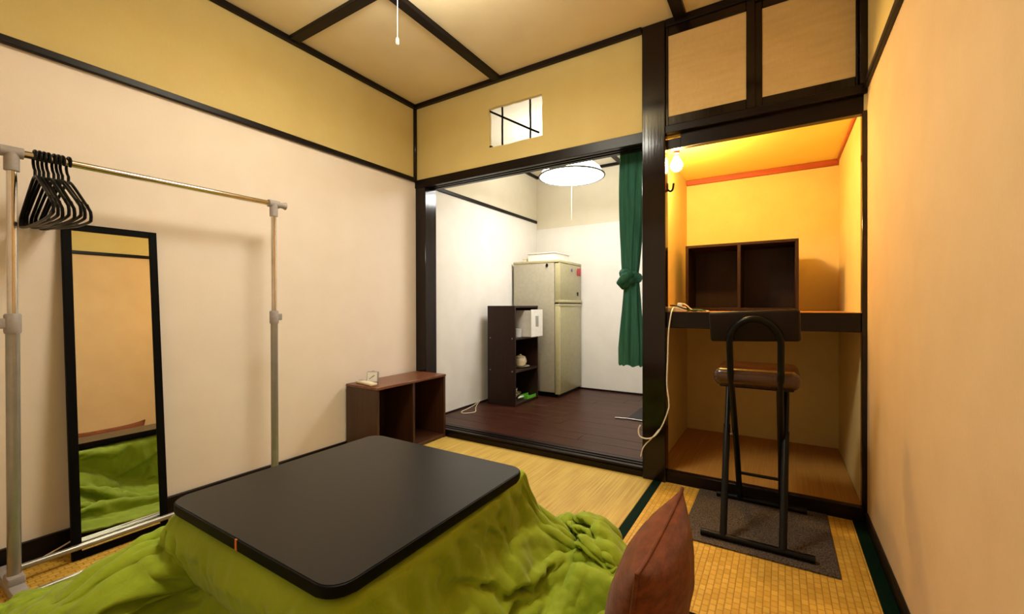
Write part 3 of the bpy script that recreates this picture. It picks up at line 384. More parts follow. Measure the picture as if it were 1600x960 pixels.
361,13,21,18,22,21,21,21,19,17,16,17,4,1,18,10,1,19,21,18,16,17,17,7,7,19,20,11,18,20,7,18,8,-5,-12,-5,-2,-1,1,4,14,20,20,19,19,19,20,19,19,19,20,19,19,19,19,20,19,19,19,20,19,19,19,20,19,19,19,19,20,19,19,19,20,19,19,19,20,19,19,20,16,11,2,2,-4,-1,2,-9,3,11,9,11,14,0,3,18,14,-8,1,17,17,17,12,20,21,15,16,14,4,21,9,0,11,7,10,17,14,19,
361,14,21,17,22,21,20,21,19,17,16,17,4,3,18,8,3,20,21,14,19,18,20,11,5,14,20,18,13,23,14,10,-10,5,-4,-7,0,0,0,1,13,19,19,19,19,19,20,19,19,19,20,19,19,19,19,20,19,19,19,20,19,19,19,20,19,19,19,19,20,19,19,19,20,19,19,19,20,19,19,20,16,11,9,-1,2,2,-1,-6,-11,16,6,9,14,1,4,19,14,-10,-1,16,17,10,18,20,17,12,23,15,4,20,8,0,10,19,0,5,18,17,
362,14,21,16,22,21,20,21,18,17,16,17,4,3,18,8,5,20,20,14,19,18,21,8,7,17,21,13,21,21,13,4,-11,-3,8,3,1,1,1,-1,3,16,20,19,19,19,20,19,19,19,20,19,19,19,19,20,19,19,19,20,19,19,19,20,19,19,19,19,20,19,19,19,20,19,19,19,20,19,19,18,18,7,0,7,6,4,2,-2,-15,14,9,4,13,3,5,21,11,-12,1,14,14,10,18,19,11,22,20,11,10,16,2,4,15,17,12,-7,12,19,
363,15,21,15,22,20,21,20,18,16,17,17,3,3,19,6,8,20,18,15,19,17,22,7,9,21,15,21,17,21,11,0,-7,-7,0,9,2,1,2,-2,9,15,19,19,19,19,20,19,19,19,20,19,19,19,19,20,19,19,19,20,19,19,19,20,19,19,19,19,20,19,19,19,20,19,19,19,20,19,19,20,16,6,4,-2,0,7,1,13,-13,2,16,5,7,6,9,19,8,-12,1,17,7,14,14,19,14,20,20,8,15,10,-2,10,15,13,12,8,2,16,
364,16,21,14,22,21,20,19,17,17,17,16,2,7,19,3,12,20,15,15,19,18,22,7,11,22,15,20,18,19,9,-5,-9,-5,-1,4,0,2,2,8,9,16,20,19,19,19,20,19,19,19,20,19,19,19,19,20,19,19,19,20,19,19,19,20,19,19,19,19,20,19,19,19,20,19,19,19,20,19,19,19,18,11,1,-2,-1,3,3,10,5,-13,13,13,7,5,10,16,4,-9,2,16,10,12,11,17,15,20,20,6,15,8,1,11,9,12,13,16,-6,20,
364,18,21,13,22,21,20,17,17,18,17,15,2,11,16,3,15,20,13,16,18,19,22,9,11,22,13,21,19,16,4,-3,-6,-5,0,0,1,3,4,3,12,17,19,19,19,19,20,19,19,19,20,19,19,19,19,20,19,19,19,20,19,19,19,20,19,19,19,19,20,19,19,19,20,19,19,19,20,19,19,20,17,4,7,3,3,8,4,-6,11,-4,3,8,15,10,6,14,-2,-8,4,15,13,9,14,19,4,23,17,3,20,12,0,7,14,13,8,8,-1,21,
365,18,21,14,21,20,19,18,17,17,15,16,4,15,12,4,19,19,9,19,17,18,23,12,12,20,13,20,19,11,-1,6,-2,-5,-1,2,3,4,1,1,9,15,19,19,19,19,20,19,19,19,20,19,19,19,19,20,19,19,19,20,19,19,19,20,19,19,19,19,20,19,19,19,20,19,19,19,20,19,19,19,19,7,-3,7,7,11,7,-2,1,11,-8,2,8,17,13,10,-7,-6,9,13,12,10,14,14,10,16,15,7,20,15,6,5,10,12,15,1,-3,12,
365,19,20,17,21,19,18,17,17,14,13,14,12,17,5,12,21,16,8,20,14,20,25,13,12,20,12,20,18,6,-3,3,3,1,-4,-1,6,6,1,-1,7,16,19,19,19,19,20,19,19,19,20,19,19,19,19,20,19,19,19,20,19,19,19,20,19,19,19,19,20,19,19,19,20,19,19,19,20,19,19,19,17,11,-3,2,9,8,10,7,4,6,2,-10,3,12,20,11,-11,-5,9,15,15,10,14,13,10,11,14,15,15,12,14,7,11,6,13,10,-2,-9,
365,20,20,18,21,20,19,17,15,13,11,13,14,15,7,18,20,14,9,19,12,21,27,14,12,20,11,19,17,1,1,2,2,3,-1,-3,0,5,6,-1,8,15,19,19,19,19,20,19,19,19,20,19,19,19,19,20,19,19,19,20,19,19,19,20,19,19,19,19,20,19,19,19,20,19,19,19,20,19,19,20,15,11,1,0,7,1,6,10,13,2,15,-4,-4,5,16,11,-10,-2,15,8,11,16,10,17,12,6,15,16,16,12,15,13,15,3,-4,7,12,-6,
365,20,20,18,20,21,21,15,16,14,14,8,12,16,11,20,20,7,14,18,11,23,26,15,13,20,11,19,16,4,2,3,1,1,-3,-3,3,3,-2,4,6,16,19,19,19,19,20,19,19,19,20,19,19,19,19,20,19,19,19,20,19,19,19,20,19,19,19,19,20,19,19,19,20,19,19,19,20,19,19,19,18,8,4,5,0,0,2,10,4,14,17,8,0,-5,4,14,-7,-4,17,15,8,11,14,17,9,10,16,12,17,15,15,16,17,8,-12,-10,11,14,
365,20,19,19,19,21,20,20,15,14,12,9,15,8,17,21,18,5,18,16,12,24,25,15,14,20,10,19,12,11,-1,1,2,-1,1,1,0,-2,2,-2,9,16,19,19,19,19,20,19,19,19,20,19,19,19,19,20,19,19,19,20,19,19,19,20,19,19,19,19,20,19,19,19,20,19,19,19,20,19,19,19,20,6,-1,12,3,-5,6,-1,3,13,15,13,13,0,-10,10,4,-4,14,20,12,4,15,15,14,10,13,13,14,18,15,15,18,12,-9,-18,7,7,
365,20,18,20,19,20,21,19,18,17,6,12,15,7,18,22,13,7,21,14,14,24,25,18,12,17,9,19,17,8,0,-2,0,2,3,0,0,-1,-3,3,5,16,20,19,19,19,20,19,19,19,20,19,19,19,19,20,19,19,19,20,19,19,19,20,19,19,19,19,20,19,19,19,20,19,19,19,20,19,19,20,15,9,6,2,11,2,-7,6,4,3,16,18,14,7,-14,2,13,-2,7,20,18,3,14,15,10,15,13,13,15,14,12,17,20,15,-6,-15,-14,11,
365,19,19,20,18,21,21,18,18,14,9,16,9,14,17,21,7,15,21,11,18,24,23,21,9,14,15,13,20,4,4,0,-1,-2,2,2,-3,-4,2,-1,11,15,19,19,19,19,20,19,19,19,20,19,19,19,19,20,19,19,19,20,19,19,19,20,19,19,19,19,20,19,19,19,20,19,19,19,20,19,19,20,17,5,3,10,0,11,6,-5,-2,16,17,10,14,11,-5,-9,9,10,2,14,13,14,12,14,13,3,17,16,17,14,12,16,20,18,-2,-16,-22,-3,
369,17,16,20,20,21,20,17,18,12,15,16,6,13,20,21,5,20,18,10,21,24,21,20,15,9,15,15,12,15,1,0,0,-2,-1,-4,-5,4,-1,2,8,16,19,19,19,19,20,19,19,19,20,19,19,19,19,20,19,19,19,20,19,19,19,20,19,19,19,19,20,19,19,19,20,19,19,19,20,19,19,20,20,11,6,-6,-5,8,17,11,1,-2,20,15,8,6,8,-9,-3,16,-2,12,20,7,16,15,15,10,2,18,19,19,12,15,20,20,1,-20,-20,-9,
375,15,11,21,19,22,19,16,17,13,16,12,10,14,22,23,2,23,14,12,22,23,20,19,20,6,14,9,23,2,2,-3,-5,-1,-1,1,6,6,0,-6,10,16,19,19,19,19,20,19,19,19,20,19,19,19,19,20,19,19,19,20,19,19,19,20,19,19,19,19,20,19,19,19,20,19,19,19,20,19,19,18,18,8,7,-2,7,8,1,-1,8,15,14,14,3,9,-3,6,11,-2,7,7,17,17,10,13,13,15,9,8,18,20,16,14,20,22,7,-19,-21,-15,
384,11,13,12,20,21,19,15,17,14,18,7,13,23,25,8,9,21,11,17,22,22,20,17,16,14,14,8,23,-2,-7,-6,-1,2,5,3,-1,-3,0,10,9,16,19,19,19,19,20,19,19,19,20,19,19,19,19,20,19,19,19,20,19,19,19,20,19,19,19,19,20,19,19,19,20,19,19,19,20,19,19,20,12,12,6,4,13,12,4,-3,-6,18,13,11,7,-1,2,21,7,-12,1,13,15,17,16,13,11,11,16,12,10,21,20,14,17,22,13,-16,-22,-20,
395,6,14,5,19,19,19,15,17,17,17,7,17,26,22,8,7,20,12,19,21,20,19,17,19,17,6,16,19,-13,-8,0,-1,0,1,2,2,6,7,1,12,15,19,19,19,19,20,19,19,19,20,19,19,19,19,20,19,19,19,20,19,19,19,20,19,19,19,19,20,19,19,19,20,19,19,19,20,19,19,19,12,12,13,9,5,-1,4,11,-8,15,12,-5,9,6,6,23,11,-10,0,16,10,16,16,14,15,14,9,18,15,14,20,15,16,22,19,-13,-24,-22,
403,6,15,-1,14,19,19,16,17,20,13,11,19,26,19,0,17,17,13,21,19,18,20,19,19,11,13,18,15,-11,-8,8,1,1,0,1,3,5,2,0,4,16,20,19,19,19,20,19,19,19,20,19,19,19,19,20,19,19,19,20,19,19,19,20,19,19,19,19,20,19,19,19,20,19,19,19,20,19,19,16,12,14,11,4,0,7,9,-2,13,1,16,-6,1,8,12,20,17,-5,-3,16,8,16,17,13,15,15,9,18,18,16,19,16,16,20,23,-11,-23,-21,
408,9,15,3,2,18,19,17,17,18,14,16,18,26,10,3,21,15,17,17,19,18,20,17,18,16,16,14,13,-12,0,6,6,-2,-2,5,4,-1,-2,-2,10,15,19,19,19,19,20,19,19,19,20,19,19,19,19,20,19,19,19,20,19,19,19,20,19,19,19,19,20,19,19,19,20,19,19,19,20,19,19,15,10,9,6,2,10,13,2,-2,4,14,15,2,-4,14,9,12,17,6,-4,11,14,11,18,15,10,15,11,16,16,21,21,21,16,16,19,-7,-17,-21,
415,12,13,8,-2,10,18,19,16,16,16,20,16,25,-1,10,21,16,16,16,18,19,18,18,20,18,18,12,13,-9,6,3,2,-1,1,3,-2,-6,-4,7,9,16,19,19,19,19,20,19,19,19,20,19,19,19,19,20,19,19,19,20,19,19,19,20,19,19,19,19,20,19,19,19,20,19,19,19,20,19,19,17,14,11,8,-4,2,3,8,1,-1,16,14,12,-2,10,12,12,10,11,4,7,16,10,16,9,18,10,13,18,16,19,20,20,20,18,13,-9,-6,-20,
422,15,11,12,-2,0,18,19,16,14,18,21,16,22,-7,15,19,15,13,18,16,19,18,21,22,18,18,16,10,-2,4,-1,0,4,1,-2,-6,-3,3,4,9,15,19,19,19,19,20,19,19,19,20,19,19,19,19,20,19,19,19,20,19,19,19,20,19,19,19,19,20,19,19,19,20,19,19,19,20,19,19,18,12,6,15,4,3,-7,-5,5,8,9,14,18,11,6,11,6,8,13,9,5,14,12,13,12,13,13,17,18,15,16,19,18,21,20,11,-10,1,-15,
434,3,17,13,0,-3,13,21,16,12,20,18,18,19,-12,21,18,8,17,15,17,19,20,23,23,17,18,16,6,7,-2,-6,5,1,0,-2,0,4,4,-1,6,16,19,19,19,19,20,19,19,19,20,19,19,19,19,20,19,19,19,20,19,19,19,20,19,19,19,19,20,19,19,19,20,19,19,19,20,19,19,17,14,10,6,7,-2,-4,1,13,9,9,10,13,14,11,6,3,5,12,14,9,9,9,13,15,12,15,19,19,14,11,19,19,22,22,10,-6,-3,-8,
443,-6,16,12,3,-2,13,22,15,14,19,15,19,16,-13,21,18,7,16,15,16,20,24,25,22,17,17,16,-3,6,2,-1,-4,-2,-1,0,7,7,3,1,9,15,19,19,19,19,20,19,19,19,20,19,19,19,19,20,19,19,19,20,19,19,19,20,19,19,19,19,20,19,19,19,20,19,19,19,20,19,19,15,10,14,2,0,0,7,14,17,4,4,6,7,10,18,15,6,2,6,14,14,4,10,15,14,12,12,18,17,18,14,13,18,21,25,18,3,-7,-8,
428,12,13,9,1,-2,20,20,16,10,19,15,22,10,-4,21,7,12,16,13,17,21,24,24,23,19,16,16,0,-7,0,5,-3,-5,2,-1,6,8,9,4,8,15,21,19,20,19,19,20,19,18,21,18,19,19,19,20,19,20,19,19,19,19,19,20,17,18,20,21,21,17,18,19,17,20,19,20,18,19,20,13,7,18,10,2,3,1,5,21,12,6,5,7,7,10,19,16,1,0,14,11,10,9,8,17,13,7,15,17,20,20,13,11,17,25,20,11,8,-3,
416,13,20,9,5,1,15,18,19,14,14,19,18,-6,3,25,8,11,16,12,18,20,23,24,22,19,17,19,8,-10,-11,4,4,-1,4,5,8,6,10,7,2,14,20,19,21,20,19,21,18,19,19,19,17,18,19,20,20,20,19,21,20,20,17,17,16,19,22,21,20,20,16,18,19,19,18,19,18,18,17,16,14,11,9,10,9,-1,-6,11,17,14,13,7,13,8,7,12,8,10,11,5,6,8,5,19,13,8,15,19,17,19,15,7,15,20,17,12,16,12,
414,10,17,15,9,4,9,15,20,17,15,17,15,-1,-7,10,16,14,18,14,18,19,22,23,20,20,18,21,15,-12,-7,14,5,2,2,9,6,2,8,5,5,11,18,20,21,18,21,18,21,20,18,18,17,18,19,19,21,22,19,19,22,18,16,18,19,18,20,20,19,20,20,17,21,17,20,15,19,19,18,21,20,4,-3,10,11,9,0,-6,13,17,12,15,19,17,7,3,7,6,11,9,-1,12,4,20,10,13,13,21,16,16,13,11,16,15,13,6,13,15,
423,8,1,22,9,7,6,11,22,22,14,11,10,15,-4,3,9,8,17,18,17,21,21,21,21,19,16,24,21,-10,-6,18,14,-1,9,8,5,2,2,4,8,5,17,21,20,20,20,20,19,19,18,20,18,15,18,21,20,22,16,21,19,20,17,21,20,19,19,20,20,17,19,17,19,20,19,18,19,19,18,15,23,11,-6,2,11,11,12,-3,0,12,19,16,20,21,13,4,-1,-3,8,15,-2,16,6,6,11,17,17,20,19,15,13,14,17,14,12,6,13,4,
434,8,-10,21,6,9,6,10,16,22,20,13,3,13,13,5,7,6,5,15,19,22,22,16,20,18,18,25,26,-3,-8,17,17,8,12,7,5,2,2,2,7,-1,14,22,21,21,20,19,18,21,17,17,19,19,16,20,21,22,14,21,21,20,20,22,20,19,19,20,17,21,16,18,19,20,19,16,13,20,19,18,14,11,3,2,7,12,15,13,2,2,13,21,19,18,11,-1,-5,-1,2,20,0,9,5,14,14,9,17,21,22,20,14,16,15,14,15,11,7,5,
431,13,-6,13,9,9,11,8,10,18,16,20,5,11,7,18,10,10,5,11,10,20,14,15,20,19,21,26,27,3,-7,16,19,17,5,5,12,3,2,4,7,-5,8,21,22,23,21,19,19,18,18,17,20,18,19,17,19,22,20,15,21,18,21,22,23,22,20,19,20,15,18,20,20,17,15,17,18,20,20,14,8,3,12,12,2,6,17,23,12,3,4,13,19,20,14,-2,-6,-2,-2,14,5,0,3,21,18,12,18,15,19,21,17,14,9,16,16,16,12,9,
420,16,6,5,6,11,17,8,9,18,18,8,20,17,7,7,10,12,8,10,10,2,9,18,22,23,22,24,27,11,-6,16,16,17,9,5,15,12,5,4,4,1,-4,15,22,24,22,23,20,17,19,17,17,19,19,17,18,22,22,14,19,18,21,22,23,22,23,21,17,20,17,12,20,21,21,14,19,21,17,7,9,4,11,21,7,1,6,22,25,13,4,7,15,16,5,2,1,2,-3,7,11,-2,-6,21,21,17,18,12,17,21,17,10,12,12,12,18,14,15,
422,5,4,14,2,14,15,15,11,15,21,4,15,19,8,8,6,7,10,15,11,5,-2,16,24,25,20,24,23,17,-2,14,14,19,14,7,7,13,14,9,5,8,-7,2,21,23,24,23,21,22,19,18,17,17,19,20,18,17,21,17,16,19,19,23,23,22,24,23,22,16,16,15,13,18,21,22,22,19,12,4,14,9,9,16,14,7,3,12,22,19,16,5,7,12,7,3,2,0,2,7,3,7,-9,23,20,20,16,11,13,18,18,15,12,5,8,15,14,18,
429,-3,0,11,11,15,16,16,13,11,20,9,4,16,6,14,11,13,5,8,12,13,-2,6,22,23,21,20,21,21,4,10,14,17,18,16,10,5,11,13,12,14,-2,-12,20,23,24,21,22,22,21,18,17,20,20,20,22,20,16,18,18,13,18,21,21,22,22,24,22,18,19,18,17,17,16,25,19,14,13,6,11,11,11,14,15,16,12,8,11,17,19,10,-1,10,6,0,-2,5,5,10,4,1,1,18,18,19,11,18,13,16,19,18,13,7,2,9,13,19,
437,-2,-5,8,13,14,15,17,12,8,19,15,7,2,4,16,16,12,11,0,14,13,11,5,14,21,12,19,22,18,14,8,14,14,18,20,17,7,5,8,12,18,7,-12,17,22,24,23,22,21,21,21,19,18,19,19,21,22,20,19,17,18,15,16,18,21,22,23,19,22,21,18,20,20,18,19,21,16,7,9,11,17,9,8,16,20,17,16,9,6,11,8,1,6,6,2,0,3,5,15,-8,-2,16,16,16,10,12,18,21,17,17,12,9,16,13,6,7,16,
435,6,-2,2,14,15,8,15,15,7,15,16,18,-4,-3,15,15,15,14,5,6,18,15,10,9,14,15,11,20,16,14,15,14,17,17,17,16,12,11,8,11,10,10,1,10,23,23,23,23,21,22,21,22,20,18,19,17,20,20,21,18,17,13,20,18,18,22,21,19,19,23,21,16,22,25,17,16,18,12,10,9,24,16,4,8,21,22,18,5,4,2,6,3,-1,4,4,1,1,9,18,-13,-5,21,21,14,8,12,16,20,19,12,9,11,17,19,13,10,12,
425,11,9,5,15,15,3,6,15,10,15,15,20,3,-8,11,13,13,14,13,0,15,18,16,15,11,11,12,14,13,15,15,15,15,13,14,16,15,14,16,13,4,4,15,12,20,23,23,23,23,22,22,22,21,22,21,19,16,17,18,17,15,18,16,18,19,20,22,19,19,21,20,22,22,24,20,11,16,12,13,13,23,27,5,2,19,21,14,-4,10,2,4,4,-2,1,6,3,4,6,17,-8,-1,9,23,17,14,10,14,18,15,9,9,9,16,18,19,17,13,
417,9,14,12,18,17,3,-1,9,17,16,15,17,-1,1,12,11,12,9,12,8,8,15,18,19,17,13,11,3,15,16,12,15,15,12,14,16,16,16,15,11,13,3,9,18,19,22,23,22,24,25,23,21,22,23,23,23,20,16,14,17,13,17,16,16,17,19,20,21,21,21,22,24,22,24,21,13,12,11,11,16,23,29,12,2,14,17,7,-2,10,3,-1,11,-2,-2,4,8,6,2,13,3,-2,5,19,19,16,9,11,17,14,10,9,9,15,15,16,19,17,
412,8,17,16,20,16,8,-3,4,16,16,14,12,4,-2,12,15,13,12,8,13,5,10,15,21,21,17,14,1,8,18,10,15,18,13,13,14,13,14,15,10,17,10,15,13,16,21,22,23,25,25,24,23,23,23,23,23,22,20,17,11,18,12,15,17,16,19,21,19,20,23,23,24,24,22,20,16,8,14,10,17,26,25,14,6,7,10,3,0,8,4,4,8,6,1,2,4,4,0,12,11,-2,5,16,18,15,7,12,14,12,8,10,15,18,16,7,15,19,
411,11,15,20,13,17,13,0,-2,13,16,12,10,13,-4,4,15,17,14,9,17,11,4,9,18,19,20,19,11,3,14,9,14,17,13,13,13,14,14,15,12,14,14,12,18,15,21,22,23,24,25,24,23,24,23,23,24,22,22,21,14,14,14,14,16,16,20,21,20,20,21,25,25,22,21,20,15,10,11,14,19,24,15,13,11,4,6,7,3,9,0,-1,5,8,6,7,0,-4,0,16,13,8,-6,16,16,12,4,16,15,9,9,12,15,17,21,8,10,14,
411,18,10,21,8,14,15,7,-1,8,16,13,3,14,9,3,8,15,9,11,19,17,9,5,10,16,19,22,17,10,10,12,11,12,13,13,13,15,17,15,12,12,15,14,12,18,20,21,22,25,25,24,24,25,24,22,24,23,22,20,19,16,12,16,17,16,17,20,22,22,20,24,25,23,21,19,16,10,12,14,17,23,16,7,10,8,5,2,9,11,-4,-3,3,5,8,11,4,-5,-6,14,16,14,-13,15,9,13,12,15,15,4,10,18,13,12,19,17,14,10,
411,17,14,14,14,6,17,11,6,4,15,11,3,7,16,11,8,10,9,11,13,15,16,11,7,9,14,21,18,14,15,16,11,12,10,8,13,18,17,16,14,13,16,17,11,19,14,19,21,23,24,25,25,24,23,25,24,23,22,20,20,20,14,12,19,18,18,19,21,21,22,24,24,22,21,20,19,15,14,9,14,21,17,6,3,6,5,1,10,6,7,3,3,-3,3,11,7,3,-5,9,16,15,-8,7,7,10,18,18,14,2,3,19,19,15,11,16,16,20,
413,9,20,10,11,7,17,11,10,9,12,10,12,0,14,11,16,7,12,8,8,12,17,15,13,6,5,17,19,12,18,21,15,14,12,9,9,16,17,16,16,18,17,18,15,12,18,17,19,19,21,26,24,24,23,25,24,23,22,20,19,21,17,10,20,21,18,20,23,22,23,21,25,20,19,19,19,20,18,11,8,19,16,7,1,-5,0,5,10,7,12,10,4,-8,-1,9,8,8,1,10,9,14,3,5,4,8,14,16,16,6,0,16,22,18,11,7,17,21,
415,8,21,12,3,5,14,11,12,14,8,12,10,13,5,11,15,12,13,5,10,10,11,18,17,14,1,7,18,12,19,19,19,16,13,10,10,17,17,17,14,13,16,18,18,17,18,16,13,20,24,23,25,25,24,24,24,22,22,20,20,17,14,18,21,22,22,21,20,24,24,24,21,20,19,18,18,19,17,17,10,13,15,8,-6,-7,-1,6,9,11,7,11,10,-3,-4,7,8,8,3,12,6,7,10,8,6,8,13,14,14,6,4,9,16,22,21,6,8,16,
425,1,12,20,12,3,2,6,15,18,11,7,11,11,14,12,10,16,10,4,14,11,5,13,16,20,9,6,14,8,16,17,16,19,18,11,8,17,17,18,15,13,12,18,18,18,15,17,18,23,22,23,25,26,25,24,22,20,17,18,18,17,19,20,23,23,25,24,24,24,24,23,21,18,17,18,19,19,18,13,10,12,12,11,0,-8,2,5,9,1,4,9,6,5,-4,5,11,9,6,13,7,8,8,8,8,6,13,15,9,1,2,11,18,20,18,22,9,9,
428,12,-5,12,19,15,5,-4,8,15,17,10,1,19,17,15,14,7,11,11,8,12,10,6,11,16,18,15,13,3,22,9,16,17,17,14,9,15,14,11,12,15,19,19,17,16,15,19,20,23,24,24,24,24,23,24,23,21,20,17,18,15,20,22,23,25,25,21,22,23,23,22,24,20,19,12,17,18,19,19,14,5,6,12,10,4,-3,7,8,3,-7,-3,4,4,2,8,9,10,12,17,9,4,10,14,2,7,13,15,16,5,1,7,13,16,16,19,23,13,
407,17,13,2,17,17,13,-1,5,21,11,16,11,7,13,15,12,16,12,8,12,6,13,14,4,4,11,20,19,15,10,15,11,18,16,13,13,11,16,19,8,14,20,19,16,14,16,20,21,23,23,23,21,21,22,22,22,20,19,18,19,21,23,23,24,25,25,25,18,18,20,23,22,20,19,17,13,20,21,18,15,6,-2,4,11,8,-5,4,10,-2,-3,-3,4,2,5,9,11,11,12,17,18,11,9,1,12,10,13,18,15,9,8,7,13,3,12,18,20,21,
397,10,15,8,18,14,13,8,8,19,18,15,19,12,4,18,10,13,9,12,10,12,3,7,17,11,8,11,18,13,17,8,15,14,13,18,13,11,16,14,16,15,16,16,18,17,16,15,22,24,26,25,21,19,19,19,20,19,20,19,21,23,23,24,24,26,26,25,25,19,17,18,17,17,18,16,18,18,18,15,13,7,0,3,7,9,-1,0,5,7,3,5,3,7,4,6,10,10,14,13,16,14,0,13,14,1,16,16,11,8,19,18,13,1,1,15,22,11,
384,8,19,16,16,11,14,10,13,22,17,19,9,14,18,12,13,10,11,6,10,6,9,7,14,17,14,10,11,14,15,12,14,10,16,14,16,17,12,13,11,15,14,16,16,17,17,20,22,24,25,25,25,22,17,19,19,18,19,17,21,23,23,25,26,26,27,25,24,23,22,17,19,16,13,15,16,16,16,10,5,7,5,8,3,6,2,6,8,4,6,9,4,2,0,10,11,11,11,16,14,2,13,11,7,12,13,11,8,12,15,21,13,1,13,7,19,21,
368,14,19,16,17,14,12,15,15,18,21,19,9,14,16,16,13,13,6,11,7,9,7,8,9,16,19,16,10,14,10,15,11,16,13,17,15,16,15,10,13,12,16,17,10,17,18,20,21,23,23,24,25,24,21,20,19,18,18,16,19,22,24,26,27,26,27,26,25,20,22,16,17,18,16,16,14,16,14,9,12,7,1,8,3,2,5,8,7,3,2,8,3,1,7,7,11,11,11,16,13,11,9,5,15,1,17,11,4,10,21,15,6,11,17,8,16,20,
353,21,19,14,19,16,11,13,18,21,21,14,16,13,13,15,15,16,6,10,9,7,6,8,10,14,18,19,18,6,17,5,18,15,15,16,18,17,12,12,13,15,12,17,16,12,15,19,22,23,22,24,24,23,23,21,20,19,20,16,18,20,23,26,27,28,27,26,25,22,20,19,9,12,15,16,15,15,17,16,12,12,7,8,4,-5,-6,3,2,0,5,6,4,4,11,11,11,9,9,12,11,10,11,14,12,5,10,6,11,20,16,7,10,14,14,16,13,16,
344,20,20,16,18,15,12,19,19,20,18,16,14,10,17,15,13,17,12,8,9,8,7,6,10,14,18,14,18,14,16,9,16,12,14,17,18,17,14,14,14,12,17,17,14,16,12,16,21,23,23,23,23,24,22,21,21,19,20,18,19,19,21,25,28,27,28,25,25,23,23,16,18,9,11,15,15,15,16,15,12,11,9,6,0,-5,-3,1,-3,4,7,1,1,6,12,9,8,6,8,12,12,12,15,10,12,11,7,11,16,20,13,7,18,16,10,11,13,6,
345,12,19,17,16,16,14,19,19,19,19,20,10,14,15,13,14,14,16,12,9,12,9,5,9,14,17,11,15,13,15,17,14,16,11,16,16,17,15,16,14,14,16,19,16,15,15,14,18,21,23,23,22,23,23,22,21,20,19,18,20,19,22,24,27,26,25,25,24,24,23,21,19,16,11,14,14,16,15,12,7,8,8,2,6,6,6,0,1,5,7,-3,-7,-2,4,4,5,5,7,12,14,15,16,8,10,14,16,13,10,17,21,13,12,10,10,14,4,6,
343,13,17,15,15,17,16,17,16,20,21,19,16,14,14,12,14,14,16,12,8,12,13,11,8,12,18,14,11,16,15,15,15,13,13,13,14,17,15,15,17,18,14,15,21,14,18,16,15,20,20,22,22,23,23,23,22,21,20,18,20,20,21,23,26,25,24,24,26,23,22,20,20,20,15,15,15,16,14,8,7,6,8,4,2,6,8,-1,2,7,6,-5,1,3,-2,-3,-1,5,9,11,12,13,17,12,11,8,12,18,15,17,17,17,6,10,12,6,7,7,
333,18,18,16,14,13,18,17,17,21,22,21,16,15,14,13,11,14,16,13,10,10,11,16,13,13,13,17,16,10,16,16,16,12,11,12,12,14,16,17,16,17,18,16,18,15,19,18,18,19,19,20,20,22,23,24,22,22,21,20,19,18,21,21,26,26,25,24,23,23,22,22,20,19,19,16,19,17,15,9,9,7,6,7,0,-2,-1,-7,-5,4,8,0,9,11,7,0,-3,-1,7,12,3,12,17,9,15,12,7,11,18,19,17,12,5,12,9,9,4,8,
329,13,21,17,15,15,14,19,18,21,22,23,15,18,15,13,13,8,14,13,12,10,14,16,14,15,15,12,19,14,11,14,14,15,13,11,13,13,13,17,17,16,18,20,18,19,17,17,19,22,18,18,19,20,23,23,24,22,22,21,19,19,20,20,23,25,26,25,23,21,21,20,19,21,22,20,21,19,18,15,12,7,3,3,-5,-6,0,-9,-11,7,8,3,-3,8,12,5,0,-4,2,13,9,14,13,15,11,6,13,10,10,18,18,11,11,6,9,10,8,4,
323,18,18,16,18,16,16,15,18,23,21,23,20,19,13,14,11,12,9,13,10,12,13,18,16,17,11,14,19,14,10,15,13,16,11,14,12,14,13,15,14,18,21,22,18,19,20,18,18,18,19,17,18,22,22,23,23,23,21,21,21,19,19,20,21,24,26,25,23,22,20,19,18,20,23,22,23,23,21,10,2,9,-1,-1,-6,-7,4,4,-3,9,8,3,-7,-1,7,9,5,-2,0,9,15,6,13,20,3,-1,13,15,14,14,14,10,10,6,12,6,13,10,
317,22,16,19,17,16,12,17,21,21,23,23,22,18,16,12,13,10,13,9,12,10,15,18,17,15,15,11,16,15,16,13,11,16,16,14,12,10,12,11,14,19,22,22,23,21,20,16,20,19,16,17,19,20,21,24,23,23,22,21,20,17,19,19,23,23,22,24,23,22,21,19,20,21,22,22,24,23,25,6,-12,3,1,-4,1,4,10,6,5,1,7,7,1,-2,-4,7,6,2,4,5,10,9,4,20,15,-5,1,8,16,15,13,12,8,8,7,11,13,7,
310,21,18,18,18,17,15,16,19,22,24,23,22,20,15,16,10,14,7,14,9,13,12,18,18,17,14,15,13,14,19,14,14,7,18,17,15,9,10,14,11,17,23,21,23,23,22,20,16,19,18,18,16,20,21,23,23,22,23,21,20,17,19,20,20,23,23,23,22,21,19,19,20,20,22,22,24,24,23,4,-16,0,6,-3,-1,2,10,7,5,6,6,4,1,3,1,3,4,5,4,9,3,13,13,12,17,9,-7,-2,4,12,14,14,9,8,14,2,12,12,
300,21,18,19,19,18,18,17,19,22,24,24,21,21,17,14,16,8,14,10,13,10,12,12,18,18,17,15,17,17,12,18,11,14,12,15,15,14,12,11,15,13,22,21,22,24,23,21,19,16,19,16,18,19,22,22,23,22,22,22,20,18,18,21,21,21,24,24,22,21,19,19,19,19,21,21,23,24,26,6,-18,3,7,2,-1,0,5,7,-1,-3,6,2,-3,1,7,7,-2,-1,8,13,3,11,14,15,18,17,10,-5,-9,-1,9,15,11,8,11,11,4,13,
291,21,21,16,18,19,20,20,20,22,23,24,22,21,18,17,11,16,10,12,6,14,13,11,14,17,16,18,18,19,19,12,17,12,15,12,16,13,14,15,13,14,14,22,23,23,23,23,20,17,17,16,17,19,22,23,24,22,23,21,20,21,19,20,20,22,20,22,23,21,20,20,19,20,21,22,21,20,24,16,-7,-8,6,5,0,-1,-9,-3,1,-4,5,-3,3,8,2,5,3,0,7,12,13,-1,12,15,16,19,18,10,-2,-5,-10,6,10,8,10,9,13,1,
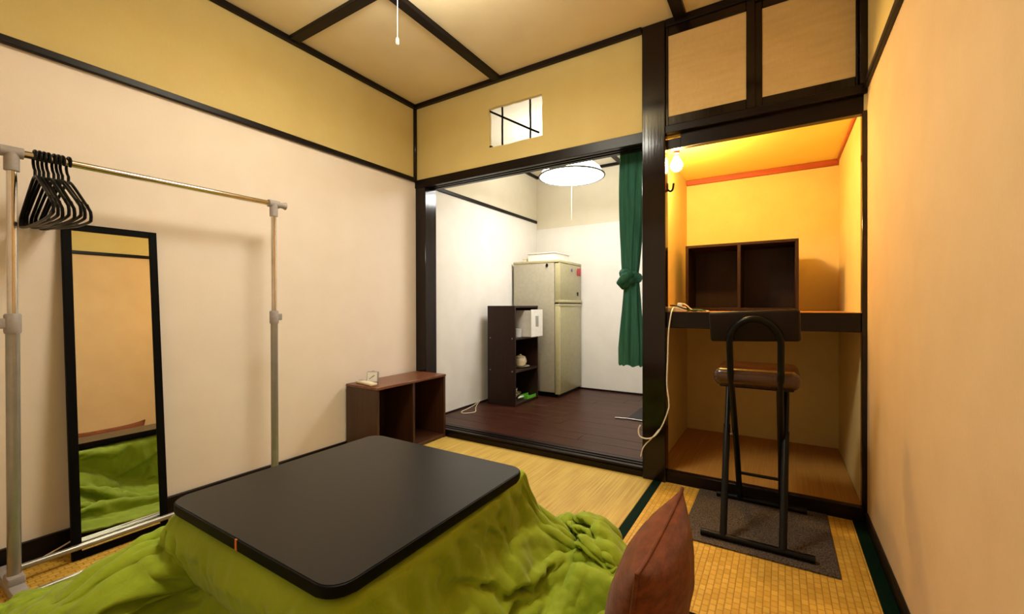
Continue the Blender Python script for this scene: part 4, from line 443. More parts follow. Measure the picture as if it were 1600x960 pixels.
-2420,5,6,13,11,-2,5,5,12,1,1,7,8,7,9,10,10,11,10,13,12,13,13,15,18,8,7,11,11,11,14,15,11,9,13,14,12,13,15,16,20,20,19,-13,14,23,7,16,10,5,-17,-4,1,-7,-5,9,14,-6,8,15,5,2,1,-18,-10,-4,-8,-5,4,-4,-12,-5,1,-1,-11,-12,-4,-22,-21,-21,-18,-13,-8,-1,-5,-9,0,2,-1,-5,-2,0,2,1,1,4,-8,-8,1,-15,-11,-11,-6,-15,-13,-10,-11,-10,-11,-10,-8,6,-6,-15,-2,-10,-3,5,
-2410,7,9,9,8,6,2,6,3,7,6,8,6,8,8,11,9,10,9,11,12,13,14,13,14,16,12,9,11,10,11,11,12,9,11,12,13,13,15,15,20,20,18,-13,14,17,15,12,13,6,-10,-8,-1,0,-6,4,16,3,-12,-1,1,6,10,-8,2,-2,-11,-5,-4,-9,-1,-2,0,-13,3,-14,-18,-14,-19,-21,-15,-10,-12,0,0,-4,-9,-5,5,5,-1,-6,-7,-8,-6,0,-2,-7,-6,-2,-13,-4,-13,0,-12,-10,-9,-10,-11,-10,-9,-10,0,-7,-14,0,-7,-5,
-2393,6,6,11,7,4,4,5,6,4,9,7,8,8,9,8,10,9,8,9,12,15,14,14,15,15,6,14,12,10,11,9,10,9,10,12,11,13,12,10,12,21,24,-4,18,14,3,16,13,7,-1,-11,3,4,-5,1,1,9,1,-2,-11,-9,13,13,1,-5,-6,-12,-4,-8,-7,-4,0,0,-12,-9,-18,-18,-17,-20,-12,-5,-6,-11,1,1,-2,-10,-3,5,-3,-6,-6,-3,-3,-6,-5,-8,-11,-2,1,-12,-1,-8,-3,-8,-8,-11,-12,-11,-11,-10,-9,-4,-7,-10,4,-7,
-2378,6,7,6,7,7,2,7,4,6,8,12,8,6,10,10,8,10,8,6,11,14,15,15,13,12,12,13,7,10,13,9,9,10,10,11,12,10,12,13,2,15,18,12,20,11,3,15,13,11,2,-9,3,2,1,3,-3,-12,1,4,-15,6,8,10,6,1,-7,-10,-8,-8,-3,-8,-2,-3,-9,-17,-20,-15,-14,-17,-16,-5,-1,-3,-10,-6,1,-5,-6,-6,2,4,-7,-6,0,-3,-7,-9,-5,1,-7,-5,-7,2,-10,-6,-7,-12,-14,-15,-13,-6,-6,-10,-1,-6,-10,3,
-2371,12,10,5,7,6,3,5,7,5,9,10,13,6,7,7,10,9,9,5,5,14,15,16,12,14,15,13,10,8,10,9,8,11,11,11,13,11,10,9,-5,13,14,20,11,13,15,11,12,13,8,-6,-2,4,1,3,-2,-6,-6,-5,-4,-12,0,8,11,6,-1,-3,-5,-6,-6,-2,-8,-9,-13,-15,-16,-15,-18,-17,-9,-5,-4,-5,-6,-3,-4,-2,-3,-8,5,3,-5,-7,-6,-4,0,-8,-7,-5,1,-4,-2,-10,-5,-7,-6,-10,-12,-14,-13,-9,-8,-9,-8,-2,-4,-9,
-2356,5,15,8,6,6,5,4,6,5,9,10,9,10,8,4,6,7,8,10,10,11,12,15,16,12,12,14,13,6,12,7,10,8,12,12,17,18,6,0,-10,11,23,17,10,12,10,13,8,10,9,2,3,6,-5,-5,7,-1,-6,-3,-5,-10,-11,-2,7,3,-1,-2,-6,1,4,1,-8,-11,-18,-17,-12,-14,-16,-17,-8,-6,-10,-7,1,-3,-3,-1,-1,-9,-3,2,2,-8,-8,0,3,-6,-10,-1,1,-2,-6,-9,-10,-2,-6,-7,-10,-13,-14,-13,-12,-3,-5,-1,-4,-10,
-2343,7,10,12,3,5,10,8,3,5,10,10,8,9,7,7,6,5,8,10,9,11,11,13,16,13,10,12,10,10,10,9,10,9,11,12,15,23,15,-9,-12,12,22,10,12,13,7,14,9,5,8,10,4,6,0,-9,-10,14,-10,-6,1,-5,-6,-5,-4,-3,-3,-4,-7,-1,0,3,-5,-10,-11,-12,-18,-14,-10,-12,-9,-7,-6,-9,-8,-5,5,3,-5,-4,-2,-2,-2,-7,-4,-1,1,-1,-7,-8,7,-4,-15,-5,-6,-6,0,-6,-8,-12,-14,-13,-11,0,-3,-6,-2,-9,
-2328,10,6,10,8,6,8,7,5,6,9,10,8,8,8,5,5,4,7,10,9,12,10,10,14,16,11,9,10,11,10,9,10,9,10,13,10,12,19,2,-2,13,13,8,5,13,15,13,11,9,5,7,4,6,1,-9,-13,4,8,-11,-8,-1,5,-2,-5,-3,-4,-7,-11,-6,-4,-2,-9,-12,-11,-10,-11,-16,-15,-12,-4,-1,-5,-5,-5,-4,2,-1,-6,0,2,1,-7,-4,-1,-3,-4,-2,-4,-10,-2,2,-7,-10,-6,-6,-3,-1,-6,-13,-13,-12,-7,-1,-1,-4,-5,-10,
-2308,9,5,5,10,6,7,7,8,8,8,9,8,6,5,5,5,4,4,9,10,13,9,10,11,12,11,12,10,13,11,8,10,10,11,14,7,3,16,12,10,9,9,14,1,5,17,13,12,9,4,3,1,6,4,-2,-10,-2,9,-2,-11,-3,2,1,-2,-6,-5,-7,-6,-6,-4,-8,-12,-14,-14,-13,-13,-16,-16,-16,-6,3,4,2,-1,-2,-3,1,-1,-4,-1,2,-5,-7,-4,-2,-2,-3,-7,-2,-8,-6,-6,-4,-4,-3,-8,-3,-3,-8,-13,-9,-4,-5,2,-6,-11,-1,
-2289,9,6,3,8,7,7,7,7,8,9,8,8,6,1,5,3,3,6,9,6,15,10,7,10,11,10,11,11,15,12,11,8,10,12,11,9,3,7,13,14,10,10,14,-3,6,8,13,11,10,5,-1,2,6,6,9,-3,1,3,3,-15,0,0,2,-4,-9,-5,-7,-5,-4,-4,-8,-11,-14,-15,-16,-16,-17,-16,-14,-5,4,5,-1,4,4,-2,-8,-4,-3,-1,-4,1,-5,-3,-2,-3,-3,-3,-1,-10,-8,-9,-6,0,-4,-3,-9,-8,-5,-7,-6,-4,-3,0,-8,-9,-2,
-2270,9,7,3,6,6,7,5,8,5,9,9,11,6,0,4,-3,4,6,4,10,10,11,10,13,9,8,11,11,13,11,11,11,14,11,11,10,5,2,8,15,13,8,14,-4,6,3,8,9,11,4,6,7,9,9,9,4,0,2,-9,-5,-8,-1,3,1,-5,-5,-8,-7,-2,-6,-12,-14,-15,-15,-17,-15,-13,-17,-9,-6,2,2,-1,4,6,0,-4,-11,4,-4,-6,1,-4,2,-3,-6,-5,0,1,-11,-13,-12,0,-6,-7,3,-4,-12,-11,-1,-2,-4,-1,-6,-1,-4,-7,
-2251,9,6,5,7,2,5,8,5,4,9,12,7,6,4,-3,3,-3,-4,8,13,12,13,8,8,11,11,12,10,10,11,12,14,14,11,8,15,5,3,9,10,11,7,16,5,5,4,5,4,13,6,8,8,7,7,5,1,-4,9,-2,-10,-8,-6,-5,-1,-4,-4,-5,2,-1,-7,-12,-15,-14,-14,-15,-15,-15,-13,-7,-5,-2,-1,-3,-2,1,5,-2,-8,8,-7,-4,1,-2,-5,-3,-6,-3,4,-6,-13,-11,-2,-5,-2,-8,-5,2,-12,-9,0,-3,-2,-6,-3,-5,5,-4,
-2232,8,6,5,6,6,3,6,4,7,6,10,4,4,5,2,1,-12,-3,13,13,10,10,11,8,7,11,11,10,9,13,15,15,14,7,9,8,16,6,8,11,10,10,6,1,9,12,-2,11,7,10,4,5,5,6,1,-4,-2,8,6,0,-3,-11,-2,-4,-6,-4,-6,-6,-9,-8,-9,-13,-13,-14,-14,-11,-11,-7,-2,-8,-5,1,1,-3,-2,-4,-3,-4,5,-8,-8,3,5,1,-5,-6,-7,0,-1,-13,-11,-3,3,-9,-10,0,-6,-5,-7,0,-3,-1,-7,-3,-3,0,5,
-2213,9,6,3,3,8,5,4,6,3,5,9,6,5,3,0,-11,-2,0,4,15,13,14,8,6,9,11,11,5,9,11,11,13,14,16,10,7,11,11,12,3,10,10,14,5,9,6,6,8,7,5,-1,0,4,3,-1,-3,-1,1,4,5,8,5,-4,-7,-3,-2,-5,-7,-9,-11,-10,-12,-14,-15,-13,-13,-12,-8,-3,-11,-7,-3,0,1,7,5,-4,-5,-8,-6,-5,-5,3,9,3,-10,-6,-3,-13,0,-9,-13,1,5,-11,-1,-8,-8,-4,2,-2,-4,-4,-5,3,-4,7,
-2193,8,4,3,4,7,4,3,6,3,4,10,3,7,-9,2,1,1,-4,-2,14,16,17,9,7,7,9,8,7,8,10,11,13,12,7,12,15,12,10,10,9,7,10,8,7,13,12,4,15,4,-3,2,5,4,2,0,-1,-1,0,2,2,-2,-3,5,3,4,0,-7,-9,-12,-13,-14,-16,-15,-14,-13,-16,-11,-8,-2,-1,-7,-4,0,-4,-8,-4,1,-1,5,6,-7,-8,-3,5,8,-6,-6,-9,-11,-1,-3,-14,3,-8,0,-6,-3,-4,-1,2,-6,-2,-9,-6,6,-1,-6,
-2174,6,5,1,6,6,6,1,4,4,3,6,8,-2,0,5,-3,-8,-6,9,11,15,16,13,4,4,12,9,9,8,9,9,7,1,14,15,12,12,16,9,9,10,10,8,12,3,10,9,8,8,7,6,2,-2,1,0,1,1,2,2,-2,0,5,3,-1,-5,-7,-11,-12,-11,-13,-14,-15,-14,-11,-9,-7,-7,-6,-7,-9,-6,-7,-4,3,-3,-3,5,0,11,-1,-4,-8,-4,-3,-3,-10,-3,5,-5,-8,-14,5,-10,2,-3,-3,-3,2,0,0,-7,-12,-10,3,-1,5,-8,
-2154,4,3,4,6,4,6,-3,-4,7,6,10,9,-7,0,-13,8,-8,3,9,3,13,15,15,13,5,6,0,-1,2,13,4,8,10,16,13,13,16,14,15,11,8,16,13,5,15,9,7,10,10,9,5,-3,-3,-1,1,1,0,0,1,2,6,-5,-7,-10,-11,-10,-9,-10,-10,-8,-9,-5,-6,-6,-8,-8,-10,-13,-11,-3,-2,-3,-4,-2,-1,-2,-2,2,-7,4,1,-8,-4,1,-1,-4,-7,-2,-1,-15,0,-10,6,-2,-6,5,-3,0,1,-4,-9,-8,-7,-1,3,-5,1,
-2134,3,4,3,5,5,3,-2,-3,1,8,-4,9,2,-10,-12,4,8,4,1,9,6,11,10,11,5,-2,-3,-2,8,8,10,15,17,13,11,12,12,16,17,16,16,14,13,15,9,8,9,8,6,6,6,4,3,2,1,1,1,1,2,1,1,-7,-6,-9,-10,-12,-13,-10,-5,-7,-7,-10,-9,-11,-11,-14,-12,-7,-2,-3,-3,-3,-5,-1,4,0,-3,-6,1,-1,2,-3,-7,1,2,-1,-8,-12,-6,-7,-5,1,1,-2,1,0,-2,2,-1,-4,-11,-6,-4,-6,4,-5,-4,
-2114,4,3,2,4,4,1,-4,-1,2,5,-3,-14,-1,-6,12,8,5,-2,1,11,2,-4,7,5,0,0,0,1,6,15,16,16,14,11,16,14,10,12,16,16,19,20,20,17,13,10,8,8,7,6,6,5,3,2,1,1,0,0,0,-5,-10,-9,-10,-8,-9,-6,-3,-5,-7,-9,-10,-10,-12,-12,-13,-11,-8,-4,-8,-7,-3,1,0,-4,-3,1,-1,6,-4,-4,0,2,-5,-1,0,4,-3,-13,-8,-5,-3,0,0,-8,9,-1,-4,3,-2,-6,-8,-6,-4,-6,-2,-1,-4,
-2093,4,2,1,3,2,-1,-10,2,8,-4,-5,-13,-12,6,11,13,10,-4,-8,8,0,-5,-5,5,1,1,4,6,11,13,12,17,16,14,14,12,12,15,17,17,16,17,17,18,15,6,8,8,7,6,5,6,4,2,2,1,-1,-1,-3,-6,-13,-10,-10,-10,-7,-5,-1,-1,-2,-3,-7,-9,-10,-10,-12,-12,-11,-12,-6,2,-3,-4,-3,-4,2,1,-3,-1,2,-2,6,-1,-4,0,-1,-2,-1,-11,-17,-5,9,-5,2,-3,3,1,-1,-1,2,-5,-6,-5,-4,-7,-2,-8,3,
-2073,3,3,0,1,-2,-7,-9,3,10,-6,-13,-7,-6,11,4,4,14,-7,-15,-1,0,1,-1,2,6,8,7,7,8,7,14,16,14,13,9,16,18,15,16,17,18,18,16,9,4,5,7,8,7,5,6,5,2,2,3,1,1,0,-3,-2,-1,-6,-4,-3,-6,-5,-3,-2,-3,-4,-9,-9,-10,-10,-11,-14,-11,-8,-7,-5,-2,-2,-2,-3,-1,2,0,-2,2,-5,3,-1,-2,-2,-5,-2,3,-6,-16,-9,10,0,1,4,-3,1,-2,-4,-1,-2,0,-2,-3,-5,-3,-9,6,
-2057,3,5,-4,-2,-4,-6,-6,-4,5,2,-9,-15,-3,11,9,-4,2,-6,-11,2,-1,1,4,3,7,7,5,5,14,6,9,13,13,15,12,10,16,17,15,17,16,15,15,8,10,8,9,6,5,3,5,4,0,1,1,-1,-1,0,-4,-4,-1,-1,5,6,1,-2,-3,-8,-7,-9,-11,-5,-6,-7,-8,-9,-9,-11,-15,-4,1,-3,-3,-2,0,1,1,-5,-4,-1,-1,1,-3,-1,-1,2,4,-6,-13,-8,1,8,-4,2,-2,-1,-2,0,-3,-4,3,1,-4,1,-5,-7,5,
-2049,2,4,-1,-3,-1,-3,-4,-7,-6,-3,-6,-6,-6,6,13,3,-8,-14,-2,5,-4,7,7,-2,2,5,5,12,12,13,3,10,13,18,12,5,10,15,16,13,13,14,13,14,16,13,13,10,-2,0,1,2,1,-1,0,-2,-1,-2,-2,-1,4,4,8,4,4,0,-4,-7,-8,-9,-10,-2,-3,-8,-8,-11,-9,-11,-12,-9,-4,-1,-5,0,1,-1,-2,-5,-1,-1,3,-1,-5,-2,-1,-1,3,-2,-12,-3,-2,9,-8,-7,3,6,-3,0,-4,-1,2,4,-8,4,-2,-4,-1,
-2040,0,-2,1,2,2,-3,-5,-7,-4,-13,-11,-2,2,4,11,6,-6,-16,-6,6,1,3,8,0,1,4,6,9,14,17,8,3,5,15,16,12,4,6,16,17,8,14,16,15,13,14,11,12,2,-3,2,2,2,0,-1,0,2,0,1,5,6,3,7,4,-1,0,-4,-3,-5,-7,-11,-7,-4,-8,-8,-8,-8,-9,-8,-13,-10,-4,-5,-5,3,-2,0,-3,-8,1,4,1,0,-7,-2,-2,-2,-2,-9,3,0,7,-4,-12,1,8,-4,1,-4,-3,4,4,-3,-2,6,-7,2,
-2032,4,-5,-3,-4,2,3,-1,-9,-6,-8,-14,-1,6,-2,6,12,-5,-12,-8,5,2,-2,3,5,1,8,8,2,11,20,10,9,1,6,17,16,9,3,12,13,14,19,19,17,13,11,8,4,9,4,0,1,3,2,-1,-1,3,1,5,5,1,3,4,3,-1,2,0,-6,-7,-8,-10,-5,-3,-5,-7,-9,-9,-9,-12,-13,-11,-10,-1,-4,-6,0,3,0,-10,-7,3,2,-1,-1,-2,2,-3,-5,-3,1,-7,13,1,-11,-1,5,-3,-1,-4,-4,2,7,-2,1,1,-1,2,
-2035,12,-3,-1,-5,-2,-3,4,-3,-12,-6,-11,2,5,-5,1,10,-3,-8,-2,-2,1,1,4,2,0,2,15,9,-2,13,18,18,5,-4,10,14,11,12,8,15,12,19,19,17,18,15,8,5,4,6,7,3,1,2,-2,-2,1,6,6,4,0,4,2,2,-2,-2,-1,-4,-5,-7,-7,-6,-5,-7,-6,-10,-11,-14,-18,-11,-4,-14,-2,-2,-4,-1,-1,-1,-8,-10,1,2,-1,0,2,5,2,-2,-6,0,-14,9,8,-11,-2,9,-1,-3,-4,0,0,5,1,3,-1,4,-1,
-2034,7,1,1,2,1,-7,2,-4,-8,-7,-7,0,-3,2,1,-6,0,3,3,-4,-1,3,-1,4,5,-8,9,17,6,1,15,19,13,-3,-3,14,13,14,13,13,9,15,15,15,21,14,11,9,8,4,3,6,7,4,1,1,2,7,7,1,-1,0,-1,-1,-3,-5,-4,-2,-4,-4,-6,-9,-9,-9,-8,-8,-12,-11,-15,-9,0,-10,-15,3,4,1,-3,-10,-4,0,-4,1,-1,-7,-1,4,7,0,-5,5,-14,-4,2,2,-7,12,3,-4,-2,-3,5,7,4,-3,4,6,-3,
-2022,5,1,-1,-2,0,1,0,-3,-10,-5,-5,-6,1,5,-8,-3,2,5,3,-2,-5,-4,1,10,-3,-2,0,13,20,6,-1,13,11,5,7,4,15,16,12,2,7,15,16,18,17,12,10,8,5,3,3,10,12,11,8,3,3,2,-2,5,-4,-5,-2,-2,-3,-7,-4,-3,-3,-3,-6,-8,-10,-9,-11,-7,-2,-15,-16,-10,1,0,-12,-4,12,0,-1,-12,2,7,-3,-2,-3,-12,-6,0,5,0,6,3,-12,3,-17,-1,3,0,9,-1,6,2,3,4,8,-1,-1,1,7,
-2017,5,2,3,0,-2,-1,-2,1,-9,-7,-5,-4,-6,9,-4,-3,-1,1,2,2,-3,-4,3,-1,4,3,0,5,6,19,7,-6,10,18,11,8,11,5,4,14,7,7,12,19,15,12,9,9,5,2,3,7,7,12,7,2,2,2,2,4,0,-2,-4,-5,-7,-7,-3,-1,-1,-6,-3,-8,-10,-12,-8,4,-8,-16,-10,-4,-8,-4,-4,-12,-1,18,4,-14,-5,6,11,-3,-3,-1,-4,-3,2,1,6,4,-10,-1,-13,-11,-6,14,7,7,6,-2,0,9,2,1,1,-1,1,
-2008,-4,-1,1,5,8,-5,-6,-7,3,-2,-6,-3,-9,7,3,-1,-3,1,2,2,-6,-3,1,0,-9,11,10,7,-5,3,18,9,3,-2,14,18,10,14,6,10,-1,10,15,-1,11,18,2,11,0,3,5,10,6,7,5,6,-1,-1,3,2,3,0,-4,-5,-6,-3,-2,-6,2,-4,-7,-9,-10,-10,8,4,-17,-14,-4,3,5,-5,-14,-13,-11,3,12,-2,-2,-4,5,2,-7,5,11,6,1,-2,8,1,-10,-2,-10,-12,-13,16,10,4,-3,3,3,9,6,1,5,-9,4,
-1999,-1,-1,-2,-1,6,3,-5,-8,0,-2,-5,2,-9,2,7,-7,4,-10,5,10,-6,-11,-10,-4,7,2,11,7,12,-13,6,7,9,13,12,12,19,9,14,8,2,7,14,11,1,1,12,3,7,-2,8,10,-3,-3,7,10,-7,0,8,-4,2,1,-3,-4,-6,-3,-4,1,-3,2,-13,-8,-8,-9,7,8,-14,1,-8,-7,4,8,2,-5,-10,-19,9,10,-2,-3,4,2,-7,-4,5,9,1,-9,5,17,-10,-1,-10,-12,-13,8,9,1,-2,4,7,9,1,5,-5,9,5,
-1994,-6,7,1,-3,-1,2,1,-4,-6,1,-2,-1,-2,0,4,-8,-6,2,-8,7,9,-9,-8,-5,0,6,13,11,-5,8,5,6,7,10,16,13,8,5,16,26,10,-16,12,19,4,-4,4,10,-4,7,10,5,0,-9,3,-3,3,-8,3,-3,4,-3,0,-3,-3,-5,8,1,1,-5,0,-10,4,-17,-14,6,-10,1,-14,-7,5,4,3,5,2,-3,-19,15,10,-2,5,2,-6,-7,-2,-1,-2,-7,7,18,6,-3,-15,-16,-7,8,9,5,-4,2,4,9,6,-5,-5,6,8,
-1986,-5,-4,2,6,1,-5,0,4,-2,0,-2,-1,-2,-1,-5,-3,-7,0,-1,1,5,-8,-1,-3,1,6,3,14,3,-8,3,9,15,14,8,5,18,14,8,34,12,-4,1,11,9,-1,0,4,-2,5,1,0,2,5,-12,2,-5,-7,-2,13,-7,4,-4,2,-3,8,4,2,-3,2,-5,-4,-2,-16,-9,-12,-3,-14,-9,1,1,1,2,2,5,7,-8,-1,13,7,3,2,-2,-7,-3,-1,-4,-7,2,2,12,13,-17,-14,-7,2,4,9,1,-1,2,6,11,0,-5,1,-1,
-1989,7,-3,-5,3,3,1,1,5,2,0,-3,-1,-1,-9,-1,-11,4,-2,1,-7,-1,-6,1,-2,5,5,6,-2,2,12,7,1,8,9,14,18,13,15,4,31,23,4,-1,-5,-1,12,3,-5,4,1,-4,5,0,5,-10,-5,-4,-4,0,13,7,-2,-1,-1,-1,3,6,5,1,2,-7,-11,-12,-14,1,-13,-15,-15,6,9,-1,0,0,1,3,0,1,0,-4,-1,8,5,0,-4,0,1,-7,-6,2,-5,9,17,-9,-14,-3,-2,4,7,-1,2,3,8,9,1,-5,0,-3,
-1987,7,3,-2,-1,3,1,3,9,3,-1,-2,0,-5,-7,-7,-6,4,-3,-1,-5,-9,-10,5,2,1,9,-1,10,0,8,9,10,14,7,11,15,15,7,1,21,32,11,7,-5,-12,5,9,-2,-3,2,-3,7,-2,3,-4,-2,-4,-2,2,2,7,15,-4,-7,5,-1,5,10,2,-2,-9,-18,-27,-10,11,-3,-13,-21,12,11,-8,-7,0,2,2,5,4,-4,4,-12,4,7,-1,-6,-3,1,1,-6,1,-8,5,12,-10,-4,4,-3,2,3,2,-1,3,7,9,0,-3,3,-3,
-1975,0,0,2,1,5,-1,3,11,5,1,-2,-1,-5,-4,-8,-8,3,-9,-5,-1,-6,-8,4,6,1,0,5,6,7,8,-1,14,21,8,12,11,9,5,3,-2,26,35,15,7,-15,1,1,-7,-1,4,1,4,-4,-3,5,2,-4,-5,1,8,-2,11,3,-1,9,0,3,7,-3,-2,-7,-21,-35,-10,11,14,-16,-23,10,15,-8,-11,-2,3,0,3,4,-5,7,-4,-4,1,2,0,-3,-5,0,-1,0,-3,2,6,-16,6,3,-3,4,-1,2,3,3,2,4,-4,8,1,-1,
-1965,0,-1,-3,-1,7,1,4,11,8,1,1,-4,-3,-2,-8,-9,-2,-9,-6,-4,0,-4,2,4,6,3,0,6,3,12,5,7,16,15,12,9,0,3,2,3,0,32,25,19,-5,10,0,-11,-4,0,5,2,0,-3,10,4,-1,-9,-8,10,0,-10,-5,8,13,2,3,2,-7,-4,-1,-11,-22,-23,-8,6,-8,-6,9,10,-2,-5,2,1,-3,-2,3,0,-3,4,-6,-7,4,7,1,-3,-2,1,-1,-1,1,5,-13,4,4,-2,0,2,-1,3,8,2,-3,-5,4,8,-6,
-1954,-3,0,-4,0,6,2,5,8,10,2,-1,-5,2,-1,-8,-11,-5,-4,-7,-4,-2,3,5,-1,3,3,3,0,7,8,14,0,5,16,14,14,5,-5,7,0,-3,6,21,20,11,13,9,-7,1,-12,-7,5,8,3,6,-4,-2,2,-6,0,10,-9,-18,1,10,1,4,6,-6,-5,0,-5,-8,-34,-5,-15,4,5,10,-1,1,6,5,1,-2,-1,0,-1,-2,0,-2,-8,-5,5,6,1,0,5,-3,0,-5,11,-10,-4,4,4,0,-1,0,-1,7,8,0,-5,-4,5,3,
-1951,2,1,-5,-2,7,7,5,8,9,-2,-3,0,7,-2,-12,-10,-4,-3,-8,0,1,1,5,1,-1,2,0,-5,11,10,14,6,-2,14,7,8,9,8,-1,-1,6,-10,11,-1,19,13,8,1,3,-10,-14,-6,14,8,6,-1,-6,-1,-4,-7,21,0,-13,-3,4,2,4,12,-1,-6,2,-12,-11,-34,14,-17,6,6,1,1,2,10,7,4,0,-4,-5,0,5,1,-1,-5,-11,-2,3,7,1,0,-3,9,-6,4,-3,-3,-3,-1,4,3,1,-2,-1,7,9,-5,-3,3,4,
-1943,2,-4,-1,0,4,10,4,9,10,-5,-2,-1,10,-10,-5,-6,-2,-5,-3,-1,-1,-1,2,5,1,0,-4,3,3,10,16,12,-4,9,8,2,2,1,3,7,3,-14,7,-2,7,2,7,4,4,-2,-12,-6,6,3,18,5,-16,-8,-2,-2,15,8,-3,-13,-4,2,1,11,9,0,6,-9,-20,-7,3,-3,3,-1,1,-2,6,9,9,-2,7,-9,-2,-6,8,8,-2,1,-7,-9,-4,6,3,-2,-3,12,2,1,0,-5,-1,-7,-1,4,7,0,-2,1,8,2,-1,-1,7,
-1933,0,-2,0,-1,1,11,7,10,0,-3,4,-3,3,-2,0,-4,-3,-7,-3,2,-4,-2,3,-1,5,4,-3,1,8,3,14,16,-3,2,5,11,1,-11,-3,12,5,-16,0,12,2,-10,7,-1,1,-1,2,0,-3,-1,5,-1,-4,1,0,-2,3,3,-1,-3,0,1,0,1,2,0,0,1,-13,5,10,-4,1,-2,-2,-1,11,10,6,-7,2,8,-10,6,-1,5,-4,0,3,-1,-9,-2,1,2,-1,11,4,6,0,-8,-4,-4,1,0,2,7,-1,0,8,5,-8,4,4,
-1923,4,-6,-7,2,6,7,5,13,-3,-7,12,-6,4,9,-6,2,-9,-6,-4,-5,4,2,0,-2,-1,10,-3,4,5,7,5,13,9,-3,2,-3,4,3,-12,-4,11,-7,6,5,-2,-5,4,0,1,0,-3,0,1,1,0,-2,0,0,1,-1,1,-1,3,2,-1,0,0,0,-1,-1,-1,2,4,-13,5,9,-3,1,-4,2,11,10,5,-9,-2,8,5,1,2,4,0,-2,4,2,-6,-8,-3,1,0,11,4,11,-11,1,-4,-6,-3,3,3,0,3,0,11,6,-10,2,9,
-1920,3,5,-9,1,4,5,8,10,-1,-6,4,2,3,15,-2,-11,2,-10,-6,0,-4,-1,10,3,-4,4,9,0,4,7,6,5,9,1,-1,-7,-9,7,2,-10,2,9,-7,3,0,0,0,0,0,1,-1,0,2,1,-1,0,0,0,-1,0,-1,1,0,1,0,0,0,-1,-1,0,0,-1,2,3,-8,3,3,1,1,4,9,7,5,-7,-1,10,7,8,-7,-3,1,3,1,4,3,-6,-7,-4,1,10,10,0,-5,-5,-3,1,-2,-2,3,0,4,3,3,11,-10,2,16,
-1908,3,1,-4,2,4,3,6,5,0,1,-1,5,2,4,3,2,-3,-5,-8,-3,-3,8,3,2,4,6,3,6,4,0,4,8,3,1,2,-9,-10,-9,12,1,-2,8,-6,1,-2,-2,0,1,0,-1,1,2,0,-3,-3,0,2,2,-1,-2,-1,0,0,1,1,2,0,-2,0,-1,1,1,-3,3,3,3,-2,0,3,6,1,0,4,5,5,4,3,5,-2,4,2,-1,-2,-2,5,2,-9,-2,1,2,16,4,-7,-3,-7,-7,-1,5,4,1,-3,4,9,2,-1,-1,10,
-1901,2,4,2,0,1,3,10,6,0,0,2,3,4,5,4,2,-2,-9,-8,-3,-7,3,6,10,1,1,10,7,5,-1,0,6,11,-8,1,-7,-11,-6,7,10,5,1,0,0,0,0,0,0,0,0,0,0,0,0,0,0,0,0,0,0,0,0,0,0,0,0,0,0,0,0,0,0,0,0,0,0,0,0,0,1,2,2,2,5,5,6,4,3,-1,0,6,3,-2,-5,-5,5,1,-8,3,-4,5,14,-3,-2,-6,-4,-4,-1,2,2,1,2,6,8,2,-3,9,
-1882,2,3,4,-1,0,2,8,6,2,-1,4,2,4,6,5,3,-3,-14,-7,-4,-2,3,7,2,5,1,9,11,-2,5,0,7,1,0,-5,-6,-11,-4,6,16,5,1,0,0,0,0,0,0,0,0,0,0,0,0,0,0,0,0,0,0,0,0,0,0,0,0,0,0,0,0,0,0,0,0,0,0,0,0,1,2,2,1,3,5,4,5,-3,1,11,0,4,0,-1,-2,-6,-5,6,-1,-2,-1,-2,12,6,-7,-4,0,-5,0,0,0,3,4,2,10,5,-7,8,
-1862,2,3,5,-2,0,1,6,1,4,5,5,2,2,7,6,2,-5,-15,-4,-6,-2,4,5,2,3,5,5,10,3,3,1,-1,7,0,-6,-4,-7,-3,6,12,6,1,0,0,0,0,0,0,0,0,0,0,0,0,0,0,0,0,0,0,0,0,0,0,0,0,0,0,0,0,0,0,0,0,0,0,0,0,2,4,1,2,1,4,7,-4,1,5,1,9,4,-3,-4,-3,-3,-3,1,5,-1,-2,2,3,11,-5,-4,-3,-1,-1,-1,2,3,4,1,8,6,-6,-1,
-1840,2,3,5,-2,0,2,1,-1,5,8,2,5,2,6,7,0,-4,-15,-4,-5,-2,5,2,3,3,6,-1,9,9,0,3,-1,2,-3,-4,-1,-2,-2,6,8,7,2,0,0,0,0,0,0,0,0,0,0,0,0,0,0,0,0,0,0,0,0,0,0,0,0,0,0,0,0,0,0,0,0,0,0,0,0,1,3,3,3,2,4,-2,2,5,-2,7,8,-3,-3,-2,1,0,-2,-1,4,0,-1,-2,4,10,-1,-4,-3,-2,-3,0,2,4,4,2,1,7,-1,-3,
-1817,2,4,4,-1,0,2,0,-2,3,7,5,3,3,2,9,-2,-3,-11,-6,-8,2,6,1,3,3,6,-1,5,2,7,-5,8,-5,-1,-1,1,-1,1,5,7,7,1,0,0,0,0,0,0,0,0,0,0,0,0,0,0,0,0,0,0,0,0,0,0,0,0,0,0,0,0,0,0,0,0,0,0,0,0,1,2,0,3,7,0,0,6,1,3,1,9,0,-2,-2,1,0,-2,-2,4,-2,-2,3,4,2,5,-3,-4,-2,-2,1,1,3,5,1,0,3,3,-3,
-1794,3,3,5,-1,0,2,0,-2,1,5,6,2,4,0,5,2,-6,-6,-8,-8,5,5,2,3,3,6,-1,0,0,5,1,3,-4,-1,0,0,2,4,3,8,6,1,0,0,0,0,0,0,0,0,0,0,0,0,0,0,0,0,0,0,0,0,0,0,0,0,0,0,0,0,0,0,0,0,0,0,0,0,1,2,1,2,6,2,3,3,2,3,3,3,1,0,0,1,-1,-4,1,1,-1,1,3,2,1,6,-5,-1,-4,0,1,1,3,4,1,-1,2,2,-1,
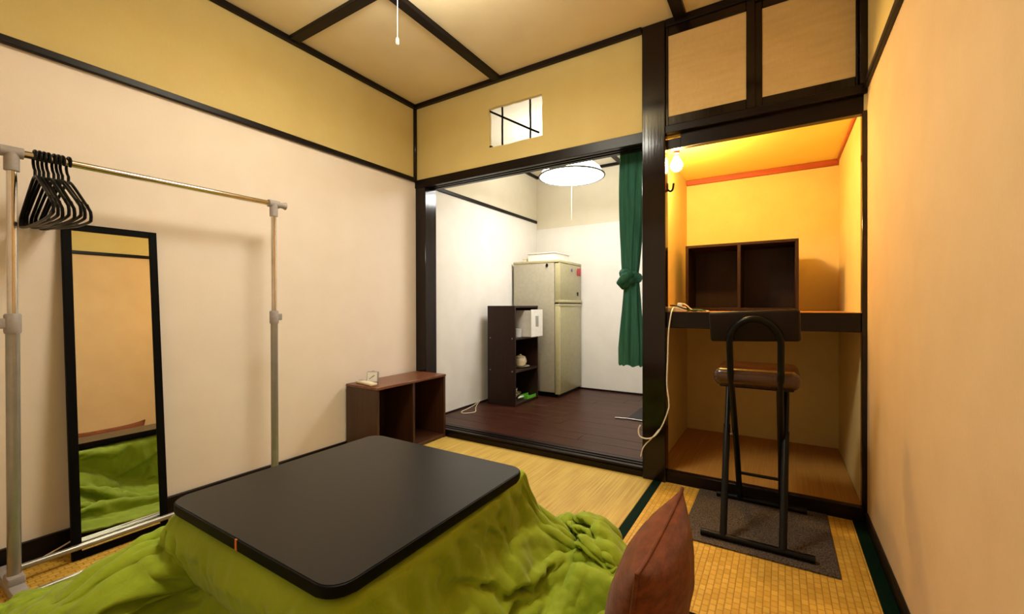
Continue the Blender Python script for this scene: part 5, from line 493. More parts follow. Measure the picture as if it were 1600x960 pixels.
-1770,3,3,5,-1,1,2,0,-3,0,2,5,4,2,1,-3,9,-7,-6,-9,-5,7,5,2,6,2,4,0,-7,4,2,1,-1,-2,-1,4,1,3,4,3,6,6,1,0,0,0,0,0,0,0,0,0,0,0,0,0,0,0,0,0,0,0,0,0,0,0,0,0,0,0,0,0,0,0,0,0,0,0,0,1,-1,1,3,5,5,3,5,3,2,3,1,2,-1,0,1,-3,-2,2,3,-2,0,4,2,0,2,-3,2,-3,1,1,1,3,3,-1,-1,1,2,-1,
-1746,3,3,5,0,1,1,0,-3,0,0,4,4,-1,0,-2,2,1,-8,-9,0,8,5,4,4,3,3,-3,-5,2,-1,0,1,-5,3,2,4,4,4,3,5,5,1,0,0,0,0,0,0,0,0,0,0,0,0,0,0,0,0,0,0,0,0,0,0,0,0,0,0,0,0,0,0,0,0,0,0,0,0,1,0,-1,3,4,5,3,4,8,0,4,-2,2,0,-2,1,-2,0,2,1,0,-2,5,3,2,-4,4,1,-2,1,1,1,3,3,-2,-2,1,1,-2,
-1722,2,4,3,2,1,1,0,-3,-1,0,2,4,-1,-4,-1,-3,6,-8,-8,3,7,5,6,4,5,2,-8,0,-2,-2,2,1,-7,-1,4,4,5,6,4,3,5,1,0,0,0,0,0,0,0,0,0,0,0,0,0,0,0,0,0,0,0,0,0,0,0,0,0,0,0,0,0,0,0,0,0,0,0,0,1,1,-1,4,4,2,5,-1,6,5,0,3,-3,1,-2,0,2,1,-2,-2,5,-1,4,1,7,-3,4,1,-1,1,0,0,4,3,-2,-3,2,-1,-2,
-1700,3,3,3,2,2,1,-1,-3,-1,0,2,0,0,-1,-4,-4,6,-8,-6,4,6,4,8,6,6,0,-9,-4,-1,1,3,0,-9,0,4,5,3,5,7,3,3,1,0,0,0,0,0,0,0,0,0,0,0,0,0,0,0,0,0,0,0,0,0,0,0,0,0,0,0,0,0,0,0,0,0,0,0,0,1,1,1,2,4,5,1,1,2,3,3,1,0,-2,-2,-1,3,3,-4,-3,5,4,0,5,4,2,3,2,0,2,-1,-1,3,4,-1,-4,1,-1,-2,
-1679,3,3,3,2,2,1,0,-3,-1,-1,2,-1,0,1,-5,-5,4,-7,-5,4,5,8,7,8,2,0,-8,-8,3,2,3,-3,-7,1,4,4,3,3,7,4,3,0,0,0,0,0,0,0,0,0,0,0,0,0,0,0,0,0,0,0,0,0,0,0,0,0,0,0,0,0,0,0,0,0,0,0,0,0,0,2,2,1,4,4,2,1,1,2,3,0,-2,3,-3,-2,2,4,-5,-2,4,6,-1,8,3,3,4,0,4,2,-4,-4,7,4,-3,-1,1,-2,-2,
-1658,3,3,3,2,1,1,0,-1,-1,-2,2,0,0,0,-4,-6,1,-6,-5,4,6,9,8,7,-1,1,-7,-8,4,2,2,-4,-7,3,3,5,4,3,4,6,1,0,0,0,0,0,0,0,0,0,0,0,0,0,0,0,0,0,0,0,0,0,0,0,0,0,0,0,0,0,0,0,0,0,0,0,0,0,0,1,0,3,3,4,4,3,-1,3,1,-3,-1,5,-2,-3,0,4,-4,-2,6,7,-1,3,9,1,0,5,3,1,-7,0,7,6,-4,0,2,-5,1,
-1636,2,3,2,2,1,1,1,0,-1,-2,1,1,0,1,-4,-7,-5,-4,-1,4,5,7,10,5,-3,2,-6,-7,3,3,0,-7,-2,4,2,4,5,4,4,2,3,0,0,0,0,0,0,0,0,0,0,0,0,0,0,0,0,0,0,0,0,0,0,0,0,0,0,0,0,0,0,0,0,0,0,0,0,0,0,0,0,3,3,4,3,2,2,2,2,-3,-1,2,3,-5,-3,5,-2,-1,6,7,1,2,1,6,1,6,0,-2,-1,1,5,6,-3,2,0,-5,3,
-1613,2,1,3,1,1,1,2,0,0,-1,0,1,1,0,-4,-8,-6,-3,-2,3,6,5,9,6,-5,2,-4,-7,3,3,-5,-3,1,2,4,3,5,4,4,1,3,0,0,0,0,0,0,0,0,0,0,0,0,0,0,0,0,0,0,0,0,0,0,0,0,0,0,0,0,0,0,0,0,0,0,0,0,0,0,-1,2,4,4,2,2,3,1,2,2,-1,-2,1,0,0,-3,2,0,0,6,5,4,2,0,3,3,2,2,-2,3,-1,-2,7,3,3,-4,0,5,
-1589,2,1,1,1,1,1,2,2,0,-1,1,1,0,0,-6,-7,-7,-4,0,0,3,5,9,4,-2,-4,2,-7,3,4,-7,0,2,1,4,4,5,3,2,2,3,0,0,0,0,0,0,0,0,0,0,0,0,0,0,0,0,0,0,0,0,0,0,0,0,0,0,0,0,0,0,0,0,0,0,0,0,0,0,-1,4,4,3,3,1,2,2,1,1,1,-1,-2,2,-1,1,0,0,2,3,7,5,-2,5,2,3,0,-2,0,4,0,-7,-1,11,6,-5,4,8,
-1563,0,0,1,1,1,2,2,2,1,0,0,1,1,-2,-7,-9,-6,-3,-1,-1,2,4,8,5,-3,-6,3,-3,-6,9,-7,3,3,1,4,4,4,4,2,1,2,1,0,0,0,0,0,0,0,0,0,0,0,0,0,0,0,0,0,0,0,0,0,0,0,0,0,0,0,0,0,0,0,0,0,0,0,0,-1,1,2,5,1,5,2,-1,3,1,1,2,0,-2,2,2,2,-1,1,1,3,3,7,-1,4,3,2,1,-2,-3,3,-1,-6,-2,2,4,8,7,5,
-1538,0,0,1,0,2,2,2,2,2,0,0,1,0,-3,-9,-9,-6,-3,-2,0,0,4,4,6,-3,-5,-2,2,-6,2,2,-1,7,2,4,3,4,4,3,1,0,1,0,0,0,0,0,0,0,0,0,0,0,0,0,0,0,0,0,0,0,0,0,0,0,0,0,0,0,0,0,0,0,0,0,0,0,0,1,2,1,1,3,2,1,1,2,4,0,3,3,-1,3,3,1,0,0,2,3,2,3,3,3,2,-2,3,1,-3,2,-3,-6,-2,1,6,1,8,7,
-1512,0,-1,0,1,2,2,3,2,2,0,0,0,-1,-4,-9,-10,-6,-3,-2,-1,-1,3,4,5,-4,-3,-1,-2,-1,1,2,0,2,6,1,3,3,3,2,4,2,1,0,0,0,0,0,0,0,0,0,0,0,0,0,0,0,0,0,0,0,0,0,0,0,0,0,0,0,0,0,0,0,0,0,0,0,0,1,2,-1,0,6,4,1,-1,1,5,-1,4,5,2,3,3,2,0,0,2,2,2,3,2,4,-3,2,0,3,-2,0,-5,-5,1,0,5,2,2,13,
-1487,0,-2,0,2,2,3,3,2,2,0,-1,-1,-1,-6,-10,-9,-6,-3,-3,-1,-1,1,4,4,-4,-2,-1,0,-2,2,3,0,0,3,6,2,3,2,2,1,4,1,0,0,0,0,0,0,0,0,0,0,0,0,0,0,0,0,0,0,0,0,0,0,0,0,0,0,0,0,0,0,0,0,0,0,0,0,0,1,2,2,2,2,4,-1,3,4,0,3,6,3,4,3,1,1,1,1,1,3,3,3,2,-2,0,2,1,1,-4,-7,-1,0,-5,8,5,3,8,
-1463,-1,-1,0,1,2,3,4,3,1,0,-1,-2,-2,-6,-11,-9,-6,-3,-3,0,-1,0,4,1,-2,0,-2,0,-1,2,3,0,1,2,3,1,2,1,4,3,3,1,0,0,0,0,0,0,0,0,0,0,0,0,0,0,0,0,0,0,0,0,0,0,0,0,0,0,0,0,0,0,0,0,0,0,0,0,0,1,1,3,5,1,1,1,5,-3,7,0,6,4,4,3,-1,2,2,2,2,3,2,3,-1,3,0,2,1,1,-4,-9,-1,-4,-5,9,9,1,9,
-1441,-1,-1,0,1,2,2,5,3,2,0,-1,-2,-3,-7,-11,-8,-6,-3,-2,-1,-1,1,3,2,-2,0,-3,-1,1,2,1,0,2,1,2,2,1,2,3,3,2,1,0,0,0,0,0,0,0,0,0,0,0,0,0,0,0,0,0,0,0,0,0,0,0,0,0,0,0,0,0,0,0,0,0,0,0,0,0,1,1,4,6,0,-1,3,7,-3,3,4,2,3,3,4,1,-2,5,5,-1,2,3,3,2,1,3,3,-2,1,-3,-12,-4,0,-5,6,11,3,7,
-1419,-1,-2,0,0,2,1,6,5,0,0,0,-1,-2,-9,-10,-7,-5,-4,-2,-1,0,0,4,2,-3,1,-3,-1,1,-1,1,-1,2,1,1,3,0,1,5,2,2,1,0,0,0,0,0,0,0,0,0,0,0,0,0,0,0,0,0,0,0,0,0,0,0,0,0,0,0,0,0,0,0,0,0,0,0,0,1,1,1,4,6,1,0,3,5,0,-6,8,4,1,3,2,3,-1,3,7,-3,2,3,4,5,0,2,4,-4,-3,-2,-7,-10,0,-1,0,10,9,4,
-1398,-2,-1,-1,-1,1,2,3,7,2,0,0,-1,-1,-9,-8,-6,-5,-4,-1,-1,-1,1,3,2,-2,0,-2,-1,0,-2,-1,-2,-1,3,1,0,2,4,3,2,2,1,0,0,0,0,0,0,0,0,0,0,0,0,0,0,0,0,0,0,0,0,0,0,0,0,0,0,0,0,0,0,0,0,0,0,0,0,0,1,4,4,5,1,1,4,3,0,-6,3,9,1,1,2,3,0,1,8,-1,0,3,2,5,2,3,1,0,-6,-3,-4,-11,-7,3,1,7,7,5,
-1378,-2,-1,-2,-2,0,2,3,6,4,2,-1,-1,2,-9,-6,-5,-5,-4,-1,-1,-1,0,3,2,-1,0,-2,-2,0,-3,-3,-2,-2,1,2,0,1,6,4,2,1,0,0,0,0,0,0,0,0,0,0,0,0,0,0,0,0,0,0,0,0,0,0,0,0,0,0,0,0,0,0,0,0,0,0,0,0,0,0,2,4,5,4,1,1,5,3,0,-5,-1,4,6,2,1,4,0,-1,4,3,2,-2,9,-2,5,5,-4,1,-3,-4,-4,-10,-11,-2,6,6,7,4,
-1358,-2,-2,-2,-2,0,0,4,5,5,1,2,0,2,-6,-5,-5,-5,-3,-2,-1,-1,0,2,2,-1,1,-2,-2,-4,-3,-3,-3,-3,1,2,1,0,5,6,3,-1,0,0,0,0,0,0,0,0,0,0,0,0,0,0,0,0,0,0,0,0,0,0,0,0,0,0,0,0,0,0,0,0,0,0,0,0,0,0,2,3,6,3,2,4,4,1,-2,-2,0,-2,0,5,7,4,2,1,-1,0,4,1,3,-1,8,7,-5,-2,-4,-2,-7,-10,-8,-7,6,7,7,5,
-1338,-2,-3,-2,-2,-1,0,1,6,4,2,5,0,2,-2,-3,-4,-5,-2,-3,-2,-1,-1,2,1,0,1,-2,-3,-5,-3,-4,-4,-3,0,1,3,1,3,6,3,-1,0,0,0,0,0,0,0,0,0,0,0,0,0,0,0,0,0,0,0,0,0,0,0,0,0,0,0,0,0,0,0,0,0,0,0,0,0,-1,1,5,4,4,3,6,3,0,-2,-3,-2,-2,-2,5,11,3,2,4,-2,-2,4,5,-5,4,-1,10,2,-7,-3,-6,-5,-7,-7,-9,1,10,5,10,
-1318,-3,-2,-3,-2,-1,-1,1,4,5,5,3,4,2,-1,-1,-3,-5,-3,-2,-3,-2,-1,0,1,2,1,-2,-5,-4,-4,-4,-5,-3,-1,2,2,2,2,5,3,-1,0,0,0,0,0,0,0,0,0,0,0,0,0,0,0,0,0,0,0,0,0,0,0,0,0,0,0,0,0,0,0,0,0,0,0,0,0,0,0,5,4,2,6,3,6,-2,-1,-3,-3,-4,0,3,12,5,-1,6,0,0,1,6,-5,-2,2,3,2,0,-5,-5,-3,-6,-7,-11,-3,10,4,10,
-1296,-6,0,-3,-3,-1,-1,1,3,4,6,5,4,3,1,-1,-4,-4,-2,-4,-2,-3,-2,-1,3,2,-3,1,-5,-3,-5,-5,-4,-3,-1,2,2,2,2,3,0,1,0,0,0,0,0,0,0,0,0,0,0,0,0,0,0,0,0,0,0,0,0,0,0,0,0,0,0,0,0,0,0,0,0,0,0,0,0,1,0,4,4,2,0,8,0,5,0,-8,-5,2,-1,1,9,10,2,-1,5,2,1,3,-1,-4,-3,6,0,1,-2,-6,-3,-5,-8,-11,-6,10,5,0,
-1274,-6,-2,-1,-3,-1,-1,0,3,4,5,8,4,1,2,-1,-5,-2,-3,-3,-3,-2,-3,-1,1,1,-2,-1,-2,-4,-3,-4,-4,-3,0,0,1,2,1,2,1,0,0,0,0,0,0,0,0,0,0,0,0,0,0,0,0,0,0,0,0,0,0,0,0,0,0,0,0,0,0,0,0,0,0,0,0,0,0,2,2,0,2,2,2,2,7,1,-7,1,-4,-4,3,2,7,11,4,0,5,3,2,4,-3,-2,-4,0,7,-2,-1,-4,-3,-5,-8,-11,-8,5,10,1,
-1250,-7,-1,-2,-3,-1,-2,0,3,4,4,7,6,1,1,-1,-5,-1,-3,-3,-3,-2,-3,-3,1,3,-2,-3,-3,-2,-2,-5,-6,-3,0,3,2,1,0,1,1,0,-1,0,0,0,0,0,0,0,0,0,0,0,0,0,0,0,0,0,0,0,0,0,0,0,0,0,0,0,0,0,0,0,0,0,0,0,0,0,2,2,2,3,-5,3,10,-6,-2,5,-3,-5,2,-1,6,14,3,1,6,6,3,-3,6,-9,2,-5,3,9,-3,-3,-3,-5,-7,-11,-10,4,9,3,
-1227,-5,-4,0,-2,-2,-2,-1,1,4,4,6,7,2,-2,-1,-3,-1,-3,-4,-3,0,-3,-4,1,3,-1,-3,-4,-2,-4,-6,-3,-2,2,1,0,-2,0,2,4,-2,-1,0,0,0,0,0,0,0,0,0,0,0,0,0,0,0,0,0,0,0,0,0,0,0,0,0,0,0,0,0,0,0,0,0,0,0,0,-2,-1,3,3,1,-3,-2,-1,5,6,-9,-1,8,3,2,1,7,7,7,5,7,3,-1,-7,3,-7,4,-3,4,9,-3,-5,-4,-7,-8,-11,3,9,5,
-1203,-4,-5,2,-2,-3,-2,-3,1,3,4,6,5,2,-1,-3,-1,-2,-3,-3,-4,1,-3,-3,0,2,-1,-4,-2,-4,-5,-3,-3,-2,0,1,1,0,-1,2,2,-2,-1,0,0,0,0,0,0,0,0,0,0,0,0,0,0,0,0,0,0,0,0,0,0,0,0,0,0,0,0,0,0,0,0,0,0,0,0,-1,0,2,-1,0,-1,-4,2,3,6,-3,-1,1,7,7,2,7,7,5,5,1,6,-2,-3,-5,0,-5,8,-1,3,7,-3,-4,-7,-8,-11,2,8,8,
-1178,-4,-6,3,-1,-3,-3,-2,-2,2,4,5,4,2,-1,-5,2,-2,-3,-5,-2,1,-2,-3,-2,2,-1,-2,-4,-4,-4,-6,-2,-2,0,1,1,0,1,1,0,-1,0,0,0,0,0,0,0,0,0,0,0,0,0,0,0,0,0,0,0,0,0,0,0,0,0,0,0,0,0,0,0,0,0,0,0,0,0,-3,-1,2,-1,-1,-5,2,2,1,6,2,0,3,6,7,6,6,5,3,5,0,5,0,-2,-6,-4,-5,8,-3,1,6,4,-2,-7,-11,-8,4,7,8,
-1154,-4,-7,1,3,-3,-2,-3,-3,1,4,4,3,2,-3,-3,2,-2,-5,-8,3,2,-3,-5,-1,4,-3,-3,-2,-4,-5,-4,-3,0,0,0,-1,1,1,-1,-2,0,1,0,0,0,0,0,0,0,0,0,0,0,0,0,0,0,0,0,0,0,0,0,0,0,0,0,0,0,0,0,0,0,0,0,0,0,0,-2,-3,-4,-8,2,4,3,4,2,1,9,2,2,7,7,6,6,2,2,6,0,1,3,-2,-7,-8,-3,6,-4,4,0,1,2,-6,-13,-1,7,8,8,
-1130,-6,-5,-3,5,-1,-1,-3,-3,0,3,2,5,0,-5,0,1,-4,-9,-4,4,2,-4,-4,0,2,-1,-4,-2,-4,-5,-3,-2,0,0,0,-1,0,-1,-1,0,-1,0,0,0,0,0,0,0,0,0,0,0,0,0,0,0,0,0,0,0,0,0,0,0,0,0,0,0,0,0,0,0,0,0,0,0,0,0,-2,-6,-8,-3,4,2,1,8,4,1,6,5,5,8,7,6,5,1,1,5,1,-4,2,2,-11,-3,-6,6,-5,0,-4,1,5,-1,-12,1,7,9,8,
-1109,-6,-4,-5,4,5,-2,-2,-3,-1,3,2,4,-1,-7,2,-2,-8,-9,1,5,0,-4,-2,-1,1,0,-4,-2,-4,-4,-4,0,0,0,0,-1,-1,-1,-1,0,-3,0,0,0,0,0,0,0,0,0,0,0,0,0,0,0,0,0,0,0,0,0,0,0,0,0,0,0,0,0,0,0,0,0,0,0,0,0,-2,-10,-7,1,4,2,2,5,4,2,6,5,7,6,9,6,6,3,-1,1,3,-4,-5,4,-6,-5,-5,1,-3,-1,-3,-2,6,0,-10,3,8,8,9,
-1090,-9,-2,-4,5,6,1,-2,-2,-1,1,3,4,-2,-8,2,-5,-14,-3,3,4,0,-4,-1,-1,0,-1,-4,-4,0,-5,-4,2,-1,-1,-1,1,-1,-2,0,-1,-3,-1,0,0,0,0,0,0,0,0,0,0,0,0,0,0,0,0,0,0,0,0,0,0,0,0,0,0,0,0,0,0,0,0,0,0,0,0,-5,-12,-6,3,5,0,6,4,1,2,6,8,7,4,7,8,8,5,-2,-1,2,0,-5,-5,1,-7,-4,-3,-2,-5,-3,-7,6,5,-4,2,6,13,8,
-1078,-6,2,-4,5,5,4,1,-2,-1,0,4,3,-3,-10,-2,-6,-14,2,3,3,-1,-2,-1,-1,-1,-1,-4,-7,-4,3,-3,-1,-1,-3,-1,2,0,-1,0,-1,-4,0,0,0,0,0,0,0,0,0,0,0,0,0,0,0,0,0,0,0,0,0,0,0,0,0,0,0,0,0,0,0,0,0,0,0,0,0,-5,-13,-10,3,5,0,1,4,4,8,4,9,7,4,3,5,9,6,2,2,-1,3,-3,-7,-8,0,-4,-3,-9,-4,-7,-5,6,5,2,2,1,11,13,
-1071,-9,4,7,4,2,-3,4,6,2,0,5,3,-5,-12,-6,-7,-9,3,3,2,-2,-2,-2,0,0,-1,-4,-8,-9,0,5,3,-3,-1,0,0,1,-3,0,-1,-1,0,-4,4,-4,3,0,-2,3,-3,0,3,-2,1,-2,2,-2,3,-4,3,-3,4,-1,-2,3,0,-1,0,-2,2,-2,2,0,-4,-4,-8,-4,2,-2,-13,-5,1,0,4,4,3,8,14,3,3,1,6,8,4,5,8,7,2,1,-1,-4,-13,-3,7,-9,-10,-7,-4,-7,-1,2,2,1,3,5,6,10,
-1073,-7,10,15,0,0,-7,6,14,-1,1,2,7,-7,-9,-3,-7,-8,2,2,1,-1,-2,-4,0,-2,3,-2,-8,-8,-10,9,8,1,-2,-4,-4,2,-2,-1,1,0,-5,2,4,-6,3,-4,2,0,2,-1,-1,1,-1,1,-1,3,-4,2,-1,1,-2,4,-3,3,-1,-4,2,3,-4,3,-1,-8,2,-8,-7,-8,-3,-4,-5,-2,-1,2,6,4,6,2,14,7,4,-3,7,8,8,7,4,6,1,-1,-1,-6,-19,3,16,-14,-18,-5,-3,-5,2,0,0,-6,0,13,8,10,
-1068,-11,16,13,4,-4,-4,6,12,0,2,0,13,-8,-1,-9,-7,-3,1,2,-1,0,-5,-5,1,0,2,1,-7,-10,-9,0,6,5,1,-10,-2,5,1,-1,0,-11,2,-5,0,10,-2,-9,4,1,3,6,-7,-6,4,-4,0,1,6,-7,2,6,-7,9,-3,-3,4,-7,3,3,1,-3,-2,0,-2,-2,-5,-8,-8,-4,-6,-3,-1,2,11,8,-1,1,4,9,10,4,8,6,3,11,5,1,0,-5,0,-6,-17,-2,20,-13,-18,-9,-4,-1,4,-4,0,-5,1,13,11,7,
-1060,-17,15,9,10,-2,-2,8,4,3,9,-4,8,0,-3,-12,2,3,1,-1,-1,-1,-5,-4,-1,4,0,1,-6,-12,-8,-3,3,6,-3,-9,0,4,4,2,-5,-18,-5,6,-9,11,5,-7,-8,5,9,-1,-2,-8,-2,4,-5,-1,15,-7,9,1,-12,-2,3,1,1,3,-8,6,2,8,1,2,-3,-5,-6,-9,-10,-10,-1,0,-2,0,8,13,1,0,6,2,5,10,11,8,2,5,6,3,1,-6,-5,-3,-12,-6,11,-15,-7,-9,-8,-4,9,-6,-4,-4,5,11,9,14,
-1059,-6,1,7,17,-1,-3,10,7,1,9,-4,3,-3,5,-17,-3,6,15,7,-4,-7,-2,-1,0,4,-1,-1,-5,-12,-6,-3,1,4,-8,-7,0,3,3,4,-7,-18,-12,0,5,-7,10,5,-10,2,2,-8,6,3,-12,0,5,-6,17,2,4,-7,3,-7,-7,0,2,2,-5,-2,11,8,3,-1,-3,-7,-12,-9,-9,-9,5,12,2,-2,1,8,10,0,7,4,3,3,14,12,5,-3,3,4,1,-4,-5,-7,-17,-2,6,-20,-4,-5,-4,1,2,-4,0,-4,4,5,11,16,
-1070,11,2,-3,16,8,-8,6,18,3,-2,1,9,-4,4,-16,-13,7,8,4,11,0,3,2,2,4,-5,-1,-3,-10,-7,-3,0,0,-4,-9,-5,3,4,1,-7,-15,-16,-6,3,2,-6,11,3,-4,0,-6,-2,5,-1,-12,5,-3,9,16,-2,-12,-4,-3,-4,-2,6,0,2,-8,-3,4,4,11,-9,-7,0,1,-8,-13,-4,17,12,1,-2,2,9,10,-3,7,7,4,2,14,3,-2,5,6,3,-4,-11,-10,-25,-4,5,-16,2,2,-13,6,-1,-1,-1,-5,11,7,6,6,
-1073,8,15,-1,15,6,-10,-4,13,10,6,-1,11,-2,2,-10,-14,6,7,-7,12,15,8,4,3,2,-5,0,-1,-7,-8,-4,-2,0,-3,-8,-8,-6,-6,-2,4,-13,-14,-11,2,3,-7,-3,5,13,2,-12,-2,-2,5,-5,-11,6,-2,18,5,-9,1,-6,-2,1,-6,3,-3,2,-8,10,3,-9,4,5,0,-3,-11,-23,-4,19,19,5,-3,4,5,8,8,0,6,6,6,9,1,-1,0,3,6,-14,-5,-10,-22,-8,-3,-13,6,9,-8,4,-3,-3,0,-8,10,8,13,5,
-1072,10,9,4,17,6,-14,-5,9,13,13,3,3,4,4,-9,-12,0,5,3,4,13,14,8,3,3,-2,-4,6,-3,-8,-5,-5,-1,-3,-6,-10,-7,-7,-11,-1,-11,-7,-15,4,-3,0,-2,-7,0,6,5,-7,2,-1,4,-5,-11,-4,12,13,-2,6,-3,-9,-6,3,-2,1,-9,3,-8,13,6,5,-7,-4,0,-15,-20,-5,14,19,12,3,3,11,2,6,6,3,8,8,4,1,-5,-3,6,3,-13,-10,-5,-15,-10,-12,-11,5,10,-10,4,1,0,-4,-6,5,9,12,14,
-1074,22,1,0,15,9,-5,-10,8,17,14,3,-2,-5,10,-1,-11,-3,8,4,3,8,16,17,4,-4,5,-3,5,5,-5,-6,-7,-4,-3,-5,-11,-9,-7,-10,-13,-8,-10,-6,-8,3,-1,-8,3,-2,-5,6,3,-5,5,-1,5,-9,-10,-7,6,16,9,-5,-11,0,4,0,-3,-10,-8,-5,3,14,12,1,-2,-19,-11,-9,7,5,12,11,8,3,9,11,2,3,3,10,8,1,1,-3,-4,4,3,-12,-15,0,-19,-5,-12,-11,5,4,-11,2,2,4,-1,-10,4,10,7,11,
-1075,22,8,0,6,16,0,-8,8,10,8,6,1,-14,5,0,-2,2,3,9,5,5,11,18,2,3,8,4,-1,9,5,-4,-9,-7,-4,-7,-10,-9,-9,-12,-12,-4,-12,-4,-12,-8,-5,-3,-6,7,6,-1,4,2,-6,2,1,-3,-6,-6,-9,3,14,7,-9,-4,-4,-3,1,0,-2,-4,-7,0,14,0,8,-11,-20,0,23,8,3,4,4,7,5,7,7,7,0,5,4,4,3,-4,-8,-5,4,-2,-11,-6,-13,-9,-9,-11,9,-3,-12,3,8,2,-7,-5,2,10,11,7,
-1072,22,9,4,-1,11,8,-4,9,6,1,13,0,-11,-5,-2,-2,9,1,12,8,5,7,12,10,8,10,6,-4,9,11,3,-10,-9,-7,-9,-9,-10,-9,-8,-11,-9,-9,-4,-14,-5,-10,-10,-5,5,7,4,0,5,1,-8,-12,-5,1,1,-1,-2,8,3,-4,-10,2,-1,-12,-5,0,4,12,-7,1,6,-2,-1,-19,-1,26,13,2,5,3,6,5,5,6,6,1,2,-5,2,3,-3,-6,-5,3,4,-8,-13,-13,-1,-11,-9,10,-5,-12,1,3,2,-4,-4,6,10,10,11,
-1064,20,5,9,-6,7,12,1,8,6,0,13,5,-13,-3,-2,-2,4,0,6,14,10,3,8,5,10,15,5,2,7,10,10,-2,-8,-14,-12,-9,-6,-6,-7,-12,-12,-10,-6,-8,-8,-8,-8,-11,-4,8,3,2,7,4,-4,-9,-12,-14,-6,12,7,-10,11,1,-7,-2,-5,-10,-1,2,7,6,-3,3,-4,3,-8,-13,-2,23,21,0,4,7,3,9,6,1,5,4,4,-6,-6,-4,3,1,-7,4,1,-11,-13,-21,0,-4,-11,8,1,-14,5,4,-8,-4,1,6,13,11,8,
-1062,20,6,11,-6,6,11,5,2,6,3,9,10,-9,-6,0,0,1,-4,-1,19,14,6,7,0,4,12,5,16,-2,3,6,11,2,-7,-10,-10,-8,-6,-9,-14,-7,-12,-14,-4,-8,-6,-8,-11,-5,1,4,7,4,0,-3,-4,-9,-10,-15,-3,15,-9,-1,11,1,-9,-3,-2,-3,5,-3,-5,-5,3,7,0,8,-11,-5,13,24,10,3,5,-3,13,0,-1,3,7,6,-2,-6,-7,1,4,-3,-3,3,-13,-16,-17,-11,-2,-9,5,3,-12,9,9,-11,-3,-5,7,11,14,9,
-1059,18,12,10,-2,9,4,2,1,6,2,7,13,-7,-9,1,4,0,-1,-3,8,18,15,9,-1,0,4,6,16,11,1,-13,4,6,10,-2,-5,-12,-11,-11,-16,-2,-13,-6,-11,-5,-5,-9,-7,-6,-2,3,3,1,1,-4,-5,-6,-6,-6,-13,4,5,-11,0,9,3,-3,2,-5,-6,-10,-4,1,-4,3,9,17,-1,-6,5,23,15,2,2,-5,11,-2,0,4,4,2,-1,-2,-5,-2,0,-2,-8,2,-12,-17,-1,-13,-5,-7,4,0,-13,5,9,-7,1,-5,3,7,13,10,
-1051,15,14,9,4,9,1,0,3,4,2,-1,9,5,-11,0,5,-3,0,-1,3,11,20,16,2,0,2,3,9,17,6,-16,-10,0,14,11,7,-9,-16,-15,-14,-9,-9,-10,-4,0,-4,-6,-6,-6,-4,-4,-1,6,-2,-9,-6,-4,-6,-2,-5,-8,5,-2,-10,-1,6,3,1,0,-8,-6,-4,-2,-3,-1,8,18,13,1,3,13,12,5,-3,-6,3,8,-1,2,0,-4,-3,4,5,-2,-8,-8,-8,0,-9,-14,10,-13,-8,-7,3,5,-12,-6,4,-1,6,-6,1,6,10,6,
-1043,13,17,7,4,4,8,1,-2,6,5,-2,-3,7,-1,-6,8,-3,-6,1,2,8,16,19,10,0,5,4,6,9,17,-18,-16,-9,6,17,14,4,-10,-14,-16,-15,-9,-10,-4,-1,-6,-6,-6,-5,-4,-2,3,6,-6,-13,-7,-4,-4,0,-2,-6,-7,2,-1,-8,1,5,3,0,0,-1,-4,-9,-7,-3,4,16,17,12,3,-3,9,11,-1,-4,0,10,2,3,-2,-5,-8,-3,6,7,-6,-12,-6,-1,-5,-12,5,-7,-16,-5,-1,5,-5,-8,-1,0,7,-6,0,11,10,3,
-1037,12,12,13,3,-2,12,8,-7,-2,6,9,-5,-5,8,-8,9,2,-9,0,1,10,9,13,15,8,2,4,12,8,14,-13,-17,-14,-6,11,17,11,4,-7,-14,-14,-9,-7,-8,-6,-7,-8,-8,-6,1,5,3,-5,-10,-10,-5,-5,-4,1,-6,-3,-5,-8,1,0,3,3,2,2,-3,4,3,-7,-11,-7,-2,6,12,18,10,-7,1,12,10,-5,5,1,1,6,1,-3,-7,-8,-3,7,-1,-10,-2,1,-6,-11,-6,4,-15,-7,-5,-6,-4,1,-1,2,8,-8,-1,11,13,4,
-1030,12,5,16,7,-4,7,8,0,-5,-5,12,7,-5,0,-1,-2,11,-7,2,3,7,7,6,9,16,8,2,4,17,6,-9,-10,-12,-13,-2,14,12,8,6,-4,-8,-9,-8,-9,-10,-4,-10,-9,-3,0,0,-4,-4,-7,-7,-4,-4,-3,-4,-3,-2,-5,-11,0,-2,4,7,2,-5,2,-5,2,4,-2,-6,-3,0,1,6,18,2,-7,8,14,2,1,-3,-1,6,6,1,-4,-9,-10,-2,5,-4,-1,3,-11,-15,-12,15,-18,-1,-5,-14,-9,5,0,2,11,-6,-2,13,5,7,
-1019,8,4,12,15,-3,-7,5,6,2,-9,0,18,1,2,-7,2,-1,5,2,1,8,8,6,5,6,17,9,0,17,-3,-13,-10,-3,-12,-3,7,4,8,7,4,-10,-6,-3,-3,-5,-6,-11,-11,9,-1,-5,-5,-4,-5,-3,-4,-3,-4,-5,-7,-10,-10,2,-2,-2,-1,-6,5,7,1,-1,-7,-1,1,5,2,-3,-6,1,12,11,-2,5,11,6,1,-4,-7,0,9,4,0,-6,-8,-7,2,2,-1,-7,-9,-17,-12,12,-13,-3,2,-15,-7,7,0,-3,7,-2,0,11,10,-1,
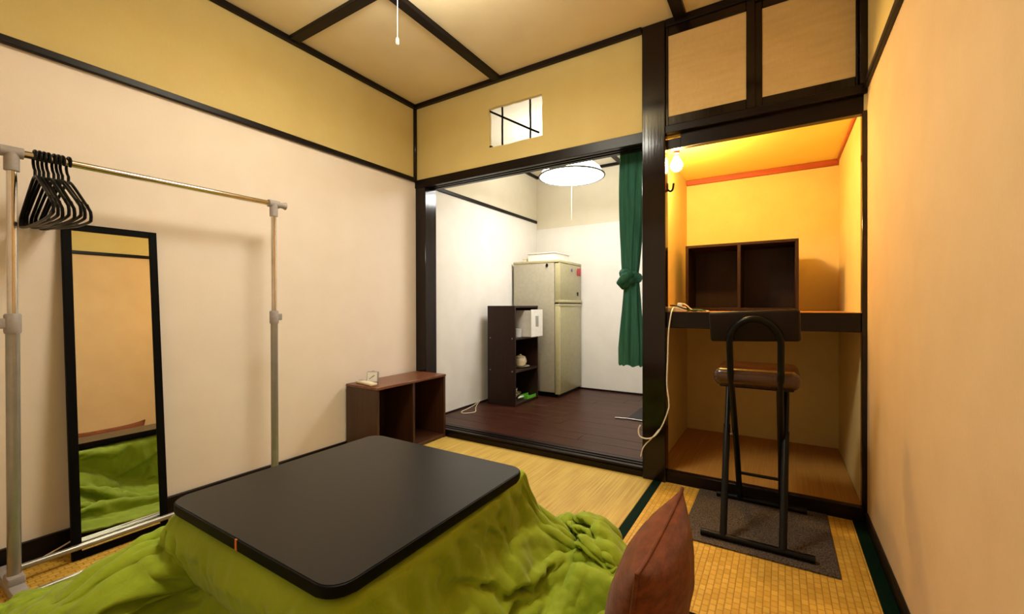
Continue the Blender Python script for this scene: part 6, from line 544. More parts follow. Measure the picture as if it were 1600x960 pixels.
-1016,14,6,7,8,3,-4,-6,5,10,-2,-1,10,8,-3,-3,6,-7,9,2,-1,3,12,7,6,5,9,12,1,17,-14,-15,-9,-4,-5,5,7,0,-3,-1,1,0,-14,-4,-3,-2,-5,-5,-2,3,5,5,1,-1,-3,-6,-5,-7,-12,-10,-11,-12,-11,-5,-1,-1,-2,-5,2,7,8,9,5,-2,-5,-4,5,4,4,-2,-2,7,8,8,8,4,2,-10,-5,4,-1,3,6,-6,-8,-1,4,1,-3,-11,-7,-12,-19,8,-6,-10,6,-6,-5,4,-3,0,-1,-4,7,10,11,3,
-1004,2,14,11,7,-2,-2,-1,2,6,4,1,8,2,5,-3,2,0,5,-6,6,1,5,13,6,7,4,1,5,19,-5,-19,-4,-2,-4,3,7,-5,-2,-5,-7,-4,-3,-4,-4,8,-6,-1,0,0,-5,-3,-5,1,2,0,-4,-6,-8,-9,-13,-15,-9,-4,-5,-4,-2,5,5,6,9,10,6,0,-4,-7,7,3,4,3,-3,0,6,7,7,-6,-7,9,2,-2,0,-8,-1,-6,-12,-1,10,5,-4,-6,-3,-14,-7,0,-14,-5,-2,3,-8,0,2,2,1,-11,10,15,4,1,
-1006,13,11,12,6,3,4,-1,2,2,2,1,6,12,4,-5,-4,6,-3,5,3,3,-3,-2,12,16,7,0,-4,4,14,-5,-10,2,-3,-3,6,-1,-7,0,-5,-3,-2,-4,-3,-2,2,-4,-6,-5,1,-2,-12,-12,-5,-1,-4,-6,-8,-7,-5,-5,-4,-4,-4,-2,-2,-1,11,11,3,0,3,1,2,3,-9,-1,0,5,6,6,6,5,4,1,-9,-1,4,-5,-8,-9,-2,1,-6,-1,0,-2,-4,-4,0,11,-9,-10,-4,-2,-2,-2,-5,-7,-1,8,-1,-1,2,14,11,4,
-994,10,6,12,0,12,12,4,2,-3,-2,7,-2,9,14,-2,-2,-1,2,-1,6,0,0,-1,-2,7,15,11,0,-10,-1,15,-8,-4,8,-1,4,0,-4,-7,0,0,-2,-3,-3,-2,-6,-12,-3,2,-1,-7,-10,-8,-11,-7,-7,-4,-4,0,-1,-3,-3,-4,-3,-4,-3,-1,-1,8,10,8,4,-1,-2,-4,-3,-3,2,8,3,0,6,8,-2,-4,-6,-10,0,8,7,-8,-5,0,0,-1,0,-2,-5,-5,-4,2,-13,6,-2,1,-2,-4,-4,-7,-2,0,2,4,7,2,6,15,
-980,9,6,5,8,13,11,8,0,-1,0,1,3,9,2,11,-1,-2,-1,0,0,5,0,-1,-3,-1,5,13,13,-7,-8,12,3,-9,1,9,5,0,-8,-8,6,3,-6,-6,-2,-5,-6,-8,-8,-7,0,-1,-5,-10,-6,-6,-6,-5,-2,-4,-2,-1,-2,-3,-4,-3,-3,-1,0,0,3,5,5,5,5,-1,-3,-3,-4,3,6,-7,-3,5,-5,-6,0,3,2,7,3,2,0,-2,0,-3,-2,-1,-3,-3,-6,-1,-6,-9,11,1,2,-6,-4,-7,-3,4,2,4,4,6,7,4,
-966,9,4,10,8,10,12,11,-2,1,3,1,4,5,5,1,4,-3,5,-2,0,1,2,-1,-2,-2,-1,4,14,6,-8,0,9,-4,-4,-2,7,6,-1,-7,-2,7,1,-4,-3,-3,-7,-9,-9,-11,-11,-7,-1,-1,-3,-4,-4,-8,1,-3,-1,-3,-3,-3,-2,-3,-2,-1,-1,0,4,4,4,2,2,-1,-1,-2,-3,-1,5,-1,-6,-4,3,0,-2,5,0,0,6,1,-3,-3,1,-2,-2,-2,-2,0,-1,-6,-2,-4,5,4,-1,-2,-8,-6,1,1,-4,9,8,6,7,5,
-948,7,7,10,8,6,11,9,1,4,5,-4,7,7,1,2,-2,4,4,1,-2,-1,2,1,-1,-2,-3,3,2,14,-2,-5,-1,4,1,-3,-1,1,8,0,-7,-5,10,2,-5,-1,-6,-8,-9,-10,-11,-6,-2,-2,-5,-5,-5,-6,-4,2,-1,-1,-2,-2,-3,-2,-2,-1,-1,0,1,4,-1,2,2,1,-1,-2,-1,-4,-3,5,-1,-2,-1,1,1,2,0,-4,-1,0,-1,-1,1,5,-1,-5,-2,-4,-5,-11,7,5,6,4,-3,-7,-5,-3,1,-6,-2,7,10,9,9,5,
-926,6,7,7,9,6,7,7,4,6,3,-3,2,9,4,1,-1,2,1,4,0,-1,0,2,-2,-1,-3,5,1,6,3,-1,-3,2,-1,-1,0,1,4,1,-3,-8,-1,6,4,-3,-5,-8,-9,-8,-7,-6,-5,-4,-6,-6,-5,-4,-4,5,-4,2,-1,-2,-3,-2,-1,-2,-2,-1,-1,5,-7,-1,8,0,-2,-2,-1,-3,-3,3,5,3,-4,-4,1,-4,0,2,-2,-6,2,1,0,0,-4,-9,-6,0,-5,-4,3,8,10,9,-5,-6,-3,-1,0,-6,-1,1,12,10,11,3,
-908,8,5,6,9,8,4,5,5,5,2,2,-2,7,6,-1,2,1,1,1,5,0,-5,1,1,-2,-4,8,6,-2,3,-1,1,0,-2,-4,2,1,2,1,2,-6,-5,-1,7,-2,-3,-7,-7,-6,-6,-6,-7,-4,-4,-4,-4,-4,-5,1,-2,1,-1,-1,-3,-2,-1,-4,-2,-1,-1,-3,-9,-10,11,-5,-3,-2,3,2,5,3,1,-1,-2,-4,1,-3,0,3,-3,-1,-2,-2,2,-3,-5,-7,-6,2,-2,2,5,-1,4,5,6,0,-7,-2,2,-2,-4,3,5,9,16,2,
-894,10,3,7,9,10,4,3,5,4,2,5,-3,1,6,4,0,4,-1,-1,5,2,-4,-4,5,-1,-3,1,9,1,-2,-1,5,3,-6,0,-1,-1,3,1,-1,-2,-5,2,0,-5,2,-5,-3,-8,-6,-3,-5,-4,-3,-3,-5,-4,-7,-3,0,0,0,0,-4,-3,-1,-3,-4,-6,-5,-9,-8,-6,1,-6,-3,-1,4,11,8,2,-2,-3,-2,-3,-3,0,3,5,-1,1,1,-4,-5,-4,-2,-6,-3,1,3,1,3,4,-3,-5,4,7,2,-5,-2,2,-7,1,5,8,15,10,
-880,9,6,3,9,10,6,5,3,3,1,4,1,1,4,1,3,0,2,0,2,4,2,-4,-1,0,2,-2,3,9,-7,3,1,3,-4,1,1,-3,-1,-1,2,-1,-4,-1,3,-2,-4,0,-2,-8,-6,-2,-5,-4,-2,-3,-4,-4,-6,-5,-2,1,-1,0,-3,-3,-1,-5,-7,-8,-6,-5,-7,-8,-6,-4,-4,-4,-1,11,8,2,1,-1,-1,-1,-1,1,3,5,2,3,-3,-5,-8,-3,2,0,-5,0,7,-2,0,4,-5,0,-3,-1,3,6,-2,-2,-5,-4,10,7,13,9,
-868,11,3,7,7,8,7,7,5,3,1,2,4,-1,1,1,1,2,2,-1,2,5,1,-3,0,3,1,2,1,4,-4,5,-3,3,1,-3,0,-2,-1,1,1,0,-4,-4,6,-5,-4,0,-6,-4,-2,0,-6,-3,-1,-3,-3,-5,-5,-5,-6,1,-1,-2,-1,-3,-2,-4,-7,-6,-7,-8,-7,-7,-5,-3,-7,-5,-4,-2,4,4,5,4,2,1,-3,-2,4,2,2,5,-2,0,-3,-5,0,3,1,-3,7,0,-3,-1,-4,-2,3,-6,-8,0,4,7,1,-8,7,10,12,7,
-855,4,8,10,4,10,6,7,8,4,3,2,0,-3,3,-1,2,1,5,-1,2,4,4,-3,-1,0,5,0,0,7,-2,-1,0,2,4,-6,-2,1,0,-1,2,2,-5,-3,-5,4,-5,-7,-4,2,-1,0,-5,-2,2,-2,-4,-6,-8,-6,-6,-1,2,-4,0,-2,-2,-3,-5,-7,-9,-8,-8,-6,-5,-3,-4,-4,-7,-7,0,3,1,0,2,3,2,1,1,-2,-4,8,6,1,-8,-7,-1,1,5,-5,1,14,5,0,-6,-7,-6,3,-4,-11,-6,10,3,2,9,10,11,10,
-843,5,8,6,8,6,11,7,9,6,4,2,0,-4,-1,2,-2,3,2,5,1,1,0,1,1,3,2,5,-2,6,-4,1,2,-2,2,-2,-6,2,1,0,0,-2,-2,-6,-3,-5,-3,3,-4,1,1,-1,-2,0,0,-4,-5,-5,-7,-4,-5,-3,1,-2,0,-5,-5,-4,-6,-6,-7,-7,-3,-6,-4,-4,-4,-4,-4,-8,-3,1,0,-7,1,1,4,3,-2,-8,5,7,7,1,-4,-9,-4,-3,-1,2,-3,12,18,-1,-2,-7,-12,-10,-7,-2,-8,-1,11,11,10,11,13,9,
-830,6,6,8,7,7,11,11,9,6,4,1,0,-1,-3,-2,2,0,4,2,4,0,3,1,0,1,4,4,0,5,-2,0,-2,2,-1,-2,-5,2,2,-3,2,-1,-3,-7,-6,-4,-3,-1,4,-2,-1,0,0,2,0,-3,-5,-6,-7,-7,-5,-1,3,-5,-4,-2,-2,-4,-6,-7,-8,-7,-6,-5,-5,-3,-4,-3,-1,-6,-6,-4,1,-3,-8,-6,3,-2,6,7,5,-3,-4,3,-2,-9,1,7,-3,5,-4,3,14,16,-6,-9,-9,-14,-17,-11,-5,4,14,16,10,12,10,9,
-814,6,7,7,3,11,12,11,9,6,4,3,-1,-2,-2,0,-3,4,1,5,1,2,3,3,0,0,1,6,1,-2,6,-3,-2,-2,4,-6,-1,0,2,-2,-7,7,-1,-7,-7,-4,-3,-2,1,4,-4,-3,4,2,1,-2,-5,-6,-7,-7,-6,-3,-1,-4,2,-2,-1,-5,-7,-7,-8,-7,-5,-5,-3,-3,-3,-4,-3,-7,-6,-6,-4,-7,-10,-5,1,3,3,11,-1,-2,-9,-5,-2,4,5,7,5,-4,6,5,10,12,-5,-7,-12,-15,-12,-16,-10,7,16,12,12,11,12,13,
-798,7,5,4,8,13,12,12,9,6,4,2,0,-1,-1,-6,1,0,5,1,2,2,1,3,3,0,1,4,4,-1,-1,4,-5,-3,-2,4,-5,1,2,-1,-6,-14,13,-1,-4,-5,-4,-3,-2,-3,3,-3,5,4,2,-2,-4,-6,-7,-7,-6,-6,-6,2,0,0,-6,-5,-4,-5,-7,-5,-6,-5,-5,-6,-10,-13,-7,-5,-3,-7,-3,1,-2,-8,-6,7,-7,-3,0,11,0,1,-6,-8,3,9,3,9,6,9,8,-10,3,0,-5,-13,-17,-13,-3,3,9,13,10,15,15,4,
14,19,0,-12,-6,7,11,-7,-9,-3,0,4,-1,6,2,0,0,1,-1,-1,0,0,1,-2,-5,2,9,8,4,2,1,-5,2,4,-6,4,5,-1,-1,0,-3,-11,-5,-12,-5,9,17,-3,-17,1,11,18,8,-12,-6,13,12,-7,12,1,4,7,0,-2,-17,-13,-4,-2,-11,-11,-4,-1,10,-10,-3,1,14,-6,0,0,1,5,-2,-11,2,8,2,-9,-5,3,9,12,8,3,4,8,5,2,6,-2,-18,-14,12,1,-2,-11,-5,-5,-2,2,2,-3,-8,-2,15,10,-13,-12,
18,0,13,5,-7,-11,4,10,1,-11,-2,-2,6,-4,-4,2,7,-3,7,2,2,3,2,2,-1,-8,-5,-1,4,13,8,4,-2,3,-5,-9,1,3,3,0,-8,-11,-2,-15,-4,15,8,11,-13,-1,4,2,13,-1,-17,4,11,9,-6,10,12,-5,-3,10,-10,-9,1,-1,-8,-8,-8,-6,-7,12,-13,0,8,10,0,0,-5,4,9,-6,-11,5,9,5,-10,-9,-1,11,2,-10,6,10,4,0,5,7,0,-17,-8,14,-7,-3,-14,0,5,8,5,-1,-14,-3,-4,13,11,-8,
26,-4,-5,11,7,-6,-10,3,8,2,-10,1,1,1,-9,8,-5,2,-4,0,2,3,4,1,5,8,4,-1,-10,-3,8,12,7,5,0,-9,-10,3,-2,-9,-10,-7,9,-15,0,13,17,-4,8,-8,1,11,-3,0,-11,-13,5,9,10,2,3,-2,3,11,8,-4,-3,2,-7,-7,-8,-5,-6,-6,3,0,5,5,9,2,-7,-11,5,10,-7,-8,10,3,0,-10,-2,-1,13,-5,-14,-2,5,3,1,4,12,3,-14,-10,12,-12,-10,4,4,3,1,1,0,-12,-5,7,15,12,
26,-10,3,-2,6,10,-4,-10,0,8,3,-5,7,-12,0,4,-8,0,3,4,-3,-1,0,1,3,4,4,12,6,-10,-4,5,6,6,10,3,-11,-11,-4,-1,-15,0,-1,-10,1,13,18,1,-8,3,8,10,0,2,-14,-17,-7,1,5,1,8,2,2,8,9,8,5,1,0,-5,-11,-3,-3,-6,-2,4,4,4,-3,6,-1,-5,-6,7,7,-6,2,4,0,-2,-1,-3,9,-8,-14,1,6,3,1,-5,-8,8,1,-17,-4,7,-9,-8,-1,1,0,1,8,10,-7,-7,6,14,
37,-11,-7,3,-5,7,9,-4,-3,0,0,5,-1,-11,4,-3,2,3,3,3,4,2,1,0,3,0,-3,-2,8,9,-12,1,7,1,4,11,2,-14,-6,-9,-17,2,-12,-2,17,3,7,-1,7,2,-1,0,9,13,-7,-15,-8,-12,-8,0,11,0,7,7,2,5,6,5,7,1,-4,-8,7,-1,-2,-4,-3,6,-7,-11,3,8,-3,0,2,-4,-11,3,1,-1,12,7,3,-5,-7,6,1,-7,3,8,-10,-11,5,-9,-12,0,8,-5,-6,1,-1,4,10,9,1,-10,-11,7,
37,2,-8,-9,3,3,7,2,-9,0,8,-6,-10,2,-2,8,8,5,2,-4,-5,7,3,4,-1,0,0,0,-1,10,-2,-15,7,10,-2,3,9,-7,-15,-13,-10,-9,-3,7,11,-11,11,2,-5,3,-1,0,9,18,9,-4,-16,-7,-11,-6,2,1,2,4,0,5,8,4,4,-1,-1,2,6,7,5,0,-8,-11,-9,-9,-3,5,-4,-3,5,4,-6,-3,-3,-2,9,7,5,-5,-5,9,9,-5,-10,15,10,-9,-6,-6,-3,-12,-3,8,-3,-7,2,-1,1,12,10,-13,-6,-3,
31,13,-5,-3,1,1,4,-7,-8,-3,3,7,-7,-10,5,3,9,5,4,-1,-7,-1,0,1,4,-2,-3,6,7,7,2,-9,-3,9,6,-6,0,-3,-13,-9,-12,-7,-1,18,-10,6,10,-10,-2,-2,-2,1,7,14,11,10,-5,-8,-11,2,-7,-5,3,-10,-1,3,10,3,-2,-2,2,3,3,5,8,10,4,-9,-15,-12,-6,-4,-3,-1,6,3,-3,4,1,-8,-2,5,8,-6,-5,11,11,-4,-12,9,17,8,-4,1,-8,-10,-13,-3,5,0,-2,-1,-4,11,11,-11,-14,4,
33,11,-12,2,-1,1,-1,-7,-4,5,-5,4,6,-7,-9,5,3,2,5,8,4,-4,-5,-7,-4,2,-1,3,5,7,9,6,-7,-2,10,3,-11,-11,-4,-9,-12,-5,8,8,1,0,1,-1,-2,0,0,4,5,9,8,12,6,-3,-20,-2,0,1,-8,-10,-2,-3,4,1,0,-4,1,1,0,5,9,9,8,4,-4,-10,-10,-10,0,3,3,5,-3,1,6,-1,-9,-4,9,-2,-8,4,10,2,-10,-9,13,13,3,6,4,-8,-14,-13,-3,5,6,2,-13,2,15,-14,1,-2,
26,15,-9,-8,4,-1,-7,-1,7,3,-2,-2,-1,7,-5,-3,-3,5,4,-1,9,2,-7,-8,-1,4,4,3,2,-3,4,12,7,-7,-4,6,-7,-16,-1,-2,-8,2,2,-2,13,-4,-2,0,-2,4,10,6,5,7,7,8,4,2,-20,-19,11,6,-9,-8,-5,-1,-1,1,1,-7,-5,-2,-2,2,7,5,3,10,11,0,-10,-6,-1,-5,-7,2,-2,1,7,11,0,-2,3,2,-6,-7,-3,3,-1,-15,5,5,9,8,7,6,-9,-14,-11,-6,3,9,-9,-6,14,-9,2,9,
22,14,-2,-13,-1,-3,2,9,4,0,-1,-9,-6,9,9,-4,1,6,1,-10,-5,7,-4,-1,8,5,-1,-2,4,1,-6,5,10,6,-8,3,-10,-12,-8,3,3,2,1,1,10,2,1,-1,-2,4,9,7,5,7,8,6,-2,1,-19,-19,-2,11,0,-2,-3,0,0,1,-3,-8,-6,-1,-1,0,3,0,0,4,14,7,-11,-6,-5,-8,-5,-4,-3,1,3,12,9,-2,-5,7,6,0,-7,-7,-3,-15,0,9,7,2,7,11,5,-10,-12,-7,-4,0,-1,-6,3,4,-10,13,
20,8,6,-11,-6,6,6,5,1,-4,-10,-4,0,7,12,-2,9,3,-10,-12,-3,4,-3,3,9,-1,-7,3,8,7,0,3,3,0,9,0,-12,-12,-15,-6,5,9,12,7,8,3,1,0,-3,3,11,6,4,3,1,1,-4,0,-9,-10,-19,-3,5,0,0,2,3,2,-3,-1,2,1,1,3,2,0,-2,0,9,-4,-11,-8,-3,-4,-1,-1,-7,-4,2,-1,4,3,-8,4,12,6,-4,-9,-8,-4,-4,4,6,6,0,10,15,3,-9,-3,-12,-6,-4,3,5,-5,-12,10,
18,8,2,0,-9,12,6,0,-4,-11,1,-4,5,6,7,8,2,-8,-13,-7,5,1,-1,3,0,-7,-3,3,5,6,4,4,6,9,1,-3,-1,-10,-10,-8,-8,2,12,8,13,11,7,-4,-5,9,6,0,0,-3,-2,-2,-2,1,-4,-1,-5,-17,-11,-4,4,5,3,0,-1,2,4,3,2,4,5,7,6,1,-5,-3,-10,-4,4,2,-2,-8,-8,-4,4,-9,4,8,-7,-5,8,11,2,-10,-12,6,-3,-2,-11,4,11,9,3,15,2,-11,-12,-10,-3,0,11,1,-14,-4,
17,5,5,0,3,3,11,-8,-12,-8,10,1,7,7,7,-2,-7,-10,-12,-2,6,2,0,10,-8,-1,4,3,3,4,3,0,0,3,-3,-1,-2,4,-12,-11,0,-1,1,-1,15,13,12,-7,-5,8,3,-1,-4,-2,-2,-1,0,0,-3,-1,4,1,-11,-13,-7,4,1,-3,-2,3,4,3,0,4,7,9,8,7,-2,-17,-9,0,9,8,5,-1,-4,-8,10,-6,5,3,-7,-9,-5,-1,11,7,-9,-9,-3,8,-11,-9,3,9,11,4,12,-9,-19,-4,-5,3,3,15,-8,-15,
17,4,2,6,-3,12,3,-13,-9,4,0,9,9,4,-4,-7,-8,-8,7,3,-8,-6,1,12,7,-9,-4,4,-1,2,1,-1,-1,0,0,2,-7,12,8,-9,4,1,-2,-10,5,5,9,15,-5,-13,-7,-3,-2,-2,-2,0,2,0,1,0,3,3,4,-1,-6,-9,-3,0,-2,-1,0,2,5,6,5,5,5,7,-3,-19,-7,0,3,7,10,1,6,8,5,6,3,-2,-3,-11,-7,-9,-4,8,10,-4,-14,1,8,-11,-8,9,-2,8,10,-2,-22,-9,7,-3,12,13,-3,-17,
16,1,9,-2,4,2,4,-9,4,4,-12,5,4,3,-11,-5,0,7,11,9,-10,-13,-7,10,13,-10,-10,-4,0,0,1,0,0,5,7,-11,5,4,6,10,-2,-9,-4,17,5,2,-5,-2,8,3,-1,-7,-7,-5,-3,-2,-1,-1,-3,-3,-4,-1,3,0,-1,0,1,3,4,3,5,5,5,6,5,2,5,4,-3,-19,-9,4,-5,-6,-3,3,9,12,6,9,7,1,-3,-10,-6,-6,-6,-6,0,20,-8,-5,11,-15,4,-9,16,6,4,-9,-21,-4,2,5,-6,11,10,-14,
16,8,-2,11,-4,-5,6,-10,-1,11,-9,-7,13,-8,-3,3,11,11,7,0,-1,-12,-13,-2,15,3,-8,-9,-1,-5,3,2,7,6,1,-1,-10,-8,1,10,4,3,3,-10,14,-10,-6,-2,4,5,6,11,7,-1,-2,-2,-2,-3,-4,-4,-3,-4,-11,2,6,6,4,4,3,5,4,5,4,5,5,4,1,-1,-7,-11,-4,0,0,-6,-6,-3,-4,11,10,-1,5,3,-8,-5,0,-3,5,-2,-8,18,-3,3,-13,3,-17,14,0,-7,13,-2,-20,-3,13,5,-15,-7,15,-2,
16,1,14,5,-7,-9,1,1,11,1,-6,-10,1,12,0,7,9,10,4,-8,-17,-10,3,2,3,6,3,-6,-5,-5,7,-2,5,14,0,-8,-11,1,-7,-8,-1,0,9,3,-8,9,2,3,1,1,0,0,-2,-4,-1,0,-3,-3,-4,-3,0,14,6,7,3,-1,-2,5,7,9,7,4,4,0,-3,-4,-5,-4,-7,-13,-11,5,5,-7,-9,-5,-2,5,13,-1,2,2,2,8,9,5,2,1,2,-3,7,-11,0,-24,-2,-8,10,1,-1,7,-10,-11,9,16,-9,-20,4,13,
16,3,7,13,-12,-9,-2,5,14,-5,-1,4,2,7,7,6,6,9,-12,-15,-5,4,1,2,5,4,-3,-6,-6,3,-3,8,2,-8,3,7,-3,-4,-3,-3,-4,-9,-9,1,4,-7,2,1,0,-1,0,0,0,0,1,0,-1,0,1,1,1,2,9,8,7,7,8,8,3,2,-1,-2,-5,-4,-5,-3,-3,-3,-1,-1,-11,-2,6,5,-5,-7,-2,-5,1,11,1,-1,0,5,11,6,8,10,7,1,3,-10,-11,-22,-17,3,-5,8,4,-3,-1,-10,8,19,-3,-17,-13,8,
16,1,7,14,-8,-3,-1,3,8,-1,-9,13,7,9,9,1,-11,8,-11,-5,4,2,3,3,2,-2,0,1,-5,-2,3,-2,-6,-8,-9,1,5,12,4,-3,-3,-8,-7,-6,-6,0,0,-1,1,1,0,0,0,0,0,0,1,2,3,5,5,7,6,6,7,9,6,-2,-7,-3,-5,-5,-4,-5,-5,-4,-4,-1,6,5,6,0,1,-1,-3,3,1,-10,-9,9,13,4,-5,-3,7,6,7,8,1,3,-1,-14,-10,-16,-2,-6,3,4,-4,-5,-11,-3,12,20,2,-15,-17,-1,
16,1,6,16,-1,-1,0,5,3,-8,3,12,9,7,6,-6,-7,0,2,1,1,3,3,2,3,1,0,1,-6,-7,-9,-11,-7,-6,-4,2,10,5,0,1,0,0,-3,-5,0,-3,0,1,2,2,2,1,-1,-2,-1,1,2,3,4,5,6,1,2,3,6,11,6,0,-3,-4,-5,-6,-5,-6,-8,-11,-7,-5,-1,-1,7,0,0,0,-5,6,12,-2,-9,4,8,7,-3,-9,-1,3,9,11,3,-6,-5,0,-11,-1,-16,15,6,1,-2,-13,-11,-6,12,19,3,-17,-6,-16,
15,0,6,19,7,3,2,5,-4,-4,6,10,11,7,-9,2,0,2,3,-4,1,0,8,5,3,1,-1,-4,-12,-8,-11,-8,-5,-4,3,2,0,-2,-2,-1,2,2,1,3,0,-5,-2,1,4,4,2,2,-2,-7,-2,3,2,2,5,6,7,5,-3,3,8,5,4,0,-6,-7,-8,-6,-6,-6,-6,-4,-3,2,-2,-8,-5,-2,7,11,-4,-4,5,10,3,-8,-1,6,-4,-6,-2,-3,-2,7,5,-6,3,6,5,-23,-9,9,14,11,5,-6,-13,-13,4,17,6,-15,-3,-19,
14,1,4,14,11,10,9,3,0,0,3,10,12,7,-12,-10,7,8,1,-2,0,4,7,5,-1,-6,-7,-9,-11,-3,-1,-2,-4,-7,0,4,0,-1,2,-2,1,1,-1,0,0,-1,-2,0,2,4,3,2,-1,-6,-5,-2,0,0,5,6,7,8,5,5,4,-5,-5,-6,-8,-8,-7,-4,-7,-5,-4,-4,-1,6,4,3,0,-6,-2,8,6,-4,-9,3,14,5,-2,-1,0,-3,2,-5,-12,-7,1,0,18,5,-7,-11,-10,1,8,9,9,7,-4,-14,-10,12,11,-6,-4,-21,
21,2,2,3,6,10,14,3,2,11,5,9,10,12,-10,-12,-5,16,2,2,-4,5,5,1,-10,-11,-8,-2,-7,-9,2,9,0,-10,0,2,1,-3,3,3,-4,-4,-2,-1,8,-1,0,-1,5,3,4,2,0,-3,-2,-2,0,0,5,5,3,4,10,4,0,-3,-11,-11,-10,-10,-10,-6,-4,-1,1,1,0,0,-2,-2,1,0,-5,1,10,8,-3,-3,3,1,-6,-2,-2,-1,8,6,-4,-11,-8,3,20,-11,-4,10,-6,0,2,7,0,0,5,-3,-14,-3,12,9,-11,-16,
27,5,4,3,0,5,8,7,5,13,9,10,11,9,-9,-9,-12,13,11,5,-6,-4,-4,1,-3,-12,-12,9,-2,-8,-1,0,4,-2,-2,2,0,-1,-2,2,-1,-4,0,1,4,0,6,1,3,1,5,3,0,-1,-2,-1,0,1,-1,-1,8,4,1,1,-2,-7,-5,-4,-9,-11,-8,-7,1,3,0,-3,-3,-3,-4,-7,-1,0,-3,-1,7,8,7,3,-3,-1,-7,-2,-4,-2,2,9,2,-2,-4,-8,18,-10,-11,12,0,4,5,5,0,-7,-5,3,-1,-12,1,14,-3,-15,
22,13,8,6,3,4,2,3,9,12,11,11,8,3,-13,-8,-5,8,13,10,-6,-7,-12,-5,5,-2,-13,0,9,-5,3,-8,1,4,-4,2,5,-2,-1,1,-1,0,0,-1,0,-3,4,6,7,0,-5,0,0,-2,2,-1,-2,2,-7,2,7,0,-3,-1,3,-2,-6,-1,-4,-4,-4,-6,-4,-2,-4,-4,-2,-2,-1,-2,0,-1,-6,-3,0,0,7,6,5,6,-2,-5,-4,-5,-3,1,-3,1,0,-3,18,-1,-13,-2,0,1,6,4,5,4,-12,-8,6,-1,-10,6,14,-14,
18,10,12,10,10,4,6,1,7,13,10,11,3,-4,-15,-9,8,9,10,4,-12,-8,-4,-5,-3,9,-5,-3,3,4,-2,-1,1,-1,-1,-1,5,1,6,-3,-1,-1,3,0,-1,-4,-2,7,6,0,-6,-5,-5,-4,-2,-2,-2,-1,-3,3,2,1,2,3,6,5,-1,-1,-2,-4,-5,-7,-4,-3,-4,-4,1,1,-2,-4,0,-1,-5,-4,-5,-9,0,7,7,5,7,2,-2,-4,-3,-5,-8,-5,-4,6,13,11,-7,-9,1,-4,1,0,3,9,-3,-16,-4,12,-5,-4,18,-8,
12,7,10,11,16,14,8,3,3,9,14,11,-7,-9,-12,-1,16,10,6,-6,-17,-10,2,6,-6,0,9,-1,3,-2,4,-8,5,5,-2,-5,2,1,5,4,4,-1,-7,-11,3,-3,6,10,6,0,-5,-7,-3,-4,-4,-3,-3,-3,-3,-1,5,3,5,5,6,5,2,0,-3,-4,-5,-6,-4,-5,-5,-8,2,0,1,-6,5,-2,-6,-7,-4,-11,-6,2,7,3,3,9,-2,-5,7,-3,-9,-6,-5,7,7,4,10,-11,1,-3,0,-2,1,-2,-9,-6,2,4,-12,5,17,4,
12,3,6,11,14,18,9,-1,8,11,16,14,-2,-15,-14,10,13,1,6,-13,-14,-4,13,7,-7,-3,10,1,-1,1,-5,-1,0,9,-2,1,2,1,4,6,-8,-10,-12,-12,3,16,5,2,6,3,1,2,1,-2,-2,-4,-2,-4,-6,-9,7,2,1,4,7,4,-1,-6,-3,4,-8,-1,-10,-2,-8,-9,6,9,-3,-10,0,-2,2,-7,-3,-8,-10,-1,7,7,-7,-4,-1,-1,3,7,4,-2,-8,-5,12,7,2,-1,-4,3,-3,2,2,-8,-17,-12,-3,8,-9,0,16,18,
21,3,6,8,6,16,16,3,7,8,14,15,-7,-3,-14,-2,19,2,-13,-12,-3,10,2,-1,8,-2,-4,12,7,-7,3,-7,5,5,3,2,1,6,-2,-5,-1,-6,-15,-18,9,8,-13,1,2,3,3,4,4,5,0,6,2,-12,6,-3,-8,8,5,4,3,-3,-7,-4,5,-5,1,-10,-3,-8,-8,2,14,7,-10,-4,1,-4,-7,-3,-7,-5,-2,0,0,5,-2,-4,-5,0,-2,4,1,2,-5,-15,10,12,15,-11,7,-1,-3,4,-7,-5,-11,-12,-13,-4,11,3,-3,18,
27,9,8,6,2,4,16,16,10,6,12,4,-8,10,-12,-11,20,2,-18,-8,2,3,-3,10,9,1,-3,0,6,7,-6,7,1,3,-4,5,8,2,1,2,0,-9,-15,-17,-4,-8,10,-5,2,-7,1,-1,-2,5,13,11,-9,2,4,-11,-2,10,8,-3,-1,-6,1,7,-5,4,-10,-6,-7,-6,-1,14,10,-4,-2,2,-2,-9,-7,-1,0,-6,-7,-7,8,4,-3,-2,-5,3,-4,-9,-8,-7,-4,-2,5,11,16,-8,6,13,-6,-10,-6,-11,-5,2,-7,-12,7,4,5,10,
18,17,10,11,7,3,5,13,18,10,9,-9,2,14,-6,-20,2,16,-3,-8,-9,-2,12,10,9,1,-2,1,5,-3,10,-1,-2,3,4,3,7,2,2,8,3,-14,-18,-12,-11,2,3,0,-1,-5,-1,-1,-1,0,-2,1,9,-11,-1,10,-9,8,7,-10,-2,1,12,2,3,0,-2,-9,-4,-4,-1,15,10,-7,2,2,-2,-7,-6,-8,-7,-7,2,-12,-9,4,0,-8,-1,7,4,-10,-11,-4,1,-2,-4,1,16,1,8,9,-20,-10,-7,-10,-5,9,5,-8,-11,1,14,14,
11,13,14,17,12,10,5,4,11,18,5,-15,9,16,-7,-17,-9,12,13,-1,-12,-5,3,10,15,9,-3,-8,3,15,-5,2,3,7,6,-1,5,8,8,5,-19,-20,6,-11,-12,3,3,2,-6,1,-7,-4,3,0,1,3,-1,-2,-6,2,-6,12,-2,1,-2,7,7,6,5,2,-2,-9,-1,-9,1,11,8,-3,0,1,4,-4,-7,-7,-6,-11,-13,-6,-7,-7,-2,-7,-9,-2,9,9,-6,-5,1,-2,-8,-10,11,14,9,9,-18,-14,-16,-5,-3,-5,2,1,-18,-1,15,18,
